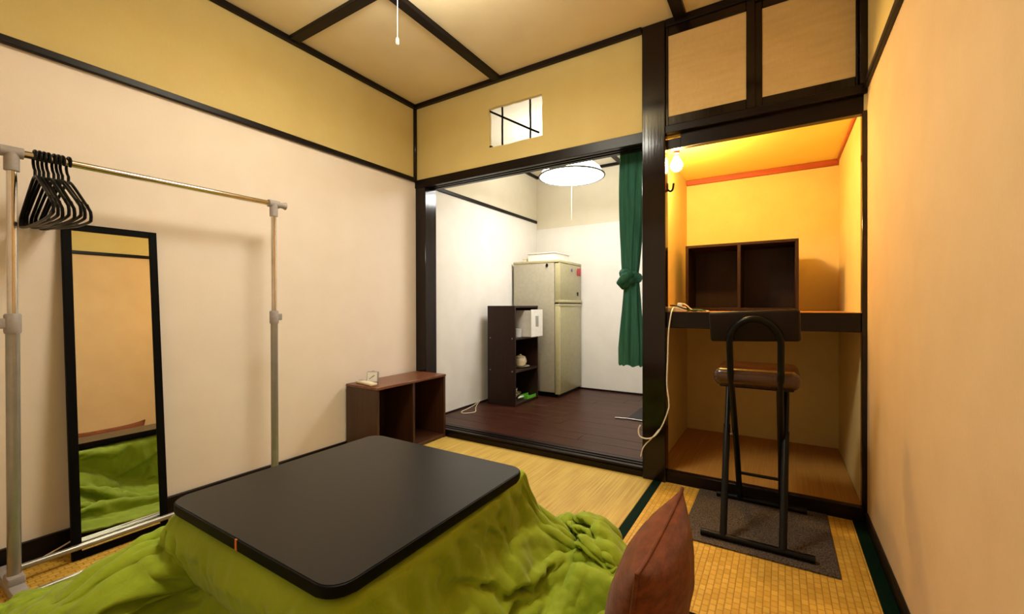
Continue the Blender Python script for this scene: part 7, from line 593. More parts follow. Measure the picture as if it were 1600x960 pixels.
18,2,9,16,18,16,11,8,4,11,5,-15,6,20,-7,-5,-16,-1,15,11,-7,-2,3,1,5,14,0,4,4,7,4,2,6,1,6,4,3,6,10,-4,-22,-15,9,-12,-10,-4,-5,4,10,-1,-8,0,-2,2,2,2,2,-6,-4,-2,2,10,3,-1,-2,8,4,6,6,8,-5,-12,-6,1,1,-1,9,2,-1,6,8,-4,-6,-8,-8,-11,-13,-12,-19,-4,-6,-7,-8,-5,5,5,-2,0,3,5,-15,-3,-2,9,16,11,-13,-12,-15,-8,-3,-13,-10,1,-11,5,7,13,
30,-5,3,10,14,16,15,16,6,10,2,-16,9,16,7,-10,-9,-12,11,7,0,8,3,0,4,6,10,1,7,11,-3,-3,13,7,7,5,0,8,5,-6,-22,-14,1,-15,-1,-2,-7,1,15,0,-4,-2,-3,3,4,4,-1,-5,-3,0,4,3,8,-2,-2,5,4,4,5,2,-4,-8,-3,7,4,-6,2,2,1,11,3,-7,-7,-6,-8,-9,-10,-12,-18,-9,-10,-4,-8,-5,-2,-4,-8,-4,4,17,-1,1,-9,6,6,12,-19,-5,-6,-16,-10,1,-8,-10,-8,9,10,3,
39,0,-2,4,7,14,15,17,9,12,0,-16,10,12,15,-2,-13,-16,4,8,5,10,8,-1,3,11,4,9,1,7,6,-8,5,9,15,9,3,3,7,-4,-23,-19,-10,-17,3,8,-7,2,10,6,-3,-2,-5,4,6,5,-3,-5,-1,-2,9,2,-4,-2,1,-2,4,4,-3,0,-2,-5,4,24,8,-13,-4,-6,11,0,-6,-11,-9,-5,-7,-8,-7,-6,-9,-13,0,-12,-7,-5,-3,-5,-8,-8,-1,12,15,5,-12,3,10,-3,-17,-12,-5,-10,-12,7,2,-9,-10,-6,13,12,
34,14,2,2,5,11,12,14,10,12,-5,-14,12,16,11,-2,-16,-9,10,9,-1,7,12,4,-5,8,14,3,1,-5,15,10,7,1,13,8,6,5,4,-1,-11,-26,-17,-12,-4,5,-3,6,5,5,-2,-3,-2,3,4,4,0,-7,5,-4,-1,6,-5,-3,-3,-3,3,1,0,1,1,-2,-2,36,18,-19,-20,0,11,-4,-8,-13,-12,-9,-7,-9,-7,-6,-7,-4,1,-8,-12,-11,-9,0,2,-2,-3,-1,16,14,-7,2,7,-9,-12,-18,-16,-3,-1,3,6,-3,-10,-13,-2,14,
29,13,13,8,8,9,2,5,15,13,-4,-12,8,14,13,-4,-15,2,5,10,6,1,5,11,2,-2,12,5,-4,8,5,18,15,-1,7,12,4,9,2,-2,-6,-15,-22,1,-16,-7,-8,8,4,0,-3,-4,1,2,2,-1,-3,-6,11,3,-5,1,-4,3,4,-3,2,-1,2,3,1,-3,-2,19,29,-3,-23,3,6,-6,-9,-14,-14,-18,-14,-12,-10,-7,-4,-6,1,8,-10,-13,-10,-9,0,6,0,-8,12,18,7,0,-4,-3,-11,-15,-22,-12,5,5,7,2,-10,-6,-10,-2,
37,0,8,14,14,13,0,-4,13,17,4,-9,-4,16,11,-7,-12,5,5,10,11,-2,3,9,14,6,5,3,5,9,6,4,16,10,6,8,4,2,2,0,-2,-5,-13,-8,-11,-29,-21,7,3,-2,0,7,-1,-9,-1,1,-1,-2,4,5,-7,0,-1,0,6,2,6,4,-6,-1,2,-3,-2,13,33,26,-10,-3,0,-10,-12,-15,-14,-20,-23,-16,-11,-7,-6,-3,-2,7,4,-8,-11,-10,-9,-1,6,-9,10,11,17,2,-17,0,-7,-9,-14,-19,-8,9,10,5,-11,3,-3,-15,
52,-5,-2,7,12,15,7,-1,10,17,-1,-8,3,14,4,-10,-9,6,12,12,4,7,13,1,6,16,2,5,15,7,5,5,6,17,5,9,3,-4,2,2,3,-3,-6,-10,-13,-36,-33,-6,4,-5,0,24,16,-23,-16,-2,7,-2,3,5,4,-14,-4,-4,4,9,9,5,-12,-7,5,0,-4,5,67,26,-1,-6,-3,-6,-14,-20,-14,-19,-24,-18,-10,-6,-8,-8,-6,1,6,6,-12,-11,-11,-7,8,1,8,-7,14,11,-22,-5,-9,-5,-6,-10,-15,-3,10,9,0,-7,8,-6,
61,-1,-1,1,-3,12,15,10,9,8,-1,-12,2,13,0,-10,-2,15,14,4,5,14,14,10,-4,7,11,4,20,16,4,2,2,17,7,0,0,7,0,3,2,1,-6,-3,-11,-18,-26,-16,1,-10,0,33,21,-19,-19,-28,-9,26,13,4,6,-28,-32,12,32,10,-1,0,-13,-30,-10,2,-4,43,60,15,-2,-6,-3,-4,-12,-21,-15,-18,-24,-15,-9,-8,-6,-11,-10,-4,2,6,-6,-15,-12,-4,9,6,4,-17,5,19,-18,-15,-13,-10,-4,1,-4,-11,-1,7,13,-14,3,10,
52,2,12,1,-8,1,17,14,11,2,-1,2,-10,2,12,-14,11,19,10,8,-2,12,15,12,8,-1,5,7,16,21,16,3,-3,9,15,-6,-5,8,6,7,3,4,-7,-1,-9,-4,-11,-9,1,-6,0,16,8,-5,-9,-26,-12,15,13,1,4,-18,-16,9,24,14,-6,-2,-4,-16,-7,-7,-2,35,19,11,-1,-5,-2,-4,-11,-20,-18,-20,-20,-17,-9,-6,-11,-14,-2,-6,-3,2,-6,-16,-11,-1,8,-4,5,-9,-4,19,-10,-16,-16,-17,-12,-1,6,-1,-9,2,14,-2,-6,0,
55,-4,5,0,-6,3,17,12,11,2,-4,11,2,-4,1,14,1,14,16,6,3,1,9,11,17,10,2,11,0,18,22,15,-2,-4,5,9,-2,4,7,8,8,6,-4,-7,-2,-6,-6,-2,1,-2,-1,5,9,4,-7,-17,2,10,6,-10,-1,-5,-2,2,8,6,-2,0,-1,-4,-1,-3,-1,8,9,3,4,-5,-1,-2,-11,-19,-20,-20,-18,-18,-13,-8,-20,-19,-4,-1,-4,-4,-3,-6,-10,-8,-4,-8,8,11,-10,7,-6,-10,-11,-15,-17,-12,-1,11,1,0,1,13,-1,-8,
69,-5,-6,-4,-10,12,17,3,7,14,-8,2,15,9,-6,13,13,7,16,7,-2,12,8,6,12,20,9,-7,9,2,24,21,7,-9,-12,10,9,10,4,6,13,16,-6,-5,-3,-5,-5,0,1,4,0,0,4,2,-5,-7,1,5,4,-6,-2,-2,-1,1,3,3,1,0,-1,-3,-1,-1,0,3,4,6,1,-2,-2,-3,-12,-18,-19,-19,-18,-20,-18,-13,-23,-26,-17,-5,-3,-4,-1,0,-7,-10,-9,-7,11,18,3,-17,-9,-8,-6,-5,-9,-14,-13,3,15,10,-3,-4,-2,7,
68,1,2,-8,-19,7,24,9,-4,15,-5,-5,13,20,12,11,2,19,4,-6,5,5,19,19,16,8,5,3,-11,14,19,10,14,-13,4,3,9,11,10,3,12,19,1,-1,-5,2,-3,1,0,1,1,0,0,0,0,-1,0,2,0,-1,0,-1,0,0,1,0,0,0,-1,0,0,0,-1,2,2,-1,-1,-1,-1,-3,-13,-18,-18,-21,-18,-18,-20,-11,-22,-28,-20,-16,-13,-10,-6,0,-2,-7,-5,-7,8,9,21,-15,-22,-11,-10,-3,0,-1,-15,-11,11,23,10,-9,-23,0,
51,0,4,5,-14,8,9,20,5,9,3,-14,4,19,19,12,5,17,-6,-7,8,5,18,20,21,-4,-2,15,-4,18,7,19,0,-1,1,17,8,7,16,9,11,12,2,0,0,0,0,0,0,0,0,0,0,0,0,0,0,0,0,0,0,0,0,0,0,0,0,0,0,0,0,0,0,0,0,0,0,0,0,-5,-14,-19,-18,-18,-17,-20,-20,-18,-27,-18,-15,-18,-19,-17,-14,-9,5,-3,-12,7,-4,11,14,1,-21,-8,-17,-9,-7,-1,6,-6,-6,13,19,-1,-20,-7,
49,-2,3,8,-17,4,9,21,16,12,2,-15,-5,16,19,16,8,11,-13,-5,12,14,13,21,11,12,-10,8,16,-7,20,13,8,-12,10,14,14,14,15,15,7,6,1,0,0,0,0,0,0,0,0,0,0,0,0,0,0,0,0,0,0,0,0,0,0,0,0,0,0,0,0,0,0,0,0,0,0,0,0,-4,-12,-18,-18,-16,-19,-18,-20,-21,-26,-22,-17,-9,-16,-18,-17,-18,-9,3,-7,-1,12,-4,11,13,-19,-18,-11,-12,-1,8,1,-3,-5,12,13,-4,-14,-5,
46,-3,3,8,-16,1,11,18,10,13,13,-8,-13,12,17,19,10,3,-12,5,11,5,17,18,9,16,-1,-5,14,1,19,20,-6,10,3,15,17,13,15,3,11,9,1,0,0,0,0,0,0,0,0,0,0,0,0,0,0,0,0,0,0,0,0,0,0,0,0,0,0,0,0,0,0,0,0,0,0,0,0,-4,-12,-15,-19,-16,-18,-19,-20,-23,-24,-19,-19,-20,-18,-18,-17,-16,-12,-2,3,11,-2,-1,3,15,-15,-20,-13,-4,8,6,-8,-4,-1,14,9,-2,-12,-14,
44,-4,1,9,-15,-1,12,14,5,14,17,6,-12,0,16,19,5,3,-9,13,2,5,19,13,11,17,9,-13,5,13,20,14,-2,12,15,10,15,12,17,1,5,13,2,0,0,0,0,0,0,0,0,0,0,0,0,0,0,0,0,0,0,0,0,0,0,0,0,0,0,0,0,0,0,0,0,0,0,0,0,-1,-8,-19,-19,-16,-18,-20,-22,-22,-18,-20,-20,-18,-19,-18,-17,-16,-18,-2,8,-1,-5,-5,18,-1,-7,-17,-9,0,14,-5,-12,-3,1,15,19,-7,-17,-8,
41,-4,0,8,-14,-1,13,13,3,11,16,16,-3,-10,14,15,5,-1,-5,11,-3,10,20,11,12,16,12,-11,1,14,18,12,13,15,9,15,14,12,15,5,4,8,2,0,0,0,0,0,0,0,0,0,0,0,0,0,0,0,0,0,0,0,0,0,0,0,0,0,0,0,0,0,0,0,0,0,0,0,0,-3,-8,-12,-18,-20,-18,-21,-19,-18,-23,-22,-18,-21,-24,-20,-15,-15,-12,-10,2,-4,-4,5,19,-12,4,-19,-8,12,10,-10,-12,-3,1,16,21,-8,-18,-12,
38,-3,-3,8,-13,0,13,13,1,9,15,16,10,-10,3,15,13,-9,-4,5,-4,16,16,10,13,16,14,-10,5,6,20,23,7,11,15,12,13,15,19,9,1,6,2,0,0,0,0,0,0,0,0,0,0,0,0,0,0,0,0,0,0,0,0,0,0,0,0,0,0,0,0,0,0,0,0,0,0,0,0,-2,-9,-15,-16,-16,-21,-20,-16,-21,-23,-24,-14,-22,-25,-22,-16,-11,-4,-14,-15,-3,-1,8,19,-7,-3,-16,-3,17,6,-13,-13,-1,0,15,22,-2,-16,-16,
36,-3,-6,6,-10,1,13,12,0,8,14,13,17,0,-6,9,16,1,-10,-7,-1,18,13,10,15,15,13,-3,-6,16,22,18,8,11,15,19,13,12,18,12,5,4,1,0,0,0,0,0,0,0,0,0,0,0,0,0,0,0,0,0,0,0,0,0,0,0,0,0,0,0,0,0,0,0,0,0,0,0,0,-4,-12,-15,-17,-19,-17,-17,-15,-21,-23,-22,-17,-21,-21,-18,-14,-5,-7,-18,-22,-5,2,4,18,0,-16,-13,6,18,4,-15,-13,-1,0,15,20,0,-14,-18,
34,-3,-8,4,-8,2,13,11,-1,8,13,14,16,11,-2,-8,11,12,-13,-15,3,16,12,12,15,14,14,-1,-5,20,15,18,19,-1,20,20,18,13,15,17,4,2,1,0,0,0,0,0,0,0,0,0,0,0,0,0,0,0,0,0,0,0,0,0,0,0,0,0,0,0,0,0,0,0,0,0,0,0,0,-3,-11,-19,-20,-21,-18,-17,-16,-15,-22,-19,-20,-18,-17,-17,-9,-5,-8,-16,-24,-18,4,8,7,4,-18,-7,11,17,1,-16,-10,-2,-2,14,20,2,-15,-20,
33,-1,-12,0,-3,2,11,12,-2,8,11,14,17,14,8,-12,-5,14,-15,-15,5,15,9,13,15,18,17,-10,7,14,14,20,21,3,17,21,19,16,14,15,7,2,1,0,0,0,0,0,0,0,0,0,0,0,0,0,0,0,0,0,0,0,0,0,0,0,0,0,0,0,0,0,0,0,0,0,0,0,0,-4,-12,-16,-22,-21,-21,-18,-22,-16,-15,-18,-15,-19,-18,-15,-9,-5,-6,-19,-25,-11,-8,11,9,1,-18,-1,13,17,-3,-14,-9,-3,-3,13,20,2,-16,-20,
31,2,-14,-2,-1,1,10,13,-2,6,9,14,15,16,15,-10,-16,9,-14,-15,7,11,9,16,18,20,14,-11,8,11,18,23,18,7,17,21,18,19,14,15,5,6,1,0,0,0,0,0,0,0,0,0,0,0,0,0,0,0,0,0,0,0,0,0,0,0,0,0,0,0,0,0,0,0,0,0,0,0,0,-2,-11,-18,-21,-23,-21,-20,-22,-21,-17,-14,-15,-14,-19,-15,-13,-5,-5,-19,-27,-10,-3,14,13,-13,-12,7,10,15,-5,-12,-10,-7,0,14,20,0,-17,-18,
26,8,-14,-4,0,0,7,14,-1,6,6,14,13,18,16,-10,-18,3,-14,-13,7,10,14,16,20,16,13,-10,5,16,17,23,14,8,20,22,20,19,15,13,14,3,0,0,0,0,0,0,0,0,0,0,0,0,0,0,0,0,0,0,0,0,0,0,0,0,0,0,0,0,0,0,0,0,0,0,0,0,0,-4,-9,-15,-21,-23,-22,-22,-22,-22,-20,-17,-14,-15,-10,-15,-11,-7,-10,-21,-26,-11,3,17,9,-16,-2,2,16,8,-8,-14,-6,-6,1,15,18,-3,-16,-17,
23,11,-12,-7,1,0,4,12,2,6,3,12,16,18,15,-10,-18,-4,-14,-11,8,13,14,16,20,11,14,-3,0,17,18,20,12,9,22,22,21,20,18,15,15,3,0,0,0,0,0,0,0,0,0,0,0,0,0,0,0,0,0,0,0,0,0,0,0,0,0,0,0,0,0,0,0,0,0,0,0,0,0,-2,-10,-20,-20,-21,-21,-22,-22,-23,-19,-17,-18,-17,-5,-15,-9,-9,-15,-20,-24,-7,3,18,-5,1,-7,12,8,-5,-7,-12,4,-2,0,16,13,-7,-18,-12,
20,14,-9,-10,1,1,1,11,3,6,1,10,17,19,14,-11,-19,-13,-11,-5,10,12,11,19,18,8,14,0,0,16,20,17,9,15,22,20,22,22,20,14,9,12,2,0,0,0,0,0,0,0,0,0,0,0,0,0,0,0,0,0,0,0,0,0,0,0,0,0,0,0,0,0,0,0,0,0,0,0,0,-4,-12,-16,-21,-20,-20,-22,-23,-22,-19,-17,-18,-21,-10,-7,-15,-8,-13,-22,-21,-6,6,17,-6,-12,14,11,-4,-2,-16,-7,10,3,1,16,7,-12,-19,-6,
19,14,-6,-11,1,2,-2,9,4,7,-1,7,18,20,13,-13,-20,-14,-10,0,15,3,9,20,17,6,14,7,-5,18,20,12,13,18,19,22,22,22,22,20,13,7,1,0,0,0,0,0,0,0,0,0,0,0,0,0,0,0,0,0,0,0,0,0,0,0,0,0,0,0,0,0,0,0,0,0,0,0,0,-1,-11,-19,-20,-20,-20,-22,-23,-23,-20,-13,-21,-19,-17,-11,-10,-6,-10,-25,-20,-6,11,12,-7,-15,13,18,2,-13,-11,-10,10,14,1,10,2,-16,-18,-3,
17,15,-4,-12,1,3,-4,7,6,7,-2,3,18,22,12,-15,-21,-15,-7,6,10,-3,14,19,13,13,6,11,-5,20,21,9,16,19,18,21,23,23,23,16,12,13,3,0,0,0,0,0,0,0,0,0,0,0,0,0,0,0,0,0,0,0,0,0,0,0,0,0,0,0,0,0,0,0,0,0,0,0,0,-5,-11,-14,-21,-21,-19,-20,-24,-22,-21,-20,-17,-19,-9,-16,-14,-5,-11,-21,-20,1,2,11,-15,-4,9,20,8,-14,-15,-5,7,18,10,3,-10,-19,-12,-1,
16,16,-4,-12,2,2,-4,5,6,8,-3,1,20,23,7,-16,-23,-14,-2,12,5,-4,15,14,18,10,0,12,4,14,21,10,18,19,18,22,23,23,22,22,16,9,1,0,0,0,0,0,0,0,0,0,0,0,0,0,0,0,0,0,0,0,0,0,0,0,0,0,0,0,0,0,0,0,0,0,0,0,0,-3,-12,-17,-17,-21,-20,-22,-20,-17,-19,-22,-21,-16,-8,-19,-17,-8,-11,-19,-19,0,11,-4,-15,6,2,16,11,-14,-18,-1,12,19,14,-10,-16,-4,-15,9,
16,15,-2,-12,2,2,-5,3,6,10,-5,1,20,23,2,-16,-23,-12,3,16,-2,-7,13,16,20,5,1,9,19,3,19,19,18,16,20,21,22,24,22,23,14,11,2,0,0,0,0,0,0,0,0,0,0,0,0,0,0,0,0,0,0,0,0,0,0,0,0,0,0,0,0,0,0,0,0,0,0,0,0,-3,-11,-14,-17,-20,-22,-21,-19,-16,-16,-17,-22,-19,-12,-20,-20,-10,-13,-18,-18,1,11,-13,-7,1,12,16,-4,-8,-16,4,15,18,5,-2,-13,-18,3,-13,
16,16,-3,-13,3,2,-5,2,9,8,-7,1,18,22,1,-17,-22,-9,9,15,-7,-8,10,17,18,2,6,18,7,9,19,21,18,18,18,21,23,22,23,22,20,8,1,0,0,0,0,0,0,0,0,0,0,0,0,0,0,0,0,0,0,0,0,0,0,0,0,0,0,0,0,0,0,0,0,0,0,0,0,-4,-10,-13,-20,-17,-20,-20,-19,-18,-10,-16,-20,-21,-17,-22,-19,-13,-18,-17,-17,4,12,-13,-6,0,19,8,4,-18,-15,7,18,15,5,-3,-10,-15,-16,1,
18,14,-3,-13,3,2,-5,4,10,4,-9,2,17,20,0,-19,-19,-6,14,13,-11,-10,8,18,14,3,16,10,13,7,19,21,20,20,20,19,22,23,22,20,15,13,3,0,0,0,0,0,0,0,0,0,0,0,0,0,0,0,0,0,0,0,0,0,0,0,0,0,0,0,0,0,0,0,0,0,0,0,0,-1,-7,-18,-19,-19,-21,-19,-20,-15,-11,-20,-14,-19,-22,-22,-20,-16,-19,-16,-14,-1,15,-6,-10,7,17,13,-4,-23,-13,10,16,12,2,-11,3,-11,-21,13,
19,14,-3,-14,3,3,-5,3,11,0,-9,4,16,19,-4,-19,-17,-2,18,11,-15,-10,5,17,13,5,19,8,12,10,19,21,20,21,22,21,22,22,23,19,19,10,1,0,0,0,0,0,0,0,0,0,0,0,0,0,0,0,0,0,0,0,0,0,0,0,0,0,0,0,0,0,0,0,0,0,0,0,0,-3,-8,-14,-18,-19,-20,-21,-22,-15,-18,-16,-17,-13,-20,-23,-18,-18,-21,-10,-12,-7,10,7,-11,8,12,12,-6,-23,-10,11,12,8,-4,-6,-2,-2,-18,3,
20,12,-2,-14,3,2,-3,3,10,-2,-8,4,17,15,-8,-19,-13,4,19,9,-17,-11,4,16,16,4,17,7,10,14,21,21,21,21,22,22,22,22,21,21,16,11,2,0,0,0,0,0,0,0,0,0,0,0,0,0,0,0,0,0,0,0,0,0,0,0,0,0,0,0,0,0,0,0,0,0,0,0,0,0,-9,-18,-18,-17,-19,-20,-22,-21,-17,-15,-16,-19,-15,-19,-21,-20,-12,-11,-14,-2,-3,7,3,-3,20,6,-8,-19,-3,8,15,3,-8,5,-8,-5,-17,-5,
20,11,0,-14,3,-2,-1,5,7,-2,-5,4,16,11,-14,-18,-5,8,20,5,-17,-12,2,17,16,3,17,6,10,18,23,21,23,20,21,22,20,21,21,20,16,13,2,0,0,0,0,0,0,0,0,0,0,0,0,0,0,0,0,0,0,0,0,0,0,0,0,0,0,0,0,0,0,0,0,0,0,0,0,-3,-8,-14,-21,-18,-17,-19,-22,-22,-22,-13,-14,-18,-20,-17,-17,-18,-10,-11,-13,3,-6,-11,5,6,17,13,-13,-16,4,6,10,13,-6,-3,-2,-14,-14,-11,
21,9,1,-11,1,-2,1,9,-2,-7,5,8,5,8,-16,-13,0,11,20,0,-19,-11,3,16,15,4,16,6,11,21,23,23,23,22,20,20,21,20,18,20,18,12,2,0,0,0,0,0,0,0,0,0,0,0,0,0,0,0,0,0,0,0,0,0,0,0,0,0,0,0,0,0,0,0,0,0,0,0,0,-3,-9,-15,-17,-17,-18,-20,-20,-21,-23,-17,-15,-14,-23,-20,-11,-13,-10,-12,-15,-6,4,-9,-10,10,17,13,-14,-9,4,12,6,16,1,-12,-7,-10,-15,-13,
22,7,2,-10,0,1,-1,9,1,-12,5,13,-6,7,-16,-4,0,16,18,-6,-20,-9,2,15,15,4,17,6,13,22,24,24,23,21,21,21,21,19,16,19,16,13,3,0,0,0,0,0,0,0,0,0,0,0,0,0,0,0,0,0,0,0,0,0,0,0,0,0,0,0,0,0,0,0,0,0,0,0,0,0,-10,-16,-13,-17,-20,-21,-20,-19,-21,-24,-11,-16,-21,-21,-11,-9,-9,-12,-14,-14,-4,-5,2,4,9,13,-15,-5,8,12,12,12,5,-12,-13,-13,-12,-14,
22,6,3,-10,-2,3,-1,2,11,-8,-6,13,-5,2,-13,4,0,20,14,-12,-19,-8,2,13,15,5,17,6,15,22,24,24,22,22,22,21,21,19,18,17,17,12,2,0,0,0,0,0,0,0,0,0,0,0,0,0,0,0,0,0,0,0,0,0,0,0,0,0,0,0,0,0,0,0,0,0,0,0,0,-3,-9,-11,-13,-16,-19,-20,-21,-19,-22,-21,-18,-17,-19,-20,-10,-7,-9,-13,-13,-9,-14,-13,3,7,8,13,-11,-11,9,14,11,10,9,-10,-12,-14,-15,-9,
23,4,4,-9,-4,3,-2,1,10,3,-13,8,4,-11,-2,-1,9,21,8,-16,-19,-5,0,12,13,7,17,8,18,19,23,23,22,23,21,22,21,21,19,18,14,13,2,0,0,0,0,0,0,0,0,0,0,0,0,0,0,0,0,0,0,0,0,0,0,0,0,0,0,0,0,0,0,0,0,0,0,0,0,-1,-6,-14,-18,-12,-18,-19,-18,-19,-22,-24,-24,-20,-17,-13,-7,-8,-8,-16,-9,-7,-14,-18,4,-5,4,13,3,-11,-4,11,14,15,11,-10,-14,-4,-15,-15,
23,2,6,-7,-7,2,1,1,2,11,-11,-1,12,-15,-3,1,16,20,1,-19,-16,-3,0,9,18,5,14,11,16,21,21,21,22,22,23,23,22,21,21,18,19,8,1,0,0,0,0,0,0,0,0,0,0,0,0,0,0,0,0,0,0,0,0,0,0,0,0,0,0,0,0,0,0,0,0,0,0,0,0,0,-7,-14,-17,-19,-14,-18,-16,-16,-23,-26,-22,-19,-17,-10,-9,-11,-10,-12,-13,-6,-7,-17,-3,7,-13,-1,10,6,-10,4,19,13,9,-8,-19,6,-12,-11,
24,7,0,-6,-9,0,5,0,-2,14,-5,-9,14,-8,-11,5,22,17,-8,-21,-13,0,3,7,15,8,8,17,13,22,20,20,21,24,23,23,22,21,20,21,13,13,2,0,0,0,0,0,0,0,0,0,0,0,0,0,0,0,0,0,0,0,0,0,0,0,0,0,0,0,0,0,0,0,0,0,0,0,0,1,-6,-16,-19,-19,-19,-11,-17,-17,-22,-18,-20,-21,-15,-16,-14,-12,-8,-8,-19,0,-10,-7,-13,12,-5,-13,-2,8,-1,0,19,14,7,-6,-21,5,-2,-20,
26,8,-10,-1,-8,1,6,0,-5,13,3,-14,12,-10,-5,10,24,10,-16,-20,-8,1,7,5,9,17,1,10,22,18,22,20,21,24,23,22,21,20,20,20,20,11,2,0,0,0,0,0,0,0,0,0,0,0,0,0,0,0,0,0,0,0,0,0,0,0,0,0,0,0,0,0,0,0,0,0,0,0,0,1,-4,-15,-20,-20,-22,-19,-12,-17,-20,-23,-12,-7,-18,-20,-16,-15,-13,-9,-11,-6,-3,-15,1,-8,10,-12,-12,0,2,4,18,12,8,-2,-21,-7,7,-18,
26,12,-15,-1,-7,1,7,0,-7,12,7,-15,10,-13,8,9,23,2,-19,-18,-6,2,10,10,1,13,5,14,11,25,22,21,20,22,23,22,20,21,23,22,13,13,3,0,0,0,0,0,0,0,0,0,0,0,0,0,0,0,0,0,0,0,0,0,0,0,0,0,0,0,0,0,0,0,0,0,0,0,0,-5,-6,-9,-19,-18,-16,-19,-21,-19,-22,-12,-11,-3,-18,-16,-20,-16,-15,-13,-7,-15,1,-3,-15,9,-11,8,-14,-10,1,5,11,17,6,-2,-20,-12,8,-15,
27,15,-14,-12,0,1,8,-1,-8,10,11,-15,5,-9,2,22,20,-4,-21,-13,-1,-2,10,13,-2,5,10,16,11,25,23,19,20,21,22,22,21,22,22,19,19,11,2,0,0,0,0,0,0,0,0,0,0,0,0,0,0,0,0,0,0,0,0,0,0,0,0,0,0,0,0,0,0,0,0,0,0,0,0,1,-7,-11,-13,-18,-18,-20,-23,-21,-20,3,-12,-13,-19,-21,-14,-11,-19,-13,-12,-12,-11,-1,7,-12,9,-11,1,-9,-11,-4,9,18,4,1,-15,-15,5,-10,
28,17,-11,-15,-3,3,7,-1,-9,8,13,-11,-4,-6,9,22,18,-9,-21,-7,2,-4,12,12,2,-6,11,11,19,23,21,20,20,20,22,23,22,22,21,22,14,13,2,0,0,0,0,0,0,0,0,0,0,0,0,0,0,0,0,0,0,0,0,0,0,0,0,0,0,0,0,0,0,0,0,0,0,0,0,4,-2,-11,-12,-19,-22,-24,-22,-17,-15,-7,-10,-17,-18,-20,-18,-8,-11,-10,-12,-7,-15,1,-10,11,-8,2,-11,-1,-7,-12,1,17,4,-2,-12,-14,-2,-1,
31,16,-4,-16,-9,2,7,-2,-3,2,12,-7,-13,0,14,24,11,-14,-16,1,1,-4,10,9,8,-9,3,13,23,23,21,16,18,20,23,23,22,21,22,23,21,8,1,0,0,0,0,0,0,0,0,0,0,0,0,0,0,0,0,0,0,0,0,0,0,0,0,0,0,0,0,0,0,0,0,0,0,0,0,7,4,-14,-17,-20,-20,-23,-19,-21,-13,-16,0,-20,-21,-21,-19,-5,-4,-6,-13,-6,-14,-8,-9,13,1,3,-11,0,-6,-13,-9,6,3,-3,-5,-14,-3,-1,
34,15,2,-17,-13,2,5,-2,0,0,9,-3,-15,0,20,23,2,-16,-6,9,-6,-4,10,12,3,-8,-5,17,23,21,20,17,17,19,23,23,23,22,23,21,15,14,3,0,0,0,0,0,0,0,0,0,0,0,0,0,0,0,0,0,0,0,0,0,0,0,0,0,0,0,0,0,0,0,0,0,0,0,0,8,4,-17,-16,-19,-17,-21,-20,-22,-19,-7,-4,-20,-20,-20,-20,-10,6,-6,-15,-5,-9,-14,-7,9,12,3,-9,-1,-11,-6,-7,-9,7,7,-10,-19,-11,-1,
38,10,6,-13,-16,-7,9,-1,3,-1,5,1,-15,1,23,21,-9,-9,8,5,-11,-2,13,9,-3,-6,-6,14,21,21,19,18,17,19,24,24,24,22,23,19,19,13,2,0,0,0,0,0,0,0,0,0,0,0,0,0,0,0,0,0,0,0,0,0,0,0,0,0,0,0,0,0,0,0,0,0,0,0,0,6,5,-14,-15,-16,-20,-23,-20,-21,-18,-4,-13,-11,-21,-21,-19,-15,3,5,-12,-14,-1,-12,-8,13,4,10,-9,0,-10,-4,-6,-11,0,8,-11,-18,-19,-3,
44,-1,11,-6,-18,-12,3,4,6,-2,-1,6,-13,5,21,18,-13,6,9,-3,-12,3,12,3,-1,-10,-5,10,19,21,20,18,18,21,26,25,23,22,21,20,19,13,2,0,0,0,0,0,0,0,0,0,0,0,0,0,0,0,0,0,0,0,0,0,0,0,0,0,0,0,0,0,0,0,0,0,0,0,0,4,3,-13,-10,-13,-21,-22,-22,-19,-15,-15,-14,-5,-17,-21,-16,-16,-7,9,-4,-15,-3,-10,-3,8,8,9,-6,-3,-10,-7,-3,-9,0,7,-14,-19,-19,-11,
45,4,4,4,-18,-15,-6,5,10,-2,-8,9,-8,9,19,10,0,12,4,-10,-9,5,7,-3,3,-8,-7,10,17,17,19,19,20,25,27,24,22,21,21,22,18,12,2,0,0,0,0,0,0,0,0,0,0,0,0,0,0,0,0,0,0,0,0,0,0,0,0,0,0,0,0,0,0,0,0,0,0,0,0,3,7,-6,-14,-15,-21,-21,-19,-15,-14,-16,-17,-16,-12,-16,-16,-13,-14,-2,5,-8,-11,-14,11,7,9,-3,2,1,-7,-10,1,-5,-3,0,-15,-22,-16,-16,
58,-6,6,6,-18,-18,-10,2,14,0,-12,9,-3,13,19,10,9,10,-5,-10,-7,5,-1,-3,6,-7,-7,10,17,16,16,20,20,27,27,25,21,21,20,21,17,12,2,0,0,0,0,0,0,0,0,0,0,0,0,0,0,0,0,0,0,0,0,0,0,0,0,0,0,0,0,0,0,0,0,0,0,0,0,4,7,-2,-12,-17,-18,-15,-17,-17,-17,-18,-19,-19,-18,-10,-11,-14,-17,-14,5,5,-15,-13,4,9,8,-10,3,5,1,-1,0,-1,-6,-6,-15,-23,-19,-13,
70,-7,8,-3,-19,-16,-2,1,9,-10,-14,11,4,13,22,11,14,8,-9,-12,-4,-2,-3,3,5,-5,-9,9,19,16,17,19,21,25,27,24,22,19,17,18,18,12,2,-4,4,-4,5,-1,-3,4,-3,1,4,-4,0,-3,4,-4,5,-6,6,-5,7,-3,-2,5,1,2,0,-8,2,-4,7,5,4,3,0,-2,1,4,1,3,-10,-19,-19,-16,-19,-17,-13,-19,-22,-20,-18,-14,-10,-12,-17,-16,-9,12,3,-16,3,-5,3,6,1,-4,-3,-1,4,-1,-9,-4,-13,-14,-16,-20,
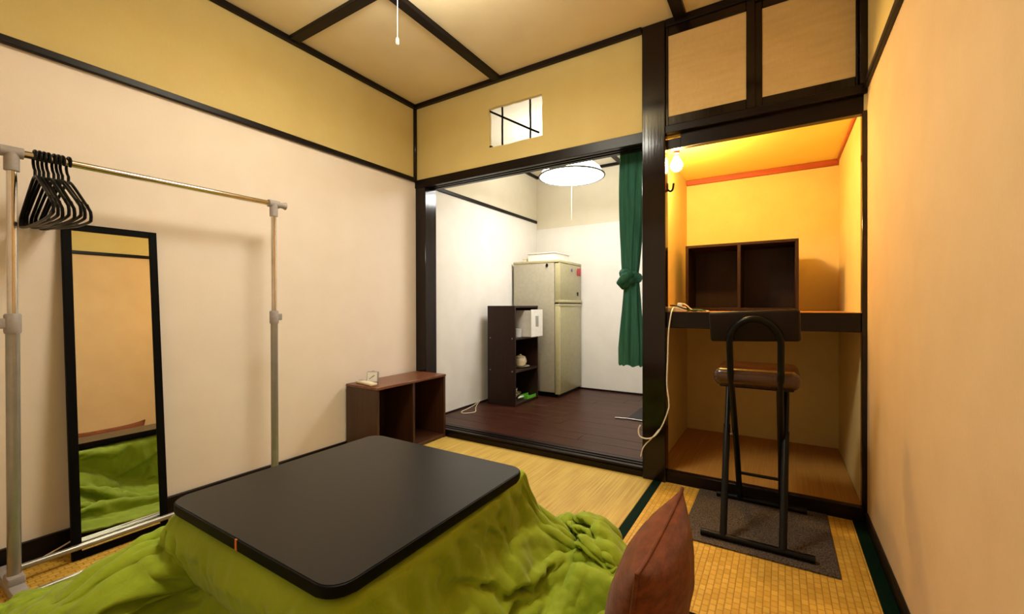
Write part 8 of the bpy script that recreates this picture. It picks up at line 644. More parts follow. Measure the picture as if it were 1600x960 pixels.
59,14,4,-4,-21,-13,2,-3,6,-10,-14,1,7,16,19,14,17,12,-10,-11,-1,-7,-7,-1,4,-3,-6,8,19,17,13,19,21,25,25,23,19,19,15,17,21,11,-1,-3,6,-5,6,-2,0,1,-1,0,3,-4,-2,-2,3,0,0,-2,5,1,2,-1,-4,6,1,2,1,-3,-5,-1,8,2,11,2,7,4,9,1,-2,-4,-18,-17,-16,-21,-25,-22,-13,-12,-17,-17,-12,-18,-16,-14,-14,-16,-13,10,18,-11,9,-12,-6,13,1,-2,-13,-12,10,0,-16,-6,-12,-10,-9,-12,
59,4,7,-2,-19,-9,2,-12,4,-2,-1,-12,2,19,16,19,18,13,-5,-8,1,-9,-6,-3,-8,-5,5,1,17,15,18,11,21,23,22,20,20,19,17,19,20,7,0,-3,4,1,2,-3,3,0,0,1,-2,-3,-1,-2,0,4,0,-3,3,6,-3,3,-1,1,2,-1,1,1,0,-5,4,9,5,13,10,6,8,7,-5,-17,-24,-17,-11,-17,-25,-30,-21,-12,-12,-10,-6,-13,-18,-20,-21,-14,-5,10,19,-6,13,-5,-8,7,-3,2,-7,-18,7,5,-16,-11,-12,-13,-12,-10,
68,-5,-3,0,-9,-7,2,-18,-4,-4,12,-5,0,6,19,11,18,18,8,-2,-1,-10,-6,-6,-7,-8,7,-3,13,17,20,10,9,20,18,18,21,21,20,20,19,2,0,0,1,3,2,0,-2,2,-1,0,2,-5,-2,0,-3,3,2,-3,7,1,-4,5,3,0,0,0,2,-3,1,1,6,8,7,11,9,7,6,5,-4,-19,-25,-21,-13,-13,-19,-32,-24,-19,-13,-7,-3,-8,-17,-22,-15,-9,-3,8,16,4,12,-13,8,4,-13,1,3,-14,4,4,-12,-11,-13,-14,-16,-12,
77,-11,-12,-1,-2,-1,3,-20,-12,-5,8,-2,8,5,12,6,17,15,9,8,6,0,-8,-14,-5,-8,7,-5,9,21,18,10,-3,17,13,20,20,21,21,20,19,0,-2,1,3,0,3,2,-3,0,1,-1,2,1,-6,-3,-1,0,2,1,4,0,0,4,4,2,0,-1,-1,-1,-3,3,5,8,9,11,12,7,3,5,-3,-18,-23,-24,-20,-15,-11,-17,-24,-24,-24,-12,-3,-2,-10,-13,-7,-6,-8,1,17,15,10,-12,7,-3,-17,-6,5,-8,1,5,-10,-5,-8,-15,-14,-15,
83,-6,-19,-12,-3,0,8,-11,-8,-14,4,-8,8,12,19,1,3,11,15,10,1,7,-2,-15,1,-6,7,-6,6,22,18,10,-5,3,19,18,14,19,20,21,20,-1,-6,-1,3,4,0,3,0,-3,0,2,5,0,-2,-9,-4,-1,4,0,2,1,2,3,5,6,3,-2,1,-5,2,1,6,-1,11,13,11,10,4,2,-6,-16,-17,-21,-23,-24,-14,-4,-16,-25,-23,-21,-7,-1,-6,-7,-4,-3,-8,8,21,15,8,-8,2,-4,-16,-16,-7,-9,1,5,-9,-4,2,-5,-10,-20,
81,-6,-9,-21,-3,-2,9,0,-10,-11,1,-14,1,12,16,18,-11,9,12,4,4,14,2,-11,2,-3,9,-6,1,20,19,9,-9,3,15,19,11,14,19,20,20,4,-13,-3,3,2,-1,1,3,-1,7,3,2,-1,-3,-8,-9,-1,2,0,3,4,6,1,6,10,1,1,-3,2,-6,5,3,-3,9,14,11,9,3,-2,-8,-14,-11,-14,-24,-26,-22,-8,0,-18,-24,-20,-14,4,3,-7,-3,-4,-8,-2,24,20,12,-1,-2,-5,-17,-18,-16,-5,9,-3,-12,-10,-3,-3,3,-11,
89,-15,-11,-12,-8,2,14,0,-15,-9,7,-20,3,4,15,11,-6,17,12,-2,-8,10,13,2,0,-3,7,5,-10,13,19,12,-11,4,11,19,18,11,10,14,18,11,-13,-12,6,1,3,5,-2,3,4,5,0,-2,-6,-1,-7,-12,2,3,1,5,7,4,5,7,8,-2,0,-3,-4,8,-2,8,8,2,6,8,2,-1,-7,-10,-11,-14,-16,-24,-25,-17,-6,-8,-11,-22,-14,1,1,3,3,-4,-9,-6,15,23,13,7,0,-8,-17,-14,-10,-7,9,-4,-11,-15,-15,-6,3,0,
88,-11,-20,-7,3,-3,10,3,-15,-9,3,-16,8,4,14,3,3,-1,14,5,-12,3,14,8,7,4,-3,9,-2,0,17,14,-10,9,8,11,17,18,12,11,9,11,-12,-19,-1,6,5,3,6,3,0,4,1,-5,-2,-5,5,-5,-15,3,5,-2,7,3,5,11,9,3,-5,-7,-1,9,9,-2,6,7,10,-3,-2,0,-2,-14,-12,-14,-11,-15,-24,-19,-17,-8,-7,-16,-9,-1,2,5,9,-1,-10,-7,12,24,2,12,-1,-4,-19,-8,-6,-1,7,-6,-12,-14,-17,-15,-6,-1,
90,-10,-22,-11,13,-1,-1,1,-9,-17,-2,-13,14,11,15,8,5,-13,5,14,-6,-10,9,9,4,5,13,10,7,-2,5,13,-8,11,8,9,11,17,18,15,10,0,-15,-17,-12,1,7,7,5,7,5,-1,3,0,-9,-4,2,3,-6,-4,-5,3,6,-4,5,10,9,5,-5,-3,5,10,4,10,-6,12,6,3,-12,2,3,-9,-18,-20,-14,-8,-17,-18,-15,-17,-9,1,-4,-3,2,5,9,-2,-9,-8,13,24,0,-2,-2,-6,-15,-12,-1,10,2,-12,-10,-7,-11,-14,-18,-8,
94,-8,-25,-11,15,-2,-8,-4,-2,-20,-10,-5,9,17,20,8,8,-8,-8,8,8,-10,-3,4,9,9,8,17,10,5,2,5,-7,3,10,14,14,13,15,15,11,-7,-14,-17,-15,3,3,4,5,6,5,4,1,5,-3,-8,-2,0,-6,2,-1,-4,3,-4,2,4,10,7,2,2,3,8,10,3,2,6,11,1,-10,-5,-1,-4,-13,-18,-19,-7,-9,-18,-18,-13,-16,2,9,7,-3,-1,7,4,-7,-7,14,19,4,-9,-4,-13,-15,-14,-1,13,3,-20,-12,-7,4,-7,-16,-19,
94,-6,-20,-9,14,-5,-14,-12,-1,-10,-15,-1,7,13,21,13,9,-10,-10,-1,11,0,-5,-5,8,9,9,16,9,6,7,1,0,4,15,15,12,11,10,9,5,-9,-15,-11,-12,6,2,2,-2,1,4,4,3,5,5,3,-5,-8,-5,0,-2,1,-3,-4,-2,1,6,7,6,7,6,8,7,9,5,1,15,1,-12,-7,-2,-3,-9,-16,-22,-11,-5,-19,-21,0,-10,1,7,11,2,-3,0,3,-5,-4,14,21,5,-4,-16,-5,-15,-14,-2,6,1,-18,-17,-9,-1,0,-4,-16,
88,-7,-15,5,6,-4,-17,-17,-6,-1,-10,0,2,8,17,14,10,2,-18,-7,8,8,2,-9,-1,10,9,16,8,6,3,1,3,7,16,17,9,6,4,5,5,-2,-12,-13,-8,2,0,0,-4,0,2,5,4,4,3,2,3,0,-4,-9,-3,-2,1,-1,-2,0,0,5,9,9,8,4,6,10,6,8,16,7,-12,-15,-6,-3,-6,-17,-19,-15,-3,-16,-16,7,-1,-1,-2,8,5,-3,-7,0,-2,5,10,18,17,-4,-9,-8,-16,-11,-3,-1,-3,-12,-13,-10,-12,-9,1,-10,
78,-11,-10,13,7,-3,-15,-20,-14,-4,3,7,-4,6,14,13,4,9,-11,-14,2,9,7,0,-4,-1,7,15,10,15,-1,-4,8,1,9,18,8,1,3,6,6,3,-6,-8,-10,-5,-3,-3,-2,-1,2,4,2,4,2,2,2,1,2,-4,-13,1,6,-2,-1,2,1,2,7,5,4,4,6,11,12,14,13,7,-5,-19,-12,-3,-5,-13,-16,-18,-3,-7,-16,7,7,2,-6,0,7,4,-8,0,3,6,-1,8,26,3,-8,-10,-19,-10,2,-5,-12,-16,-1,-3,-11,-21,-8,-10,
82,-18,-14,11,17,-7,-12,-17,-19,-11,4,12,6,1,13,14,6,-5,-7,-12,1,5,8,5,4,-5,0,9,14,18,8,-14,5,6,3,6,9,7,5,4,7,0,-4,-6,-5,-11,-4,-2,-1,0,1,-1,0,5,2,1,0,1,0,2,-2,-7,7,2,-4,0,3,3,1,3,0,4,8,12,15,15,12,6,2,-8,-15,-12,-11,-10,-11,-17,-4,-4,-15,7,14,8,-1,-1,-2,-1,1,6,6,6,-7,7,15,7,-10,-11,-20,-6,0,-8,-14,-17,0,1,-3,-17,-13,-17,
83,-8,-18,-1,15,-9,-4,-11,-18,-13,-4,9,15,5,0,15,13,-3,-16,-11,0,2,7,6,9,5,-2,1,12,18,13,-10,-1,2,10,1,-1,7,11,7,1,-4,-6,-2,-13,-8,-3,-2,0,0,-2,-1,1,4,2,0,1,0,2,5,5,-4,-4,5,0,-2,3,2,3,-1,6,7,6,5,11,14,11,6,3,1,-12,-21,-15,-10,-4,-4,-8,-7,-4,3,15,10,4,1,-6,-6,5,8,7,3,-1,1,5,10,-13,-10,-10,-6,-4,-16,-14,-8,2,-8,-7,-4,-7,-19,
72,10,-15,-7,2,-10,0,-5,-8,-14,-7,5,10,16,-4,-1,16,9,-14,-16,-3,4,-1,7,10,10,8,0,5,18,7,-3,0,-4,12,9,0,-7,4,9,3,-6,-4,-5,-14,1,-12,-4,-4,-1,0,1,1,3,0,1,1,2,2,6,3,2,-1,-4,2,5,2,5,1,4,2,6,7,8,6,6,8,6,6,-1,-8,-21,-16,-8,1,2,-3,0,1,-9,8,9,6,7,1,-4,-4,1,10,4,-1,-2,8,10,-12,-15,-2,-2,-4,-20,-19,-3,9,-11,-19,-7,-2,-7,
62,20,-4,-10,-8,-10,-4,-6,1,-7,-4,3,1,18,5,-17,9,13,-1,-18,-6,10,-7,-2,10,9,15,6,8,13,-2,-3,3,1,7,11,8,-5,-10,-1,4,2,-6,-8,-6,-5,-2,-3,-4,-12,-8,-1,3,7,0,0,2,4,3,1,7,3,-2,-6,6,4,4,7,3,1,3,-3,5,10,11,7,5,4,1,-2,-6,-16,-19,-2,2,6,7,5,1,-9,0,4,4,9,7,1,-6,-5,9,-1,-6,1,12,11,-2,-21,-4,8,-5,-17,-23,-12,7,0,-17,-18,-10,-5,
54,23,10,-9,-12,-16,-9,-10,0,2,3,8,0,-2,17,-9,-8,11,5,-20,-6,13,0,-5,1,9,12,18,11,6,-8,0,3,-3,5,10,11,5,-2,-9,-11,2,-9,-9,-4,-5,0,-2,-4,-6,1,3,1,-4,-3,4,3,3,2,0,0,0,-1,-4,7,6,5,7,2,0,3,4,-8,6,12,8,4,2,-1,1,-3,-10,-16,0,3,11,12,6,1,0,-3,2,3,3,5,3,1,-9,5,3,-17,-2,11,13,12,-19,-10,7,0,-17,-21,-21,-2,3,-1,-16,-20,-13,
50,18,19,1,-14,-20,-15,-14,-4,2,6,17,9,-13,6,10,-14,0,5,-14,-6,7,9,2,-3,1,11,15,13,3,-5,1,2,-2,0,10,12,4,2,-4,-12,-11,-4,-3,-5,0,-9,-7,-9,-3,3,7,4,1,-3,-2,0,0,0,1,0,0,-1,1,7,6,5,5,6,1,-5,5,4,-9,5,5,5,2,3,5,-7,-7,-2,1,7,11,6,3,0,10,8,1,1,7,1,-6,-2,-4,4,4,-18,-2,5,16,15,-9,-14,0,2,-23,-22,-18,-8,-1,7,-2,-19,-20,
43,16,13,13,-4,-12,-19,-22,-14,6,1,14,18,5,-6,15,-11,-16,14,-5,-13,-8,5,7,10,-2,0,13,11,2,3,-4,6,-2,-2,5,11,3,2,-3,-10,-13,-7,-4,-5,4,-7,-6,-5,-7,-2,6,8,0,-5,-4,1,0,2,2,0,-2,0,3,3,5,6,11,6,-1,1,2,4,5,4,11,-3,2,4,3,-2,-8,-5,0,3,9,4,0,6,6,10,6,6,6,2,0,1,0,1,0,-19,3,-10,8,14,14,-10,-8,-5,-20,-19,-16,-20,-12,6,8,-4,-17,
52,-2,4,12,-2,-6,-7,-19,-14,-4,15,0,10,13,13,-14,-13,-7,4,14,-2,-15,-9,4,7,9,12,-2,1,8,0,9,-6,2,1,-2,12,3,-1,3,-10,-8,-3,1,-8,-11,9,1,0,-5,-8,-8,-2,1,4,4,-2,-1,-3,-5,-5,-3,1,4,4,7,6,9,11,14,11,8,4,4,4,2,6,1,3,1,0,-5,-9,-1,4,9,5,4,4,-10,7,9,5,8,6,4,-2,-4,1,-1,-5,-12,2,13,5,-11,10,-3,-11,-17,-19,-17,-13,-21,-18,3,2,0,
40,13,-9,5,-3,-1,3,-12,-14,4,-4,6,1,10,12,1,-15,10,-14,0,10,-1,-14,-8,2,9,9,13,5,-12,3,6,-5,-1,6,-1,8,5,0,0,-4,8,-5,-10,-6,-6,-6,-4,2,6,5,0,-8,-11,-5,0,0,-3,-3,-2,1,1,3,5,4,2,4,9,8,10,12,13,14,12,9,6,4,2,-4,-13,-3,7,1,-1,5,7,8,2,2,0,-2,7,5,-3,-2,7,1,2,1,0,1,-5,6,-5,-1,-15,3,-3,-9,-12,-11,-15,-18,-22,-20,-14,0,10,
30,16,-4,-10,5,5,1,-1,-11,1,-11,-4,16,-1,4,8,-8,11,-3,-15,0,11,-5,-14,-5,4,9,9,10,-7,-8,6,5,-9,2,5,9,8,-3,-6,9,4,-10,-11,-8,-6,-5,-1,0,3,4,5,2,-3,-8,-6,1,-3,-2,11,1,-1,-1,0,-1,0,6,8,11,3,7,16,10,11,12,10,10,8,6,-7,-11,5,9,1,-2,5,9,7,0,2,0,-1,-5,-8,-7,-1,2,3,2,2,0,13,11,7,-12,-12,-6,-1,-18,-16,-16,-9,-16,-19,-14,-19,-1,-3,
24,10,-5,3,5,1,7,-5,-15,-3,-3,-1,12,12,-8,-4,8,-6,12,-10,-9,9,6,-12,-11,0,3,5,6,9,-11,-5,8,0,-7,1,7,8,7,-6,0,8,3,-6,-15,-5,-4,-4,-3,0,1,3,1,2,7,-2,-4,4,-8,5,-1,-5,-2,-1,1,3,6,7,9,13,5,12,7,10,10,10,10,10,12,7,-7,1,10,6,-5,-8,-6,5,4,-7,4,0,-8,-10,-4,-3,2,3,6,5,9,11,12,14,-3,-15,-5,-16,-20,-17,-9,-13,-21,-12,-11,-15,-9,3,
21,1,0,11,4,3,-9,0,-8,-6,0,12,3,4,-11,9,-11,1,13,-1,-11,0,12,-2,-12,-2,0,-1,-1,10,6,-18,2,7,-1,-8,1,7,10,3,-4,0,7,3,-2,-14,-10,2,0,2,0,-7,3,4,3,2,0,0,0,-7,6,-5,-4,-1,0,3,5,6,9,12,13,6,12,14,12,10,10,11,9,7,5,-2,4,1,-6,-9,-9,-3,1,-9,-4,5,-6,-6,-3,3,5,8,10,9,11,9,6,7,2,-15,-13,-18,-16,-12,-14,-19,-15,-15,-14,-3,-8,-4,
22,-1,-3,11,9,2,-13,1,0,-4,4,12,-2,-6,-1,-3,-11,4,7,6,-2,-8,7,9,-6,-9,-5,-1,-4,9,5,-14,4,5,0,-2,-3,-1,4,5,6,-9,1,4,11,-1,-13,-2,0,0,-2,-2,2,-1,-1,-1,0,-3,4,2,-5,9,-11,3,2,1,4,8,10,10,8,11,1,11,13,11,12,12,12,9,8,5,-1,-6,-7,-6,-4,-1,-11,-10,-2,4,5,4,0,4,5,5,8,9,11,11,6,-5,-9,-10,-16,-16,-13,-12,-16,-21,-6,-10,-11,-13,-2,-17,
31,-13,6,8,11,-3,-13,-3,1,9,7,2,-16,0,8,-9,-10,10,-1,-2,7,-4,-4,10,8,-1,-4,-13,-8,10,2,-3,-3,-1,11,2,0,-5,-6,-3,4,-4,4,-2,4,9,0,-12,-5,5,4,4,2,-3,-3,-2,-2,-4,5,-1,-3,4,-2,-1,3,4,8,10,9,5,2,0,3,7,10,12,13,12,10,9,9,6,-5,-10,-7,-5,2,11,-2,-12,2,10,7,6,6,4,1,1,7,9,9,5,2,-16,-14,-8,-11,-12,-20,-14,-8,-15,-12,-10,-9,-6,-4,-16,
34,-8,0,7,4,0,-13,-3,10,6,0,0,-6,-11,3,8,-8,2,1,-1,-3,0,-3,1,11,10,2,-7,-14,-7,11,8,-11,-6,6,9,4,-1,-2,-4,-3,-1,-1,4,-3,-4,5,1,-11,7,3,2,-5,-4,-1,-1,-1,1,4,2,2,-7,7,-7,4,5,10,8,0,-2,-1,1,3,6,12,12,14,12,9,7,10,6,0,-4,-7,1,3,12,7,-6,2,10,5,-2,3,6,3,1,0,7,12,-4,-2,-6,-15,-16,-15,-7,-12,-16,-14,-11,-16,-10,-7,-11,2,-1,
34,-5,-7,11,2,-8,-8,3,5,-4,-2,2,10,-5,-10,4,8,1,7,0,-10,-9,-3,-1,3,9,12,4,-6,-16,6,5,2,-11,-6,9,7,-4,-2,1,4,-5,-3,1,7,-15,6,-1,-6,3,1,-1,3,4,0,0,-1,0,1,-7,1,2,1,5,4,0,2,-2,-4,0,3,3,5,5,7,14,9,12,12,8,8,8,8,4,2,1,4,5,2,3,3,3,-1,-9,-2,6,11,7,0,-2,11,-4,2,-10,-12,-11,-19,-14,-7,-12,-14,-15,-19,-13,5,-6,-8,-1,
26,5,0,0,10,-10,-8,2,-6,-4,3,-2,11,7,-6,-11,6,13,4,-8,-2,2,-4,-1,-4,-4,6,12,5,-6,-10,7,-4,-8,-4,5,-2,3,0,-4,1,6,-3,1,-2,2,-4,7,2,0,-4,-3,5,2,1,-1,-2,-2,-1,-3,0,-1,3,3,4,-4,-3,-3,2,8,8,5,5,5,0,4,7,11,13,10,9,9,6,3,5,4,-3,0,1,8,6,1,-4,-2,-2,4,7,10,7,1,3,5,-7,-4,-15,-14,-13,-17,-15,-11,-9,-14,-18,-17,3,9,-2,-13,
16,5,6,4,1,5,-8,-5,2,-2,-4,0,-2,6,10,-6,-11,9,9,-6,-7,8,5,2,-1,-5,-9,2,4,9,-18,6,6,-6,-4,6,-7,-2,7,3,-8,1,1,4,5,-5,-8,1,8,4,-4,-2,-6,1,7,2,1,1,0,0,-1,-5,-3,1,-5,-1,0,4,6,7,5,7,10,6,1,0,2,5,8,12,10,5,5,5,7,7,2,-4,-4,3,5,-1,1,4,-7,0,6,10,8,4,1,6,4,-2,-20,-19,-12,-15,-16,-13,-11,-11,-13,-16,-3,14,4,-3,
25,-3,-6,5,4,0,1,-9,2,5,0,-5,-2,8,-2,9,-5,-10,6,9,-8,-7,3,3,5,6,-1,-12,7,-4,3,-9,14,5,-6,0,0,-11,-3,11,4,0,3,5,3,-3,-10,-9,1,1,2,-9,4,-1,-2,2,1,2,3,6,2,-10,3,-6,-1,5,7,7,6,4,3,5,4,5,4,4,4,3,1,7,6,6,6,6,6,4,4,-4,-7,-7,4,0,6,9,-3,-5,1,4,8,14,-9,8,8,-4,-11,-21,-17,-14,-11,-16,-13,-10,-12,2,-9,0,4,12,
19,-1,6,-8,2,3,-1,1,-5,0,1,7,3,1,-11,2,12,-4,-11,5,8,-6,-6,-1,0,4,9,3,-11,10,0,-13,5,15,2,0,-1,-10,-12,3,13,6,0,-4,-3,2,3,-6,-9,-1,-6,6,2,-1,-3,-1,-2,0,1,2,4,6,-8,3,10,0,4,9,7,6,5,5,5,5,5,5,5,2,-4,3,10,9,8,5,3,-1,-3,-9,-9,-3,5,7,7,9,3,-1,-1,-2,7,0,-18,2,9,5,-13,-16,-19,-15,-11,-13,-14,-14,1,-1,4,-10,7,-5,
16,0,9,-6,5,-4,0,1,5,0,0,-1,-6,-1,7,-10,3,13,-5,-10,5,8,-7,-4,1,-3,1,9,0,-9,14,-3,-11,8,6,-5,4,5,-9,-10,2,12,1,-4,-4,2,3,4,-2,-11,4,2,-2,-3,1,-3,0,-2,0,0,2,8,10,-1,-1,6,-1,5,5,5,6,6,7,7,6,6,7,5,2,4,8,2,-9,-1,2,7,12,-1,-7,0,6,10,5,3,4,1,-3,-6,3,5,-18,-11,10,-11,-13,-12,-14,-15,-14,-13,-13,-4,-2,8,-2,5,-12,0,
16,0,2,10,-9,-2,-2,0,2,2,-2,-1,0,3,5,4,-14,5,12,-5,-11,6,9,-8,-8,4,-2,-1,4,2,-6,13,-3,-11,3,3,-4,7,8,-7,-8,-1,1,0,0,0,2,4,9,4,-11,-1,-3,-1,0,0,-1,0,0,1,0,1,2,12,6,3,11,5,2,2,2,3,3,3,4,2,3,4,3,12,22,8,-2,-11,-8,-4,10,5,3,9,7,3,7,3,6,3,1,-2,1,-3,-10,-17,-13,-14,-15,-13,-11,-12,-7,-6,-18,-8,10,-1,8,0,1,-18,
)

# ------------------------------------------------------------------ the room shell
W = 2.66; CZ = 2.45
fl = struct(MB().box(-0.1, W+0.1, -2.78, 0.0, -0.12, -0.05).build('floor', MATTE_DARK))
def mat_piece(x0, x1, y0, y1, m, edges):
    t = MB().box(x0+0.001, x1-0.001, y0+0.001, y1-0.001, -0.05, 0.0, 0.003, 1).build('tatami_mat', m, fl)
    for e in edges:
        if e in 'lr':
            a = x0 if e == 'l' else x1-0.042
            MB().box(a-0.0005, a+0.0425, y0+0.001, y1-0.001, -0.052, 0.0012, 0.001, 1).build('cloth_binding', BINDING, t)
        else:
            a = y0 if e == 'f' else y1-0.03
            MB().box(x0+0.001, x1-0.001, a-0.0005, a+0.0305, -0.052, 0.0012, 0.001, 1).build('cloth_binding', BINDING, t)
mat_piece(0, 1.765, -0.885, 0, TATAMI, 'f')
mat_piece(1.765, W-0.008, -1.77, 0, RIBBED, 'lr')
mat_piece(0, 0.885, -2.68, -0.885, RIBBED, 'r')
mat_piece(0.885, 1.765, -1.77, -0.885, TATAMI, 'f')
mat_piece(0.885, W-0.008, -2.68, -1.77, TATAMI, 'b')

def two_tone(name, lower, upper, mlow, mup):
    a = struct(MB().box(*lower).build(name, mlow)); b = MB().box(*upper).build('upper_plaster', mup, a); return a
two_tone('wall_left', (-0.1, 0, -2.78, 0.0, -0.1, 1.89), (-0.1, 0, -2.78, 0.0, 1.89, 2.55), WALLPAPER, UPPER)
two_tone('wall_right', (W, W+0.1, -2.78, 0.0, -0.1, 1.875), (W, W+0.1, -2.78, 0.0, 1.875, 2.55), BULB_TINTED_PAPER, UPPER)
two_tone('wall_front', (0, W, -2.78, -2.68, -0.1, 1.89), (0, W, -2.78, -2.68, 1.89, 2.55), WALLPAPER, UPPER)

# wall over the doorway, with the rough opening knocked through it
def holed_wall():
    cx, cz = 0.882, 2.135; x0, x1, z0, z1 = 0.0, 1.707, 1.886, 2.45
    pts = []
    corner = [math.atan2(b-cz, a-cx) for a, b in ((x0, z0), (x1, z0), (x1, z1), (x0, z1))]
    angs = sorted([(-math.pi + 2*math.pi*k/44) for k in range(44)] + corner)
    def rect(a, hx0, hx1, hz0, hz1):
        c, s = math.cos(a), math.sin(a)
        t = 1e9
        if c > 1e-9: t = min(t, (hx1-cx)/c)
        if c < -1e-9: t = min(t, (hx0-cx)/c)
        if s > 1e-9: t = min(t, (hz1-cz)/s)
        if s < -1e-9: t = min(t, (hz0-cz)/s)
        return cx+c*t, cz+s*t
    outer = [rect(a, x0, x1, z0, z1) for a in angs]
    inner = []
    hc = [math.atan2(b-cz, a-cx) for a, b in ((0.68, 2.004), (1.088, 2.002), (1.082, 2.264), (0.677, 2.268))]
    for a in angs:
        x, z = rect(a, 0.679, 1.086, 2.004, 2.266)
        k = noise.noise(Vector((a*2.3, 4.2, 0)))*0.007 + noise.noise(Vector((a*7, 1.2, 0)))*0.003
        inner.append((x+k*math.cos(a), z+k*math.sin(a)))
    n = len(angs); b = MB(); bm = b.bm
    of = [bm.verts.new((x, 0.0, z)) for x, z in outer]; inf = [bm.verts.new((x, 0.0, z)) for x, z in inner]
    inr = [bm.verts.new((cx+(x-cx)*0.985, 0.006, cz+(z-cz)*0.985)) for x, z in inner]
    ob = [bm.verts.new((x, 0.024, z)) for x, z in outer]; ib = [bm.verts.new((cx+(x-cx)*0.985, 0.024, cz+(z-cz)*0.985)) for x, z in inner]
    for k in range(n):
        l = (k+1) % n
        for A, B in ((of, inf), (inf, inr), (inr, ib), (ib, ob), (ob, of)):
            bm.faces.new((A[k], A[l], B[l], B[k]))
    return b
wb = struct(holed_wall().build('wall_back', UPPER))
def bar(p, q, r=0.0065):
    P, Q = Vector(p), Vector(q)
    return MB().tube([P.lerp(Q, k/6)+Vector((noise.noise(P*9+Vector((k, 0, 0)))*0.003, 0, 0)) for k in range(7)], r, 8)
lat = thing('wall_opening_lattice', 'black stick lattice crossing the rough hole above the doorway', 'lattice', (0.88, 0.04, 2.0))
for p, q in (((0.772, 0.028, 1.985), (0.770, 0.028, 2.285)), ((0.985, 0.030, 1.985), (0.983, 0.030, 2.285)), ((0.668, 0.014, 2.262), (1.055, 0.014, 2.032))):
    bar(p, q).build('stick', BLACKFRAME, lat)
MB().tube([(0.690, 0.004, 2.012), (0.690, 0.022, 2.016)], 0.008, 8).build('stub', BLACKFRAME, lat)

ce = struct(MB().box(-0.1, W+0.1, -2.78, 0.024, CZ+0.012, CZ+0.1).build('ceiling', MATTE_DARK))
xs = (0.0, 0.76, 1.90, W); ys = (-2.68, -1.85, -0.97, 0.0)
for i in range(3):
    for j in range(3):
        MB().box(xs[i]+0.001, xs[i+1]-0.001, ys[j]+0.001, ys[j+1]-0.001, CZ, CZ+0.011).build('ceiling_panel', CEIL, ce)
for x in (0.76, 1.905): MB().box(x-0.029, x+0.029, -2.68, 0.0, CZ-0.024, CZ+0.006, 0.002, 1).build('batten', DARKY, ce)
for y in (-0.97, -1.85):
    for a, c in ((0, 0.731), (0.789, 1.876), (1.934, W)): MB().box(a, c, y-0.028, y+0.028, CZ-0.020, CZ+0.006, 0.002, 1).build('batten', DARKX, ce)

# dark trims of the main room
tn = [0]
def trim(mb, m):
    tn[0] += 1; return struct(mb.build('trim_%d' % tn[0], m))
trim(MB().box(0, 0.03, -2.68, 0, 2.421, 2.45, 0.003, 1), DARKY)
trim(MB().box(0.03, 1.707, -0.03, 0, 2.421, 2.45, 0.003, 1), DARKX)
trim(MB().box(W-0.03, W, -2.68, -0.03, 2.421, 2.45, 0.003, 1), DARKY)
trim(MB().box(0.03, W-0.03, -2.68, -2.65, 2.421, 2.45, 0.003, 1), DARKX)
trim(MB().box(0, 0.022, -2.68, -0.001, 1.876, 1.905, 0.003, 1), DARKY)
trim(MB().box(W-0.016, W, -2.68, -0.03, 1.862, 1.890, 0.003, 1), DARKY)
trim(MB().box(0.022, W-0.016, -2.68, -2.66, 1.876, 1.905, 0.003, 1), DARKX)
trim(MB().box(0.0, 0.021, -0.021, 0.0, 1.905, 2.421, 0.002, 1), DARK)
struct(MB().box(0, 0.016, -2.68, -0.0, 0, 0.085, 0.002, 1).build('baseboard_left', DARKY))
struct(MB().box(W-0.009, W, -2.68, -0.03, 0, 0.056, 0.002, 1).build('baseboard_right', DARKY))
struct(MB().box(0.016, W-0.009, -2.68, -2.668, 0, 0.085, 0.002, 1).build('baseboard_front', DARKX))

# doorway: posts, grooved lintel and grooved sill
struct(MB().box(0.0, 0.102, 0.0, 0.12, 0.05, 1.83, 0.003, 1).build('door_post', DARK))
struct(MB().box(1.707, 1.829, -0.022, 0.045, 0.0, 2.45, 0.004, 1).build('pillar', DARK))
li = MB()
li.box(0.0, 1.707, -0.006, 0.12, 1.846, 1.889, 0.002, 1)
for a, c in ((-0.006, 0.026), (0.046, 0.062), (0.082, 0.12)): li.box(0.0, 1.707, a, c, 1.829, 1.850, 0.002, 1)
struct(li.build('lintel', DARKX))
si = MB(); si.box(0.0, 1.707, -0.001, 0.12, -0.05, 0.04, 0.002, 1)
for a, c in ((-0.001, 0.03), (0.05, 0.066), (0.086, 0.12)): si.box(0.0, 1.707, a, c, 0.03, 0.05, 0.002, 1)
struct(si.build('door_sill', DARKX))

# kitchen beyond
kf = struct(MB().box(-0.1, 1.82, 0.0, 2.02, -0.05, 0.041).build('kitchen_floor', MATTE_DARK))
random.seed(5)
for j in range(12):
    y0 = 0.12+j*0.15; y1 = y0+0.15
    cuts = [0.0, 0.35+0.9*random.random(), 1.72]
    for a, c in zip(cuts, cuts[1:]):
        MB().box(a+0.0008, c-0.0008, y0+0.0008, y1-0.0008, 0.04, 0.05+random.uniform(-0.0003, 0.0003), 0.0015, 1).build('plank', PLANK, kf)
two_tone('wall_kitchen_left', (-0.1, 0, 0.0, 2.02, -0.1, 1.88), (-0.1, 0, 0.0, 2.02, 1.88, 2.5), KITWALL, KITUP)
two_tone('wall_kitchen_back', (0, 1.82, 1.92, 2.02, -0.1, 1.80), (0, 1.82, 1.92, 2.02, 1.80, 2.5), KITWALL, KITUP)
two_tone('wall_kitchen_right', (1.712, 1.764, 0.046, 1.92, 0.0, 1.88), (1.712, 1.764, 0.046, 1.92, 1.88, 2.5), KITWALL, KITUP)
kc = struct(MB().box(-0.1, 1.82, 0.024, 2.02, 2.412, 2.5).build('kitchen_ceiling', MATTE_DARK))
for a, c in ((0.0, 0.95), (0.99, 1.72)): MB().box(a+0.001, c-0.001, 0.025, 1.919, 2.40, 2.411).build('ceiling_panel', KITUP, kc)
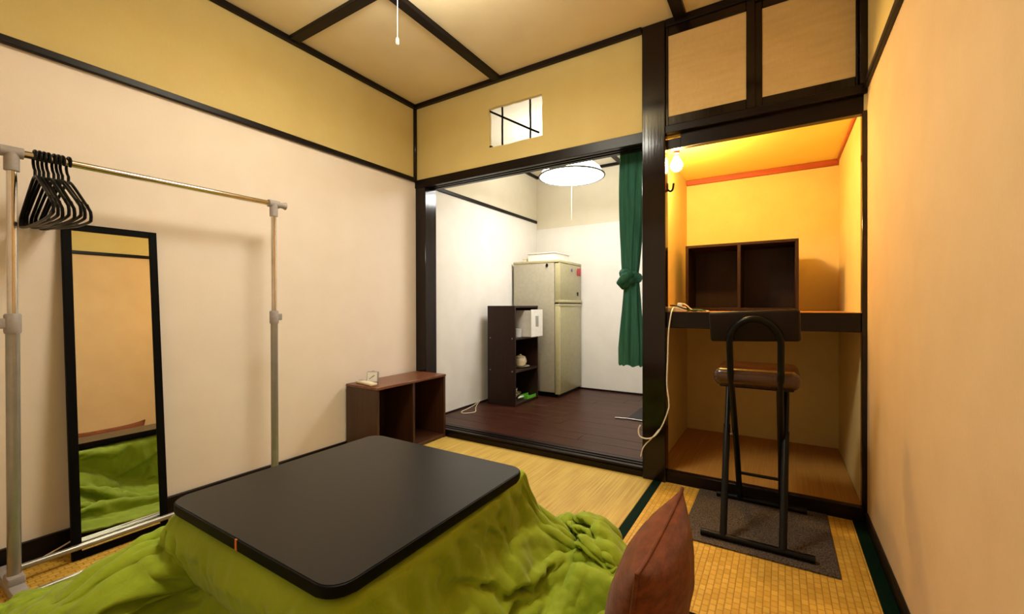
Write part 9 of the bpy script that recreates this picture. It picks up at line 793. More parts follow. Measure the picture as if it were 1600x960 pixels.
MB().box(0.948, 0.992, 0.026, 1.90, 2.384, 2.408, 0.002, 1).build('batten', DARKY, kc)
trim(MB().box(0, 0.024, 0.12, 1.92, 2.372, 2.40, 0.002, 1), DARKY)
trim(MB().box(0.024, 1.72, 1.896, 1.92, 2.372, 2.40, 0.002, 1), DARKX)
trim(MB().box(0, 0.014, 0.12, 1.905, 1.868, 1.898, 0.002, 1), DARKY)
struct(MB().box(0, 1.72, 1.908, 1.92, 0.05, 0.066, 0.002, 1).build('baseboard_kitchen_back', DARKX))
struct(MB().box(0, 0.010, 0.12, 1.908, 0.05, 0.062, 0.002, 1).build('baseboard_kitchen_left', DARKY))

# alcove: floor, walls, ceiling, beam and sill
af = struct(MB().box(1.74, W+0.1, 0.0, 0.96, -0.1, 0.04).build('alcove_floor', MATTE_DARK))
MB().box(1.772, 2.648, 0.034, 0.93, 0.04, 0.055, 0.003, 1).build('rush_matting', ALCOVE_MAT, af)
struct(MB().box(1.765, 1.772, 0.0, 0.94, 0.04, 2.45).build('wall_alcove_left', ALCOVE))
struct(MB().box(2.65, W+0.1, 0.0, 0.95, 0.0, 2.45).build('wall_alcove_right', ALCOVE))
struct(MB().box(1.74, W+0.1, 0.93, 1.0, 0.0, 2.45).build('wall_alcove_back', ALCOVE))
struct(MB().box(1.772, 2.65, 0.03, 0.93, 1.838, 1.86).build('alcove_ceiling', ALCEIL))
trim(MB().box(1.772, 2.65, 0.915, 0.93, 1.800, 1.838, 0.002, 1), REDWOOD)
trim(MB().box(2.640, 2.65, 0.04, 0.915, 1.822, 1.838, 0.002, 1), REDWOOD)
trim(MB().box(1.829, 2.648, -0.004, 0.036, 0.0, 0.060, 0.002, 1), DARKX)
trim(MB().box(2.642, 2.66, -0.012, 0.03, 0.0, 1.776, 0.002, 1), DARK)
trim(MB().box(1.90, 2.66, 0.010, 0.05, 1.772, 1.850, 0.002, 1).box(1.829, 1.901, 0.010, 0.05, 1.772, 1.826, 0.002, 1), DARKX)
trim(MB().box(1.829, 2.66, -0.020, 0.05, 1.850, 1.888, 0.002, 1), DARKX)
trim(MB().box(1.829, 2.66, -0.020, 0.03, 2.410, 2.45, 0.002, 1), DARKX)
trim(MB().box(2.633, 2.66, -0.026, 0.03, 1.888, 2.41, 0.002, 1), DARK)

# overhead cupboard with two sliding paper doors
oc = thing('overhead_cupboard', 'built-in cupboard over the alcove with two sliding grasscloth doors in dark frames', 'cupboard', (2.24, 0.0, 1.888))
MB().box(1.83, 2.632, 0.02, 0.9, 1.889, 1.90).box(1.83, 2.632, 0.88, 0.9, 1.90, 2.409).build('carcass', MATTE_DARK, oc)
def slide_door(x0, x1, px0, px1, y):
    d = MB()
    d.box(x0, px0, y, y+0.016, 1.8895, 2.409, 0.002, 1); d.box(px1, x1, y, y+0.016, 1.8895, 2.409, 0.002, 1)
    d.box(px0, px1, y, y+0.016, 1.8895, 1.938, 0.002, 1); d.box(px0, px1, y, y+0.016, 2.362, 2.409, 0.002, 1)
    f = d.build('door', DARK, oc)
    MB().box(px0-0.002, px1+0.002, y+0.004, y+0.012, 1.936, 2.364).build('paper_panel', FUSUMA, f)
slide_door(1.830, 2.242, 1.843, 2.204, -0.012)
slide_door(2.206, 2.632, 2.271, 2.622, 0.006)

# ------------------------------------------------------------------ lamps
def pendant(name, label, spec, ceil, cord_end, extra, dx=0.0, dy=0.0):
    x, y, z = spec['pos']
    A = math.pi*0.24**2
    L = spec['watts']/(math.pi*(A*1.0+0.28*0.35))
    t = thing(name, label, 'lamp', (x, y, z))
    MB().lathe([(0.262, 0.0), (0.268, 0.004), (0.235, 0.062), (0.18, 0.105), (0.10, 0.13), (0.05, 0.135)], (x, y, z), 48).build('shade', glow(name+'_shade', spec['color'], L*0.6), t)
    MB().lathe([(0.0001, 0.006), (0.12, 0.006), (0.24, 0.007), (0.258, 0.012)], (x, y, z), 48).build('diffuser', glow(name+'_diffuser', spec['color'], L), t)
    MB().tube([(x+0.270*math.cos(2*math.pi*k/48), y+0.270*math.sin(2*math.pi*k/48), z+0.004) for k in range(48)], 0.008, 8, closed=True).build('rim', RIMGREY, t)
    MB().lathe([(0.0001, 0.135), (0.05, 0.133), (0.05, ceil-z-0.0005 if ceil-z < 0.2 else 0.165), (0.0001, ceil-z-0.0005 if ceil-z < 0.2 else 0.17)], (x, y, z), 24).build('socket', WHITEPLASTIC, t)
    if ceil-z >= 0.2:
        MB().tube([(x, y, z+0.16), (x, y, ceil-0.02)], 0.004, 8).build('cord', WHITECORD, t)
        MB().lathe([(0.045, ceil-z-0.001), (0.045, ceil-z-0.018), (0.0001, ceil-z-0.025)], (x, y, z), 24).build('ceiling_cap', WHITEPLASTIC, t)
    p = MB().tube([(x+dx, y+dy, z+0.007), (x+dx+0.001, y+dy, (z+cord_end)/2), (x+dx, y+dy, cord_end)], 0.0016, 6).build('pull_cord', WHITECORD, t)
    if extra:
        MB().lathe([(0.0015, 0.03), (0.005, 0.024), (0.0065, 0.008), (0.005, 0.0), (0.0005, -0.002)], (x+dx, y+dy, cord_end-0.02), 12).build('pull_knob', WHITEPLASTIC, p)
    return t
pendant('ceiling_lamp', 'round ceiling lamp of the tatami room with a long white pull cord', ROOM_LAMP, CZ, 1.925, True, -0.046, -0.03)
pendant('pendant_lamp', 'glowing white round pendant lamp hanging in the kitchen', KITCHEN_LAMP, 2.40, 1.66, False)

bx, by, bz = ALCOVE_BULB['pos']
bl = thing('bare_bulb_lamp', 'bare glowing bulb in a small socket under the alcove ceiling', 'lamp', (bx, by, 1.838))
MB().lathe([(0.0001, 1.8375), (0.03, 1.8375), (0.03, 1.822), (0.019, 1.818), (0.017, 1.768), (0.0001, 1.766)], (bx, by, 0), 24).build('socket', SHELFTOP, bl)
MB().lathe([(0.0001, -0.034), (0.014, -0.031), (0.026, -0.021), (0.032, -0.004), (0.030, 0.010), (0.020, 0.028), (0.013, 0.042), (0.013, 0.046)], (bx, by, bz), 24).build('bulb', glow('bulb_glow', ALCOVE_BULB['color'], ALCOVE_BULB['watts']/(math.pi*0.0125)), bl)

# ------------------------------------------------------------------ kotatsu table and quilt
tx0, tx1, ty0, ty1, tz = 0.845, 1.605, -1.855, -1.105, 0.385
kt = thing('kotatsu_table', 'low square black-topped heated table with rounded corners', 'table', ((tx0+tx1)/2, (ty0+ty1)/2, 0))
def rrect(x0, x1, y0, y1, r, n=7):
    out = []
    for cx, cy, a in ((x1-r, y1-r, 0), (x0+r, y1-r, 90), (x0+r, y0+r, 180), (x1-r, y0+r, 270)):
        out += [(cx+r*math.cos(math.radians(a+90*k/n)), cy+r*math.sin(math.radians(a+90*k/n))) for k in range(n+1)]
    return out
tb = MB().prism(rrect(tx0, tx1, ty0, ty1, 0.055), 0.026, 'z', tz-0.028)
bmesh.ops.bevel(tb.bm, geom=[e for e in tb.bm.edges if abs(e.verts[0].co.z-e.verts[1].co.z) < 1e-6], offset=0.003, segments=2, profile=0.5, affect='EDGES')
top = tb.build('tabletop', TABLE_EDGE, kt)
MB().prism(rrect(tx0+0.004, tx1-0.004, ty0+0.004, ty1-0.004, 0.052), 0.002, 'z', tz-0.0023).build('top_surface', TABLETOP, top)
MB().box(1.232, 1.240, ty0-0.0012, ty0+0.002, tz-0.027, tz-0.001).build('orange_tag', ORANGE, top)
fr = MB()
for a, c, e, f in ((tx0+0.06, tx1-0.06, ty0+0.06, ty0+0.085), (tx0+0.06, tx1-0.06, ty1-0.085, ty1-0.06), (tx0+0.06, tx0+0.085, ty0+0.085, ty1-0.085), (tx1-0.085, tx1-0.06, ty0+0.085, ty1-0.085)):
    fr.box(a, c, e, f, 0.27, 0.33, 0.002, 1)
fr.build('apron', MATTE_DARK, kt)
for sx in (tx0+0.07, tx1-0.115):
    for sy in (ty0+0.07, ty1-0.115):
        MB().box(sx, sx+0.045, sy, sy+0.045, 0.0, 0.30, 0.004, 1).build('leg', MATTE_DARK, kt)

def quilt():
    n = QUILT_N; a = np.cumsum(np.array(QUILT).reshape(3, n, n), axis=2) / 1000.0
    # twice as fine, then creased along the surface
    def finer(g):
        m = np.empty((g.shape[0]*2-1, g.shape[1])); m[0::2] = g; m[1::2] = (g[:-1]+g[1:])/2
        w = m.copy(); w[1:-1] = 0.25*m[:-2]+0.5*m[1:-1]+0.25*m[2:]; return w
    P = np.stack([finer(finer(c).T).T for c in a], axis=-1)
    P[..., 1] -= 0.55*np.clip((ty0-0.005-P[..., 1])/0.05, 0, 1)*np.maximum(0.345-P[..., 2], 0)   # the near side is pulled out towards the sitter
    P[..., 0] -= 0.6*np.clip(P[..., 0]-tx1, 0, 0.12)*np.clip((P[..., 2]-0.11)/0.12, 0, 1)   # the right side hangs close to the table
    du = np.gradient(P, axis=1); dv = np.gradient(P, axis=0); nn = np.cross(du, dv)
    nn /= np.linalg.norm(nn, axis=-1, keepdims=True)+1e-9
    cx, cy = (tx0+tx1)/2, (ty0+ty1)/2
    ox = np.maximum(np.abs(P[..., 0]-cx)-0.375, 0); oy = np.maximum(np.abs(P[..., 1]-cy)-0.375, 0)
    out = np.clip(np.hypot(ox, oy)/0.05, 0, 1)
    K = P.shape[0]; H = np.zeros((K, K))
    puff = lambda v, w: min(1.0, abs(v)/w)**0.7
    for j in range(K):
        for i in range(K):
            if out[j, i] <= 0: continue
            x, y, z = P[j, i]; steep = 1-abs(nn[j, i, 2])
            u, v = x-cx, y-cy
            s = (v if abs(u) > abs(v) else u) + (2.0 if u > abs(v) else 0) + (5.0 if v > abs(u) else 0)
            w1 = noise.noise(Vector((x*3, y*3, z*3)))*0.5
            band = max(0.0, min(1.0, (z-0.03)/0.08))*max(0.0, min(1.0, (0.35-z)/0.05))
            h = 0.010*(0.45+0.55*steep)*band*puff(noise.noise(Vector((s*14+w1*0.5+z*1.5, z*0.8, 3.7))), 0.24)
            h += 0.0065*band*puff(noise.noise(Vector((s*24+z*3, z*2.0+w1, 8.7))), 0.25)
            q1 = Vector((x*8+w1*2, y*8-w1*2, z*8+1.3))
            lump = 0.011 if u > -0.3 else 0.0065
            h += lump*(1-0.5*steep)*(1-0.55*band)*puff(noise.noise(q1), 0.20)
            h += 0.006*(1-0.3*band)*puff(noise.noise(Vector((x*19+w1*5, y*19, z*19+5.1))), 0.22)
            H[j, i] = h
    P = P+nn*np.sign(nn[..., 2:3]+1e-6)*(H*out)[..., None]
    P[..., 2] = np.maximum(P[..., 2], 0.009)
    b = MB(); b.grid([[tuple(P[j, i]) for i in range(K)] for j in range(K)])
    return b
qb = quilt()
q = tag(qb.build('kotatsu_quilt', GREENFABRIC, angle=180), 'crumpled lime green quilt spread out from under the black tabletop', 'quilt')
rebase(q, (1.22, -1.475, 0))
md = q.o.modifiers.new('thick', 'SOLIDIFY'); md.thickness = 0.006; md.offset = -1
md = q.o.modifiers.new('smooth', 'SUBSURF'); md.levels = 1; md.render_levels = 1

# ------------------------------------------------------------------ cushion and floor chair
zc = thing('floor_chair', 'legless black floor chair behind the brown cushion', 'chair', (2.15, -1.28, 0))
MB().box(1.90, 2.17, -1.50, -1.015, 0.003, 0.036, 0.012, 3).build('seat', BLACKPLASTIC, zc)
MB().box(2.052, 2.092, -1.043, -1.018, 0.030, 0.172, 0.008, 2).build('side_post', BLACKPLASTIC, zc)
MB().box(2.058, 2.096, -1.0445, -1.0165, 0.075, 0.140, 0.003, 1).build('side_strap', CREAMFABRIC, zc)

def cushion():
    n = 30; hw_, hh, T = 0.238, 0.195, 0.088
    c = Vector((2.068, -1.285, 0.214)); up = Vector((0.16, 0, 0.987)).normalized(); al = Vector((0, 1, 0)); nn = al.cross(up)
    b = MB(); rows = {1: [], -1: []}
    def P(u, v, s):
        e = ((1-u*u)*(1-v*v))
        t = T*max(e, 0)**0.5*s
        pu = u*(1-0.10*(1-abs(v)**3)*abs(u)**3); pv = v*(1-0.10*(1-abs(u)**3)*abs(v)**3)
        w = noise.noise(Vector((u*3, v*3, s*2.0)))*0.006*max(e, 0)**0.5 + noise.noise(Vector((u*9, v*4, s*5.0)))*0.003*max(e, 0)**0.4
        return c + al*(pu*hw_) + up*(pv*hh) + nn*(t+w*s)
    us = [math.sin(math.pi/2*(-1+2*k/n)) for k in range(n+1)]
    for s in (1, -1): b.grid([[P(u, v, s) for u in us] for v in us])
    bmesh.ops.remove_doubles(b.bm, verts=b.bm.verts[:], dist=1e-5)
    pipe = [P(u, 1, 1) for u in us]+[P(1, v, 1) for v in us[::-1][1:]]+[P(u, -1, 1) for u in us[::-1][1:]]+[P(-1, v, 1) for v in us[1:-1]]
    return b, pipe
cb, pipe = cushion()
cu = thing('cushion', 'square reddish brown velour cushion stood on edge against the floor chair', 'cushion', (2.06, -1.26, 0.04))
MB_cover = cb.build('cover', CUSHION, cu, angle=80)
MB().tube(pipe, 0.0045, 8, closed=True).build('piping', CUSHION, cu)
# ------------------------------------------------------------------ clothes rack, hangers
RX, RY0, RY1, RZ = 0.20, -2.046, -1.185, 1.452
rk = thing('clothes_rack', 'chrome and grey clothes rail standing in front of the left wall', 'clothes rack', (RX, -1.62, 0))
MB().tube([(RX, RY0-0.03, RZ), (RX, RY1+0.015, RZ)], 0.0125, 16).build('hanging_rail', CHROME, rk)
for y, s in ((RY0, -1), (RY1, 1)):
    up_ = MB().tube([(RX, y, 0.87), (RX, y, RZ-0.03)], 0.0125, 16).build('upper_tube', CHROME, rk)
    lo_ = MB().tube([(RX, y, 0.03), (RX, y, 0.90)], 0.0165, 16).build('lower_tube', GREYTUBE, rk)
    co = MB().tube([(RX, y, 0.855), (RX, y, 0.862), (RX, y, 0.915), (RX, y, 0.92)], [0.019, 0.0205, 0.0205, 0.017], 16).build('collar', GREYPLASTIC, lo_)
    kn = MB(); kn.box(RX-0.011, RX+0.011, *sorted((y+s*0.014, y+s*0.036)), 0.872, 0.905, 0.004, 2); kn.build('clamp', GREYPLASTIC, rk)
    tj = MB(); tj.tube([(RX, y, RZ-0.062), (RX, y, RZ)], 0.0185, 16)
    tj.tube([(RX, y-0.026, RZ), (RX, y+0.026, RZ)], 0.0185, 16); tj.build('corner_joint', GREYPLASTIC, rk)
    ec = MB(); e0 = y+s*0.026
    ec.tube([(RX, e0, RZ), (RX, e0+s*0.02, RZ), (RX, e0+s*0.034, RZ)], [0.014, 0.014, 0.019], 16); ec.build('end_cap', GREYPLASTIC, rk)
    ft = MB(); ft.box(0.03, 0.345, y-0.02, y+0.02, 0.004, 0.036, 0.006, 2); ft.box(RX-0.035, RX+0.035, y-0.021, y+0.021, 0.03, 0.062, 0.008, 2)
    ft.build('foot', GREYPLASTIC, rk)
MB().tube([(0.148, RY0, 0.055), (0.148, RY1, 0.055)], 0.0105, 14).build('lower_bar', GREYTUBE, rk)
MB().tube([(0.315, RY0, 0.03), (0.315, RY1, 0.03)], 0.0095, 14).build('lower_bar', GREYTUBE, rk)

def hanger_mb():
    b = MB(); r = 0.0042
    hook = arc((0, 0, 0), 0.0195, -50, 180, 14, 'xz') + [(-0.0195, 0, -0.02), (-0.012, 0, -0.036), (0, 0, -0.048), (0, 0, -0.075)]
    hook = [(x*1.0, y, z) for x, y, z in hook]
    b.tube([(x, y, z+0.0) for x, y, z in hook], r, 8)
    body = [(0, 0, -0.072), (0.03, 0, -0.078), (0.165, 0, -0.172), (0.183, 0, -0.192), (0.185, 0, -0.208), (0.175, 0, -0.218), (0.1, 0, -0.226), (0, 0, -0.228)]
    ring = smoothpath(body, 4)
    full = ring + [Vector((-p.x, p.y, p.z)) for p in ring[::-1][1:-1]]
    b.tube(full, 0.0046, 8, closed=True)
    for s in (1, -1): b.tube([(s*0.155, 0, -0.172), (s*0.158, 0, -0.160), (s*0.168, 0, -0.172)], 0.0035, 6)
    return b
HG = 8
first = None
orders = ['nearest the chrome rail\'s left post', 'second from the left post', 'third from the left post', 'fourth from the left post',
          'fifth from the left post', 'third from the free end of the bunch', 'second from the free end of the bunch', 'at the free end of the bunch, furthest from the left post']
for k in range(HG):
    y = -1.994+k*0.0105+(0.003 if k >= 4 else 0)+(0.005 if k >= 7 else 0)
    if first is None:
        hb = hanger_mb(); h = hb.build('clothes_hanger', BLACKPLASTIC); first = h.o; o = first
    else:
        o = first.copy(); col.objects.link(o)
    o.location = (RX, y, RZ+0.0125+0.0045-0.0195+0.0025)
    o.rotation_euler = (0.0, math.radians((k*37 % 5)-2), math.radians(1.5+0.45*k))
    o['label'] = 'black plastic clothes hanger, '+orders[k]; o['category'] = 'hanger'; o['group'] = 'black hangers on the rail'

# ------------------------------------------------------------------ leaning mirror
mi = thing('standing_mirror', 'tall narrow black-framed mirror leaning against the wallpaper', 'mirror', (0.11, -1.745, 0))
mz = 1.268; hwid = 0.147; fwid = 0.027
Tm = Matrix.Translation((0.135, -1.748, 0.002)) @ Matrix.Rotation(-math.atan2(0.112, 1.26), 4, 'Y')
fm = MB()
for a in ((-0.018, 0, -hwid, -hwid+fwid, 0, mz), (-0.018, 0, hwid-fwid, hwid, 0, mz), (-0.018, 0, -hwid+fwid, hwid-fwid, 0, fwid), (-0.018, 0, -hwid+fwid, hwid-fwid, mz-fwid, mz)):
    fm.box(*a, 0.0015, 1)
fm.box(-0.018, -0.012, -hwid+fwid, hwid-fwid, fwid, mz-fwid)
fm.xform(Tm).build('frame', BLACKFRAME, mi)
MB().box(-0.012, -0.005, -hwid+fwid-0.002, hwid-fwid+0.002, fwid-0.002, mz-fwid+0.002).xform(Tm).build('glass', MIRROR, mi)

# ------------------------------------------------------------------ low shelf, clock, remote
sx0, sx1, sy0, sy1, sz = 0.018, 0.303, -0.63, -0.012, 0.452
ls = thing('low_shelf', 'low brown two-compartment open shelf in the corner by the doorway', 'shelf', (0.16, -0.32, 0))
MB().box(sx0, sx1, sy0, sy0+0.018, 0.0, sz-0.016, 0.001, 1).build('side_panel', SHELFWOOD, ls)
MB().box(sx0, sx1, sy1-0.018, sy1, 0.0, sz-0.016, 0.001, 1).build('side_panel', SHELFWOOD, ls)
MB().box(sx0, sx1-0.004, -0.33, -0.312, 0.02, sz-0.016, 0.001, 1).build('divider', SHELFWOOD, ls)
MB().box(sx0, sx1+0.006, sy0-0.004, sy1, sz-0.016, sz, 0.002, 1).build('top', SHELFTOP, ls)
MB().box(sx0, sx1-0.002, sy0+0.018, sy1-0.018, 0.006, 0.024, 0.001, 1).build('bottom_board', SHELFWOOD, ls)
MB().box(sx0, sx0+0.006, sy0+0.018, sy1-0.018, 0.024, sz-0.016).build('back_panel', SHELFDARK, ls)

ck = thing('alarm_clock', 'small silver-rimmed square desk clock on the low brown shelf', 'clock', (0.15, -0.535, sz))
Tk = Matrix.Translation((0.145, -0.53, sz)) @ Matrix.Rotation(math.radians(-58), 4, 'Z') @ Matrix.Rotation(math.radians(-8), 4, 'Y')
MB().box(-0.012, 0.012, -0.037, 0.037, 0.002, 0.074, 0.008, 3).xform(Tk).build('case', GREYPLASTIC, ck)
MB().box(0.0125, 0.0135, -0.031, 0.031, 0.009, 0.068).xform(Tk).build('dial', WHITEPLASTIC, ck)
MB().box(0.0137, 0.0142, -0.002, 0.002, 0.036, 0.056).xform(Tk @ Matrix.Translation((0, 0, 0.038)) @ Matrix.Rotation(math.radians(-55), 4, 'X') @ Matrix.Translation((0, 0, -0.038))).build('hand', BLACKPLASTIC, ck)
MB().box(0.0143, 0.0148, -0.0014, 0.0014, 0.036, 0.062).xform(Tk @ Matrix.Translation((0, 0, 0.038)) @ Matrix.Rotation(math.radians(125), 4, 'X') @ Matrix.Translation((0, 0, -0.038))).build('hand', BLACKPLASTIC, ck)
MB().lathe([(0.0001, 0.079), (0.007, 0.078), (0.009, 0.073)], (0, 0, 0), 12).xform(Tk).build('button', GREYPLASTIC, ck)

rc = thing('remote_control', 'flat cream remote control lying in front of the desk clock', 'remote', (0.15, -0.575, sz))
Tr = Matrix.Translation((0.150, -0.583, sz+0.0005)) @ Matrix.Rotation(math.radians(-10), 4, 'Z')
MB().box(-0.095, 0.095, -0.022, 0.022, 0, 0.018, 0.006, 3).xform(Tr).build('body', CREAMPLASTIC, rc)
for k in range(4): MB().box(-0.03+k*0.026, -0.014+k*0.026, -0.008, 0.008, 0.0175, 0.0195, 0.001, 1).xform(Tr).build('button', WHITEPLASTIC, rc)
MB().box(-0.085, -0.045, -0.014, 0.014, 0.0175, 0.0186).xform(Tr).build('display', GREYPLASTIC, rc)

# cable along the skirting by the rack
fc = tag(MB().tube(smoothpath([(0.05, -2.34, 0.006), (0.045, -2.15, 0.006), (0.05, -2.02, 0.007), (0.04, -1.92, 0.03), (0.034, -1.85, 0.05), (0.03, -1.80, 0.045)], 8), 0.003, 8).build('floor_cable', WHITECORD), 'thin white cable along the baseboard behind the clothes rack foot', 'cable')
rebase(fc, (0.04, -2.0, 0.0))

# ------------------------------------------------------------------ kitchen things
fg = thing('refrigerator', 'pale grey two-door refrigerator with yellowed trim in the kitchen corner', 'refrigerator', (0.29, 1.635, 0.05))
MB().box(0.03, 0.492, 1.362, 1.905, 0.095, 1.362, 0.006, 2).build('body', FRIDGE, fg)
MB().box(0.03, 0.52, 1.38, 1.89, 0.05, 0.10).build('plinth', BLACKPLASTIC, fg)
MB().box(0.028, 0.546, 1.358, 1.907, 1.358, 1.384, 0.006, 2).build('top_cap', FRIDGETRIM, fg)
MB().box(0.012, 0.03, 1.39, 1.88, 0.2, 1.30, 0.003, 1).build('back_panel', BLACKPLASTIC, fg)
for z0, z1, nm in ((0.992, 1.356, 'freezer_door'), (0.082, 0.938, 'main_door')):
    d = MB().box(0.498, 0.545, 1.388, 1.905, z0, z1, 0.006, 2).build(nm, FRIDGEDOOR, fg)
    MB().box(0.498, 0.548, 1.362, 1.388, z0, z1, 0.005, 2).build('edge_trim', FRIDGETRIM, d)
MB().box(0.498, 0.556, 1.362, 1.905, 0.968, 0.996, 0.006, 2).build('handle', FRIDGETRIM, fg)
MB().box(0.498, 0.550, 1.362, 1.905, 0.932, 0.958, 0.006, 2).build('handle', FRIDGETRIM, fg)
MB().box(0.497, 0.535, 1.363, 1.904, 0.957, 0.969).build('door_gap', BLACKPLASTIC, fg)
MB().box(0.497, 0.538, 1.360, 1.385, 1.352, 1.36, 0.002, 1).build('hinge', BLACKPLASTIC, fg)

def magnet(name, label, c, r, m, axis='x', sy=1.0, sz_=1.0):
    pr = [(c[1]+r*sy*math.cos(2*math.pi*k/20), c[2]+r*sz_*math.sin(2*math.pi*k/20)) for k in range(20)]
    if axis == 'x': o = MB().prism(pr, 0.006, 'x', c[0])
    else: o = MB().prism([(c[0]+r*math.cos(2*math.pi*k/20), c[2]+r*sz_*math.sin(2*math.pi*k/20)) for k in range(20)], -0.006, 'y', c[1])
    ob = tag(o.build(name, m), label, 'magnet', 'magnets on the refrigerator'); rebase(ob, c)
magnet('fridge_magnet', 'tall red oval magnet on the freezer door, nearer the middle', (0.5451, 1.812, 1.290), 0.03, REDMAG, sy=0.66, sz_=1.4)
magnet('fridge_magnet', 'tall red oval magnet on the freezer door, nearer the wall edge', (0.5451, 1.862, 1.292), 0.03, REDMAG, sy=0.6, sz_=1.4)
magnet('fridge_magnet', 'small bluish round magnet high on the freezer door', (0.5451, 1.655, 1.298), 0.016, BLUEMAG)
magnet('fridge_magnet', 'small dark magnet low on the freezer door above the handle', (0.5451, 1.805, 1.06), 0.014, BLACKPLASTIC, sz_=1.5)
magnet('fridge_magnet', 'small black magnet on the side of the refrigerator below the top', (0.415, 1.3619, 1.335), 0.013, BLACKPLASTIC, 'y', sz_=1.3)

tr = thing('white_tray', 'shallow white plastic tray on top of the refrigerator', 'tray', (0.36, 1.6, 1.384))
def open_box(x0, x1, y0, y1, z0, z1, t, flare=0.0):
    b = MB(); b.box(x0, x1, y0, y1, z0, z0+t)
    b.box(x0, x0+t, y0, y1, z0+t, z1); b.box(x1-t, x1, y0, y1, z0+t, z1); b.box(x0+t, x1-t, y0, y0+t, z0+t, z1); b.box(x0+t, x1-t, y1-t, y1, z0+t, z1)
    return b
open_box(0.17, 0.47, 1.42, 1.76, 1.385, 1.462, 0.004).build('basin', WHITEPLASTIC, tr)
rim = MB(); 
for a in ((0.16, 0.48, 1.41, 1.424), (0.16, 0.48, 1.756, 1.77), (0.16, 0.174, 1.424, 1.756), (0.466, 0.48, 1.424, 1.756)): rim.box(*a, 1.460, 1.468, 0.002, 1)
rim.build('rim', WHITEPLASTIC, tr)
sb = thing('small_box', 'tiny cream box beside the tray on the refrigerator', 'box', (0.13, 1.45, 1.384))
MB().box(0.105, 0.145, 1.43, 1.47, 1.3845, 1.414, 0.002, 1).build('carton', CREAMPLASTIC, sb)
MB().box(0.103, 0.147, 1.428, 1.472, 1.414, 1.422, 0.002, 1).build('lid', CREAMPLASTIC, sb)

kx0, kx1, ky0, ky1 = 0.078, 0.372, 0.832, 1.255
ks = thing('kitchen_shelf', 'dark brown three-tier open shelf unit beside the refrigerator', 'shelf', (0.225, 1.04, 0.05))
p0 = MB().box(kx0, kx1, ky0, ky0+0.016, 0.05, 0.94, 0.001, 1).build('side_panel', SHELFDARK, ks)
for x in (kx0+0.03, kx1-0.03):
    for z in (0.36, 0.65): MB().lathe([(0.0001, 0.001), (0.006, 0.001), (0.006, -0.001)], (0, 0, 0), 12).xform(Matrix.Translation((x, ky0-0.0005, z)) @ Matrix.Rotation(math.radians(90), 4, 'X')).build('screw_cap', GREYPLASTIC, p0)
MB().box(kx0, kx1, ky1-0.016, ky1, 0.05, 0.94, 0.001, 1).build('side_panel', SHELFDARK, ks)
for z in (0.056, 0.345, 0.637, 0.922): MB().box(kx0, kx1-0.003, ky0+0.016, ky1-0.016, z, z+0.018, 0.001, 1).build('shelf_board', SHELFDARK, ks)
MB().box(kx0, kx0+0.006, ky0+0.016, ky1-0.016, 0.074, 0.922).build('back_panel', SHELFDARK, ks)

wb_ = thing('storage_bin', 'white plastic bin with a handle slot jutting from the top tier of the kitchen shelf', 'bin', (0.27, 1.12, 0.656))
bb = MB(); bb.box(0.10, 0.425, 1.03, 1.034, 0.700, 0.895, 0.001, 1); bb.box(0.10, 0.425, 1.226, 1.23, 0.700, 0.895, 0.001, 1); bb.box(0.10, 0.425, 1.034, 1.226, 0.6555, 0.66)
bb.box(0.10, 0.104, 1.034, 1.226, 0.66, 0.895); bb.box(0.10, 0.425, 1.03, 1.034, 0.6555, 0.70); bb.box(0.10, 0.425, 1.226, 1.23, 0.6555, 0.70)
bb.build('tub', WHITEPLASTIC, wb_)
fb = MB()
for a in ((1.02, 1.10, 0.655, 0.905), (1.16, 1.24, 0.655, 0.905), (1.10, 1.16, 0.655, 0.745), (1.10, 1.16, 0.845, 0.905)): fb.box(0.425, 0.430, *a)
fb.build('front_panel', WHITEPLASTIC, wb_)
gt = thing('clear_tub', 'small cloudy plastic tub at the front of the top tier of the kitchen shelf', 'tub', (0.31, 0.94, 0.656))
MB().lathe([(0.0001, 0.002), (0.036, 0.002), (0.042, 0.075), (0.045, 0.075), (0.045, 0.078), (0.040, 0.078), (0.034, 0.005), (0.0001, 0.005)], (0.315, 0.965, 0.6545), 24).build('cup', CLEAR, gt)

bw = thing('lidded_bowl', 'round cream lidded bowl standing on a saucer on the middle tier of the kitchen shelf', 'bowl', (0.26, 1.08, 0.378))
MB().lathe([(0.0001, 0.0), (0.032, 0.0), (0.052, 0.016), (0.062, 0.040), (0.056, 0.066), (0.046, 0.078)], (0.272, 1.09, 0.378), 28).build('bowl', CERAMIC, bw)
MB().lathe([(0.050, 0.078), (0.050, 0.084), (0.03, 0.094), (0.012, 0.098), (0.012, 0.106), (0.0001, 0.108)], (0.272, 1.09, 0.378), 28).build('lid', CERAMIC, bw)
sc_ = tag(MB().lathe([(0.0001, 0.0), (0.045, 0.0), (0.084, 0.010), (0.088, 0.0145), (0.082, 0.0145), (0.044, 0.006), (0.0001, 0.006)], (0.272, 1.09, 0.3635), 28).build('saucer', CERAMIC), 'cream saucer under the lidded bowl on the kitchen shelf', 'saucer')
rebase(sc_, (0.272, 1.09, 0.3635))
def stack_bowl(x, y, z, r, h, lab, tilt=0):
    ob = tag(MB().lathe([(0.0001, 0.0), (r*0.5, 0.0), (r*0.86, h*0.5), (r, h), (r*0.94, h), (r*0.8, h*0.5), (r*0.46, 0.006), (0.0001, 0.006)], (0, 0, 0), 24).build('small_bowl', CERAMIC), lab, 'bowl', 'bowls on the bottom tier')
    ob.o.location = (x, y, z); ob.o.rotation_euler = (math.radians(tilt), 0, 0)
stack_bowl(0.22, 1.01, 0.0745, 0.065, 0.05, 'white bowl at the near end of the bottom tier of the kitchen shelf')
stack_bowl(0.22, 1.012, 0.127, 0.06, 0.045, 'white bowl set on top of the other bowl, bottom tier of the kitchen shelf')
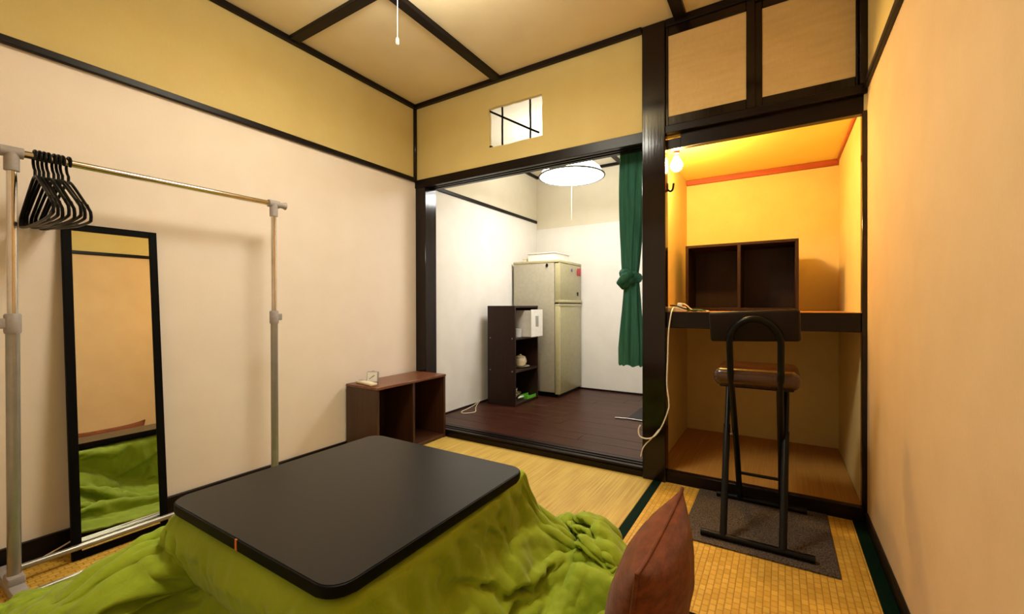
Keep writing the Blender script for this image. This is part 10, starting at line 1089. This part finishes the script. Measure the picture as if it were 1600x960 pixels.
stack_bowl(0.18, 1.15, 0.0745, 0.058, 0.035, 'shallow white bowl at the back of the bottom tier of the kitchen shelf')
gd = thing('dustpan', 'bright green plastic dustpan on the bottom tier of the kitchen shelf', 'dustpan', (0.33, 1.06, 0.0745))
Tg = Matrix.Translation((0.318, 1.09, 0.0750)) @ Matrix.Rotation(math.radians(88), 4, 'Z')
pg = MB(); pg.box(-0.02, 0.13, -0.045, 0.045, 0, 0.004); pg.box(-0.02, 0.13, -0.045, -0.041, 0.004, 0.028); pg.box(-0.02, 0.13, 0.041, 0.045, 0.004, 0.028); pg.box(-0.024, -0.02, -0.045, 0.045, 0, 0.034)
pg.xform(Tg).build('pan', GREENPLASTIC, gd)
MB().tube([(-0.022, 0, 0.02), (-0.06, 0, 0.024), (-0.11, 0, 0.022)], [0.009, 0.010, 0.008], 12).xform(Tg).build('handle', WHITEPLASTIC, gd)

kcab = tag(MB().tube(smoothpath([(0.02, 0.80, 0.075), (0.03, 0.74, 0.056), (0.10, 0.62, 0.054), (0.18, 0.50, 0.054), (0.13, 0.42, 0.054), (0.08, 0.45, 0.054), (0.06, 0.56, 0.054), (0.03, 0.70, 0.058), (0.022, 0.78, 0.08)], 8), 0.003, 8).build('looped_cable', CREAMPLASTIC), 'thin beige cable looped on the kitchen floor along the white wall', 'cable')
rebase(kcab, (0.08, 0.6, 0.05))
km = tag(MB().box(1.325, 1.70, 0.96, 1.36, 0.0505, 0.058, 0.002, 1).build('rubber_mat', GREYDARK), 'black mat on the kitchen floor half hidden by the pillar', 'mat'); rebase(km, (1.5, 1.15, 0.05))
rod = tag(MB().tube([(1.24, 0.925, 0.0565), (1.34, 0.945, 0.0565), (1.62, 0.93, 0.0565)], 0.005, 10).build('metal_rod', STEEL), 'thin metal rod on the kitchen floor in front of the black mat', 'rod'); rebase(rod, (1.4, 0.93, 0.05))

# ------------------------------------------------------------------ curtain
def curtain():
    t = thing('knotted_curtain', 'teal curtain tied in a knot, hanging inside the doorway beside the pillar', 'curtain', (1.6, 0.16, 0.585))
    def cloth(z0, z1, prof, folds, ph, amp, name, n=40, m=96):
        rows = []
        for i in range(n+1):
            f = i/n; z = z0+(z1-z0)*f
            cx, hw_, hd = prof(f)
            row = []
            for k in range(m):
                a = 2*math.pi*k/m
                rp = 1+amp*math.sin(folds*a+ph+0.7*math.sin(3*f+a))+0.4*amp*math.sin((folds*2+1)*a+1.7*f)
                row.append((cx+hw_*math.cos(a)*rp, 0.165+hd*math.sin(a)*rp, z+0.006*math.sin(folds*a+1)*(1 if i in (0, n) else 0)))
            rows.append(row)
        b = MB(); b.grid(rows, wrap=True); b.bm.faces.new(b.bm.verts[:m][::-1] if False else [b.bm.verts[q] for q in range(m)][::-1]) if False else None
        return b.build(name, TEAL, t, angle=180)
    lerp = lambda a, c, f: a+(c-a)*f
    cloth(1.895, 1.135, lambda f: (lerp(1.602, 1.588, f), lerp(0.070, 0.046, f**1.6)+0.006*math.sin(f*3.1), lerp(0.030, 0.034, f)), 9, 0.4, 0.10, 'upper_drape')
    cloth(1.085, 0.585, lambda f: (lerp(1.594, 1.590, f), lerp(0.040, 0.072, min(1, f*1.25)), lerp(0.032, 0.036, f)), 7, 1.1, 0.12, 'lower_drape')
    kb = MB()
    def band(c, R, r, tilt, yaw, n=30):
        pts = []
        for k in range(n):
            a = 2*math.pi*k/n
            p = Vector((R[0]*math.cos(a), R[1]*math.sin(a), 0))
            p = Matrix.Rotation(yaw, 3, 'Z') @ (Matrix.Rotation(tilt, 3, 'Y') @ p)
            pts.append(Vector(c)+p)
        kb.tube(pts, [r*(1+0.12*math.sin(5*2*math.pi*k/n)) for k in range(n)], 12, closed=True)
    band((1.590, 0.160, 1.118), (0.040, 0.030), 0.030, math.radians(22), 0.2)
    band((1.582, 0.150, 1.085), (0.034, 0.026), 0.028, math.radians(-38), 0.1)
    kb.tube([(1.615, 0.12, 1.13), (1.575, 0.105, 1.105), (1.548, 0.12, 1.075), (1.556, 0.15, 1.05)], [0.022, 0.03, 0.03, 0.02], 12)
    kb.build('knot', TEAL, t, angle=180)
curtain()

# ------------------------------------------------------------------ alcove things
dk = thing('alcove_desk_board', 'dark brown built-in desk board across the lit alcove', 'desk', (2.2, 0.45, 0.82))
MB().box(1.774, 2.648, 0.03, 0.928, 0.872, 0.906, 0.002, 1).build('board', DESKTOP, dk)
MB().box(1.831, 2.641, -0.006, 0.03, 0.822, 0.907, 0.003, 1).build('front_rail', DARKX, dk)

bk = thing('desktop_shelf', 'dark brown open two-compartment box shelf standing on the alcove desk', 'shelf', (2.13, 0.65, 0.907))
X0, X1, Y0, Y1, Z0, Z1 = 1.838, 2.432, 0.5, 0.79, 0.907, 1.314
MB().box(X0, X0+0.017, Y0, Y1, Z0, Z1-0.016, 0.001, 1).build('side_panel', SHELFDARK, bk)
MB().box(X1-0.017, X1, Y0, Y1, Z0, Z1-0.016, 0.001, 1).build('side_panel', SHELFDARK, bk)
MB().box(X0, X1, Y0, Y1, Z1-0.016, Z1, 0.001, 1).build('top', SHELFDARK, bk)
MB().box(X0+0.017, X1-0.017, Y0, Y1, Z0+0.002, Z0+0.018, 0.001, 1).build('bottom_board', SHELFDARK, bk)
MB().box(2.128, 2.145, Y0, Y1-0.006, Z0+0.018, Z1-0.016, 0.001, 1).build('divider', SHELFDARK, bk)
MB().box(X0+0.017, X1-0.017, Y1-0.006, Y1, Z0+0.018, Z1-0.016).build('back_panel', SHELFDARK, bk)

ps = thing('power_strip', 'cream power strip with plug at the left end of the alcove desk', 'power strip', (1.87, 0.07, 0.907))
Tp = Matrix.Translation((1.868, 0.06, 0.9068)) @ Matrix.Rotation(math.radians(14), 4, 'Z')
s_ = MB().box(-0.045, 0.05, -0.018, 0.018, 0, 0.026, 0.005, 2).xform(Tp).build('body', CREAMPLASTIC, ps)
for k in range(3): MB().box(-0.032+k*0.026, -0.018+k*0.026, -0.006, 0.006, 0.0255, 0.0268).xform(Tp).build('socket', GREYPLASTIC, s_)
MB().box(0.005, 0.03, -0.010, 0.010, 0.026, 0.048, 0.005, 2).xform(Tp).build('plug', WHITEPLASTIC, ps)
c1 = tag(MB().tube(smoothpath([(1.885, 0.075, 0.95), (1.91, 0.09, 0.945), (1.94, 0.10, 0.918), (1.98, 0.09, 0.911), (2.02, 0.11, 0.911), (1.99, 0.15, 0.911), (1.93, 0.14, 0.913), (1.87, 0.12, 0.915), (1.84, 0.10, 0.93)], 8), 0.0032, 8).build('coiled_cable', WHITECORD), 'loose cream cable coiled on the desk right of the power strip', 'cable'); rebase(c1, (1.93, 0.1, 0.907))
c2 = tag(MB().tube(smoothpath([(1.84, 0.05, 0.94), (1.87, 0.03, 0.938), (1.92, 0.035, 0.922), (1.95, 0.045, 0.912), (1.975, 0.03, 0.912)], 8), 0.0036, 8).build('dark_cable', BLACKPLASTIC), 'short black cable lying across the power strip', 'cable'); rebase(c2, (1.9, 0.05, 0.907))
gtie = tag(MB().tube(smoothpath([(1.925, 0.03, 0.911), (1.945, 0.045, 0.915), (1.98, 0.05, 0.916), (2.02, 0.035, 0.911)], 8), [0.001]+[0.004]*10+[0.0055]*10+[0.003]*3+[0.001], 8).build('green_tie', LEAF), 'dark green cable tie beside the coiled cable on the alcove desk', 'tie'); rebase(gtie, (1.96, 0.045, 0.907))
hc = tag(MB().tube(smoothpath([(1.858, 0.045, 0.935), (1.858, 0.01, 0.918), (1.856, -0.014, 0.895), (1.846, -0.027, 0.80), (1.842, -0.03, 0.66), (1.838, -0.03, 0.53), (1.847, -0.03, 0.44), (1.846, -0.035, 0.395), (1.815, -0.04, 0.306), (1.78, -0.045, 0.25), (1.74, -0.045, 0.228), (1.70, -0.045, 0.235), (1.692, -0.04, 0.27), (1.700, -0.03, 0.292)], 8), 0.0036, 8).build('hanging_cable', WHITECORD), 'white cable hanging from the alcove desk and looping across the pillar', 'cable'); rebase(hc, (1.858, -0.02, 0.9))
hc2 = tag(MB().tube(smoothpath([(1.80, -0.036, 0.285), (1.76, -0.036, 0.23), (1.73, -0.036, 0.195), (1.712, -0.034, 0.165), (1.700, -0.028, 0.12)], 6), 0.003, 8).build('cable_end', WHITECORD), 'thin white cable end running down the pillar foot', 'cable'); rebase(hc2, (1.75, -0.036, 0.2))
hk = thing('coat_hook', 'small black hook on the alcove side of the pillar below the bulb', 'hook', (1.832, 0.03, 1.57))
MB().box(1.8295, 1.833, 0.02, 0.045, 1.555, 1.60, 0.001, 1).build('plate', BLACKMETAL, hk)
MB().tube(smoothpath([(1.832, 0.033, 1.565), (1.844, 0.030, 1.553), (1.857, 0.026, 1.562), (1.862, 0.024, 1.592)], 6), 0.0055, 8).build('prong', BLACKMETAL, hk)

# ------------------------------------------------------------------ stool on its carpet square
ct = tag(MB().box(1.995, 2.520, -0.540, -0.012, 0.0012, 0.0075, 0.002, 1).build('carpet_square', CARPET), 'square grey-brown carpet offcut on the tatami under the stool', 'carpet'); rebase(ct, (2.26, -0.27, 0.0012))
FZ = 0.0088
st = thing('folding_stool', 'black folding bar stool with brown seat and low backrest at the alcove desk', 'stool', (2.255, -0.27, FZ))
rt = 0.0125
def foot_bar(y, x0, x1, nm='foot_bar'):
    f = MB().tube([(x0, y, FZ+rt), (x1, y, FZ+rt)], rt, 14).build(nm, BLACKMETAL, st)
    for x, s in ((x0, 1), (x1, -1)): MB().tube([(x-s*0.004, y, FZ+rt), (x+s*0.03, y, FZ+rt)], rt+0.001, 14).build('rubber_cap', BLACKPLASTIC, f)
foot_bar(-0.487, 2.072, 2.446); foot_bar(-0.062, 2.083, 2.440)
# backrest hoop: far foot bar up to the near top
def hoop_y(z): return -0.062+(0.02-z)*0.552 if z < 0.62 else -0.393-(z-0.62)*0.2
LX, RX_ = 2.172, 2.342
hp = [(LX+0.008, hoop_y(0.03), 0.03), (LX+0.006, hoop_y(0.3), 0.3), (LX, hoop_y(0.58), 0.58), (LX-0.003, hoop_y(0.66), 0.66), (LX-0.004, hoop_y(0.79), 0.79)]
R = (RX_-LX+0.008)/2; cxh = (LX+RX_)/2
hp += [(cxh-0.0+R*math.cos(math.radians(a)), hoop_y(0.79+R*math.sin(math.radians(a))), 0.79+R*1.1*math.sin(math.radians(a))) for a in range(170, 5, -10)]
hp += [(RX_+0.004, hoop_y(0.79), 0.79), (RX_+0.003, hoop_y(0.66), 0.66), (RX_, hoop_y(0.58), 0.58), (RX_+0.004, hoop_y(0.3), 0.3), (RX_+0.006, hoop_y(0.03), 0.03)]
MB().tube(hp, rt, 14).build('back_hoop', BLACKMETAL, st)
MB().tube([(LX+0.004, hoop_y(0.17), 0.17), (RX_+0.005, hoop_y(0.17), 0.17)], 0.007, 12).build('cross_bar', BLACKMETAL, st)
# front legs: near foot bar up to the far edge of the seat
def leg_y(z): return -0.487+(z-0.02)*0.62
for x0, x1 in ((2.150, 2.138), (2.350, 2.368)):
    f = lambda z: x0+(x1-x0)*z/0.6
    l = MB().tube([(f(0.02), leg_y(0.02), 0.025), (f(0.41), leg_y(0.41), 0.41)], 0.0135, 14).build('leg', BLACKMETAL, st)
    MB().tube([(f(0.40), leg_y(0.40), 0.40), (f(0.605), leg_y(0.605), 0.605)], 0.0108, 14).build('inner_tube', BLACKMETAL, l)
    xa = LX+0.004 if x0 < 2.2 else RX_+0.004
    MB().tube([(xa, hoop_y(0.375), 0.375), (f(0.375), leg_y(0.375), 0.375)], 0.006, 10).build('pivot_bolt', STEEL, l)
sm = MB().box(2.103, 2.412, -0.40, -0.085, 0.606, 0.680, 0.030, 6); 
sm.build('seat', LEATHER, st)
MB().box(2.125, 2.390, -0.378, -0.107, 0.600, 0.612, 0.004, 1).build('seat_board', BLACKPLASTIC, st)
MB().box(2.118, 2.40, -0.25, -0.20, 0.590, 0.601, 0.002, 1).build('seat_bracket', BLACKMETAL, st)
bp = MB().box(-0.158, 0.158, -0.012, 0.012, -0.062, 0.062, 0.011, 3)
bp.xform(Matrix.Translation((2.251, hoop_y(0.86)+0.026, 0.858)) @ Matrix.Rotation(math.radians(-2.2), 4, 'Y') @ Matrix.Rotation(math.radians(8), 4, 'X')).build('backrest', DARKLEATHER, st)
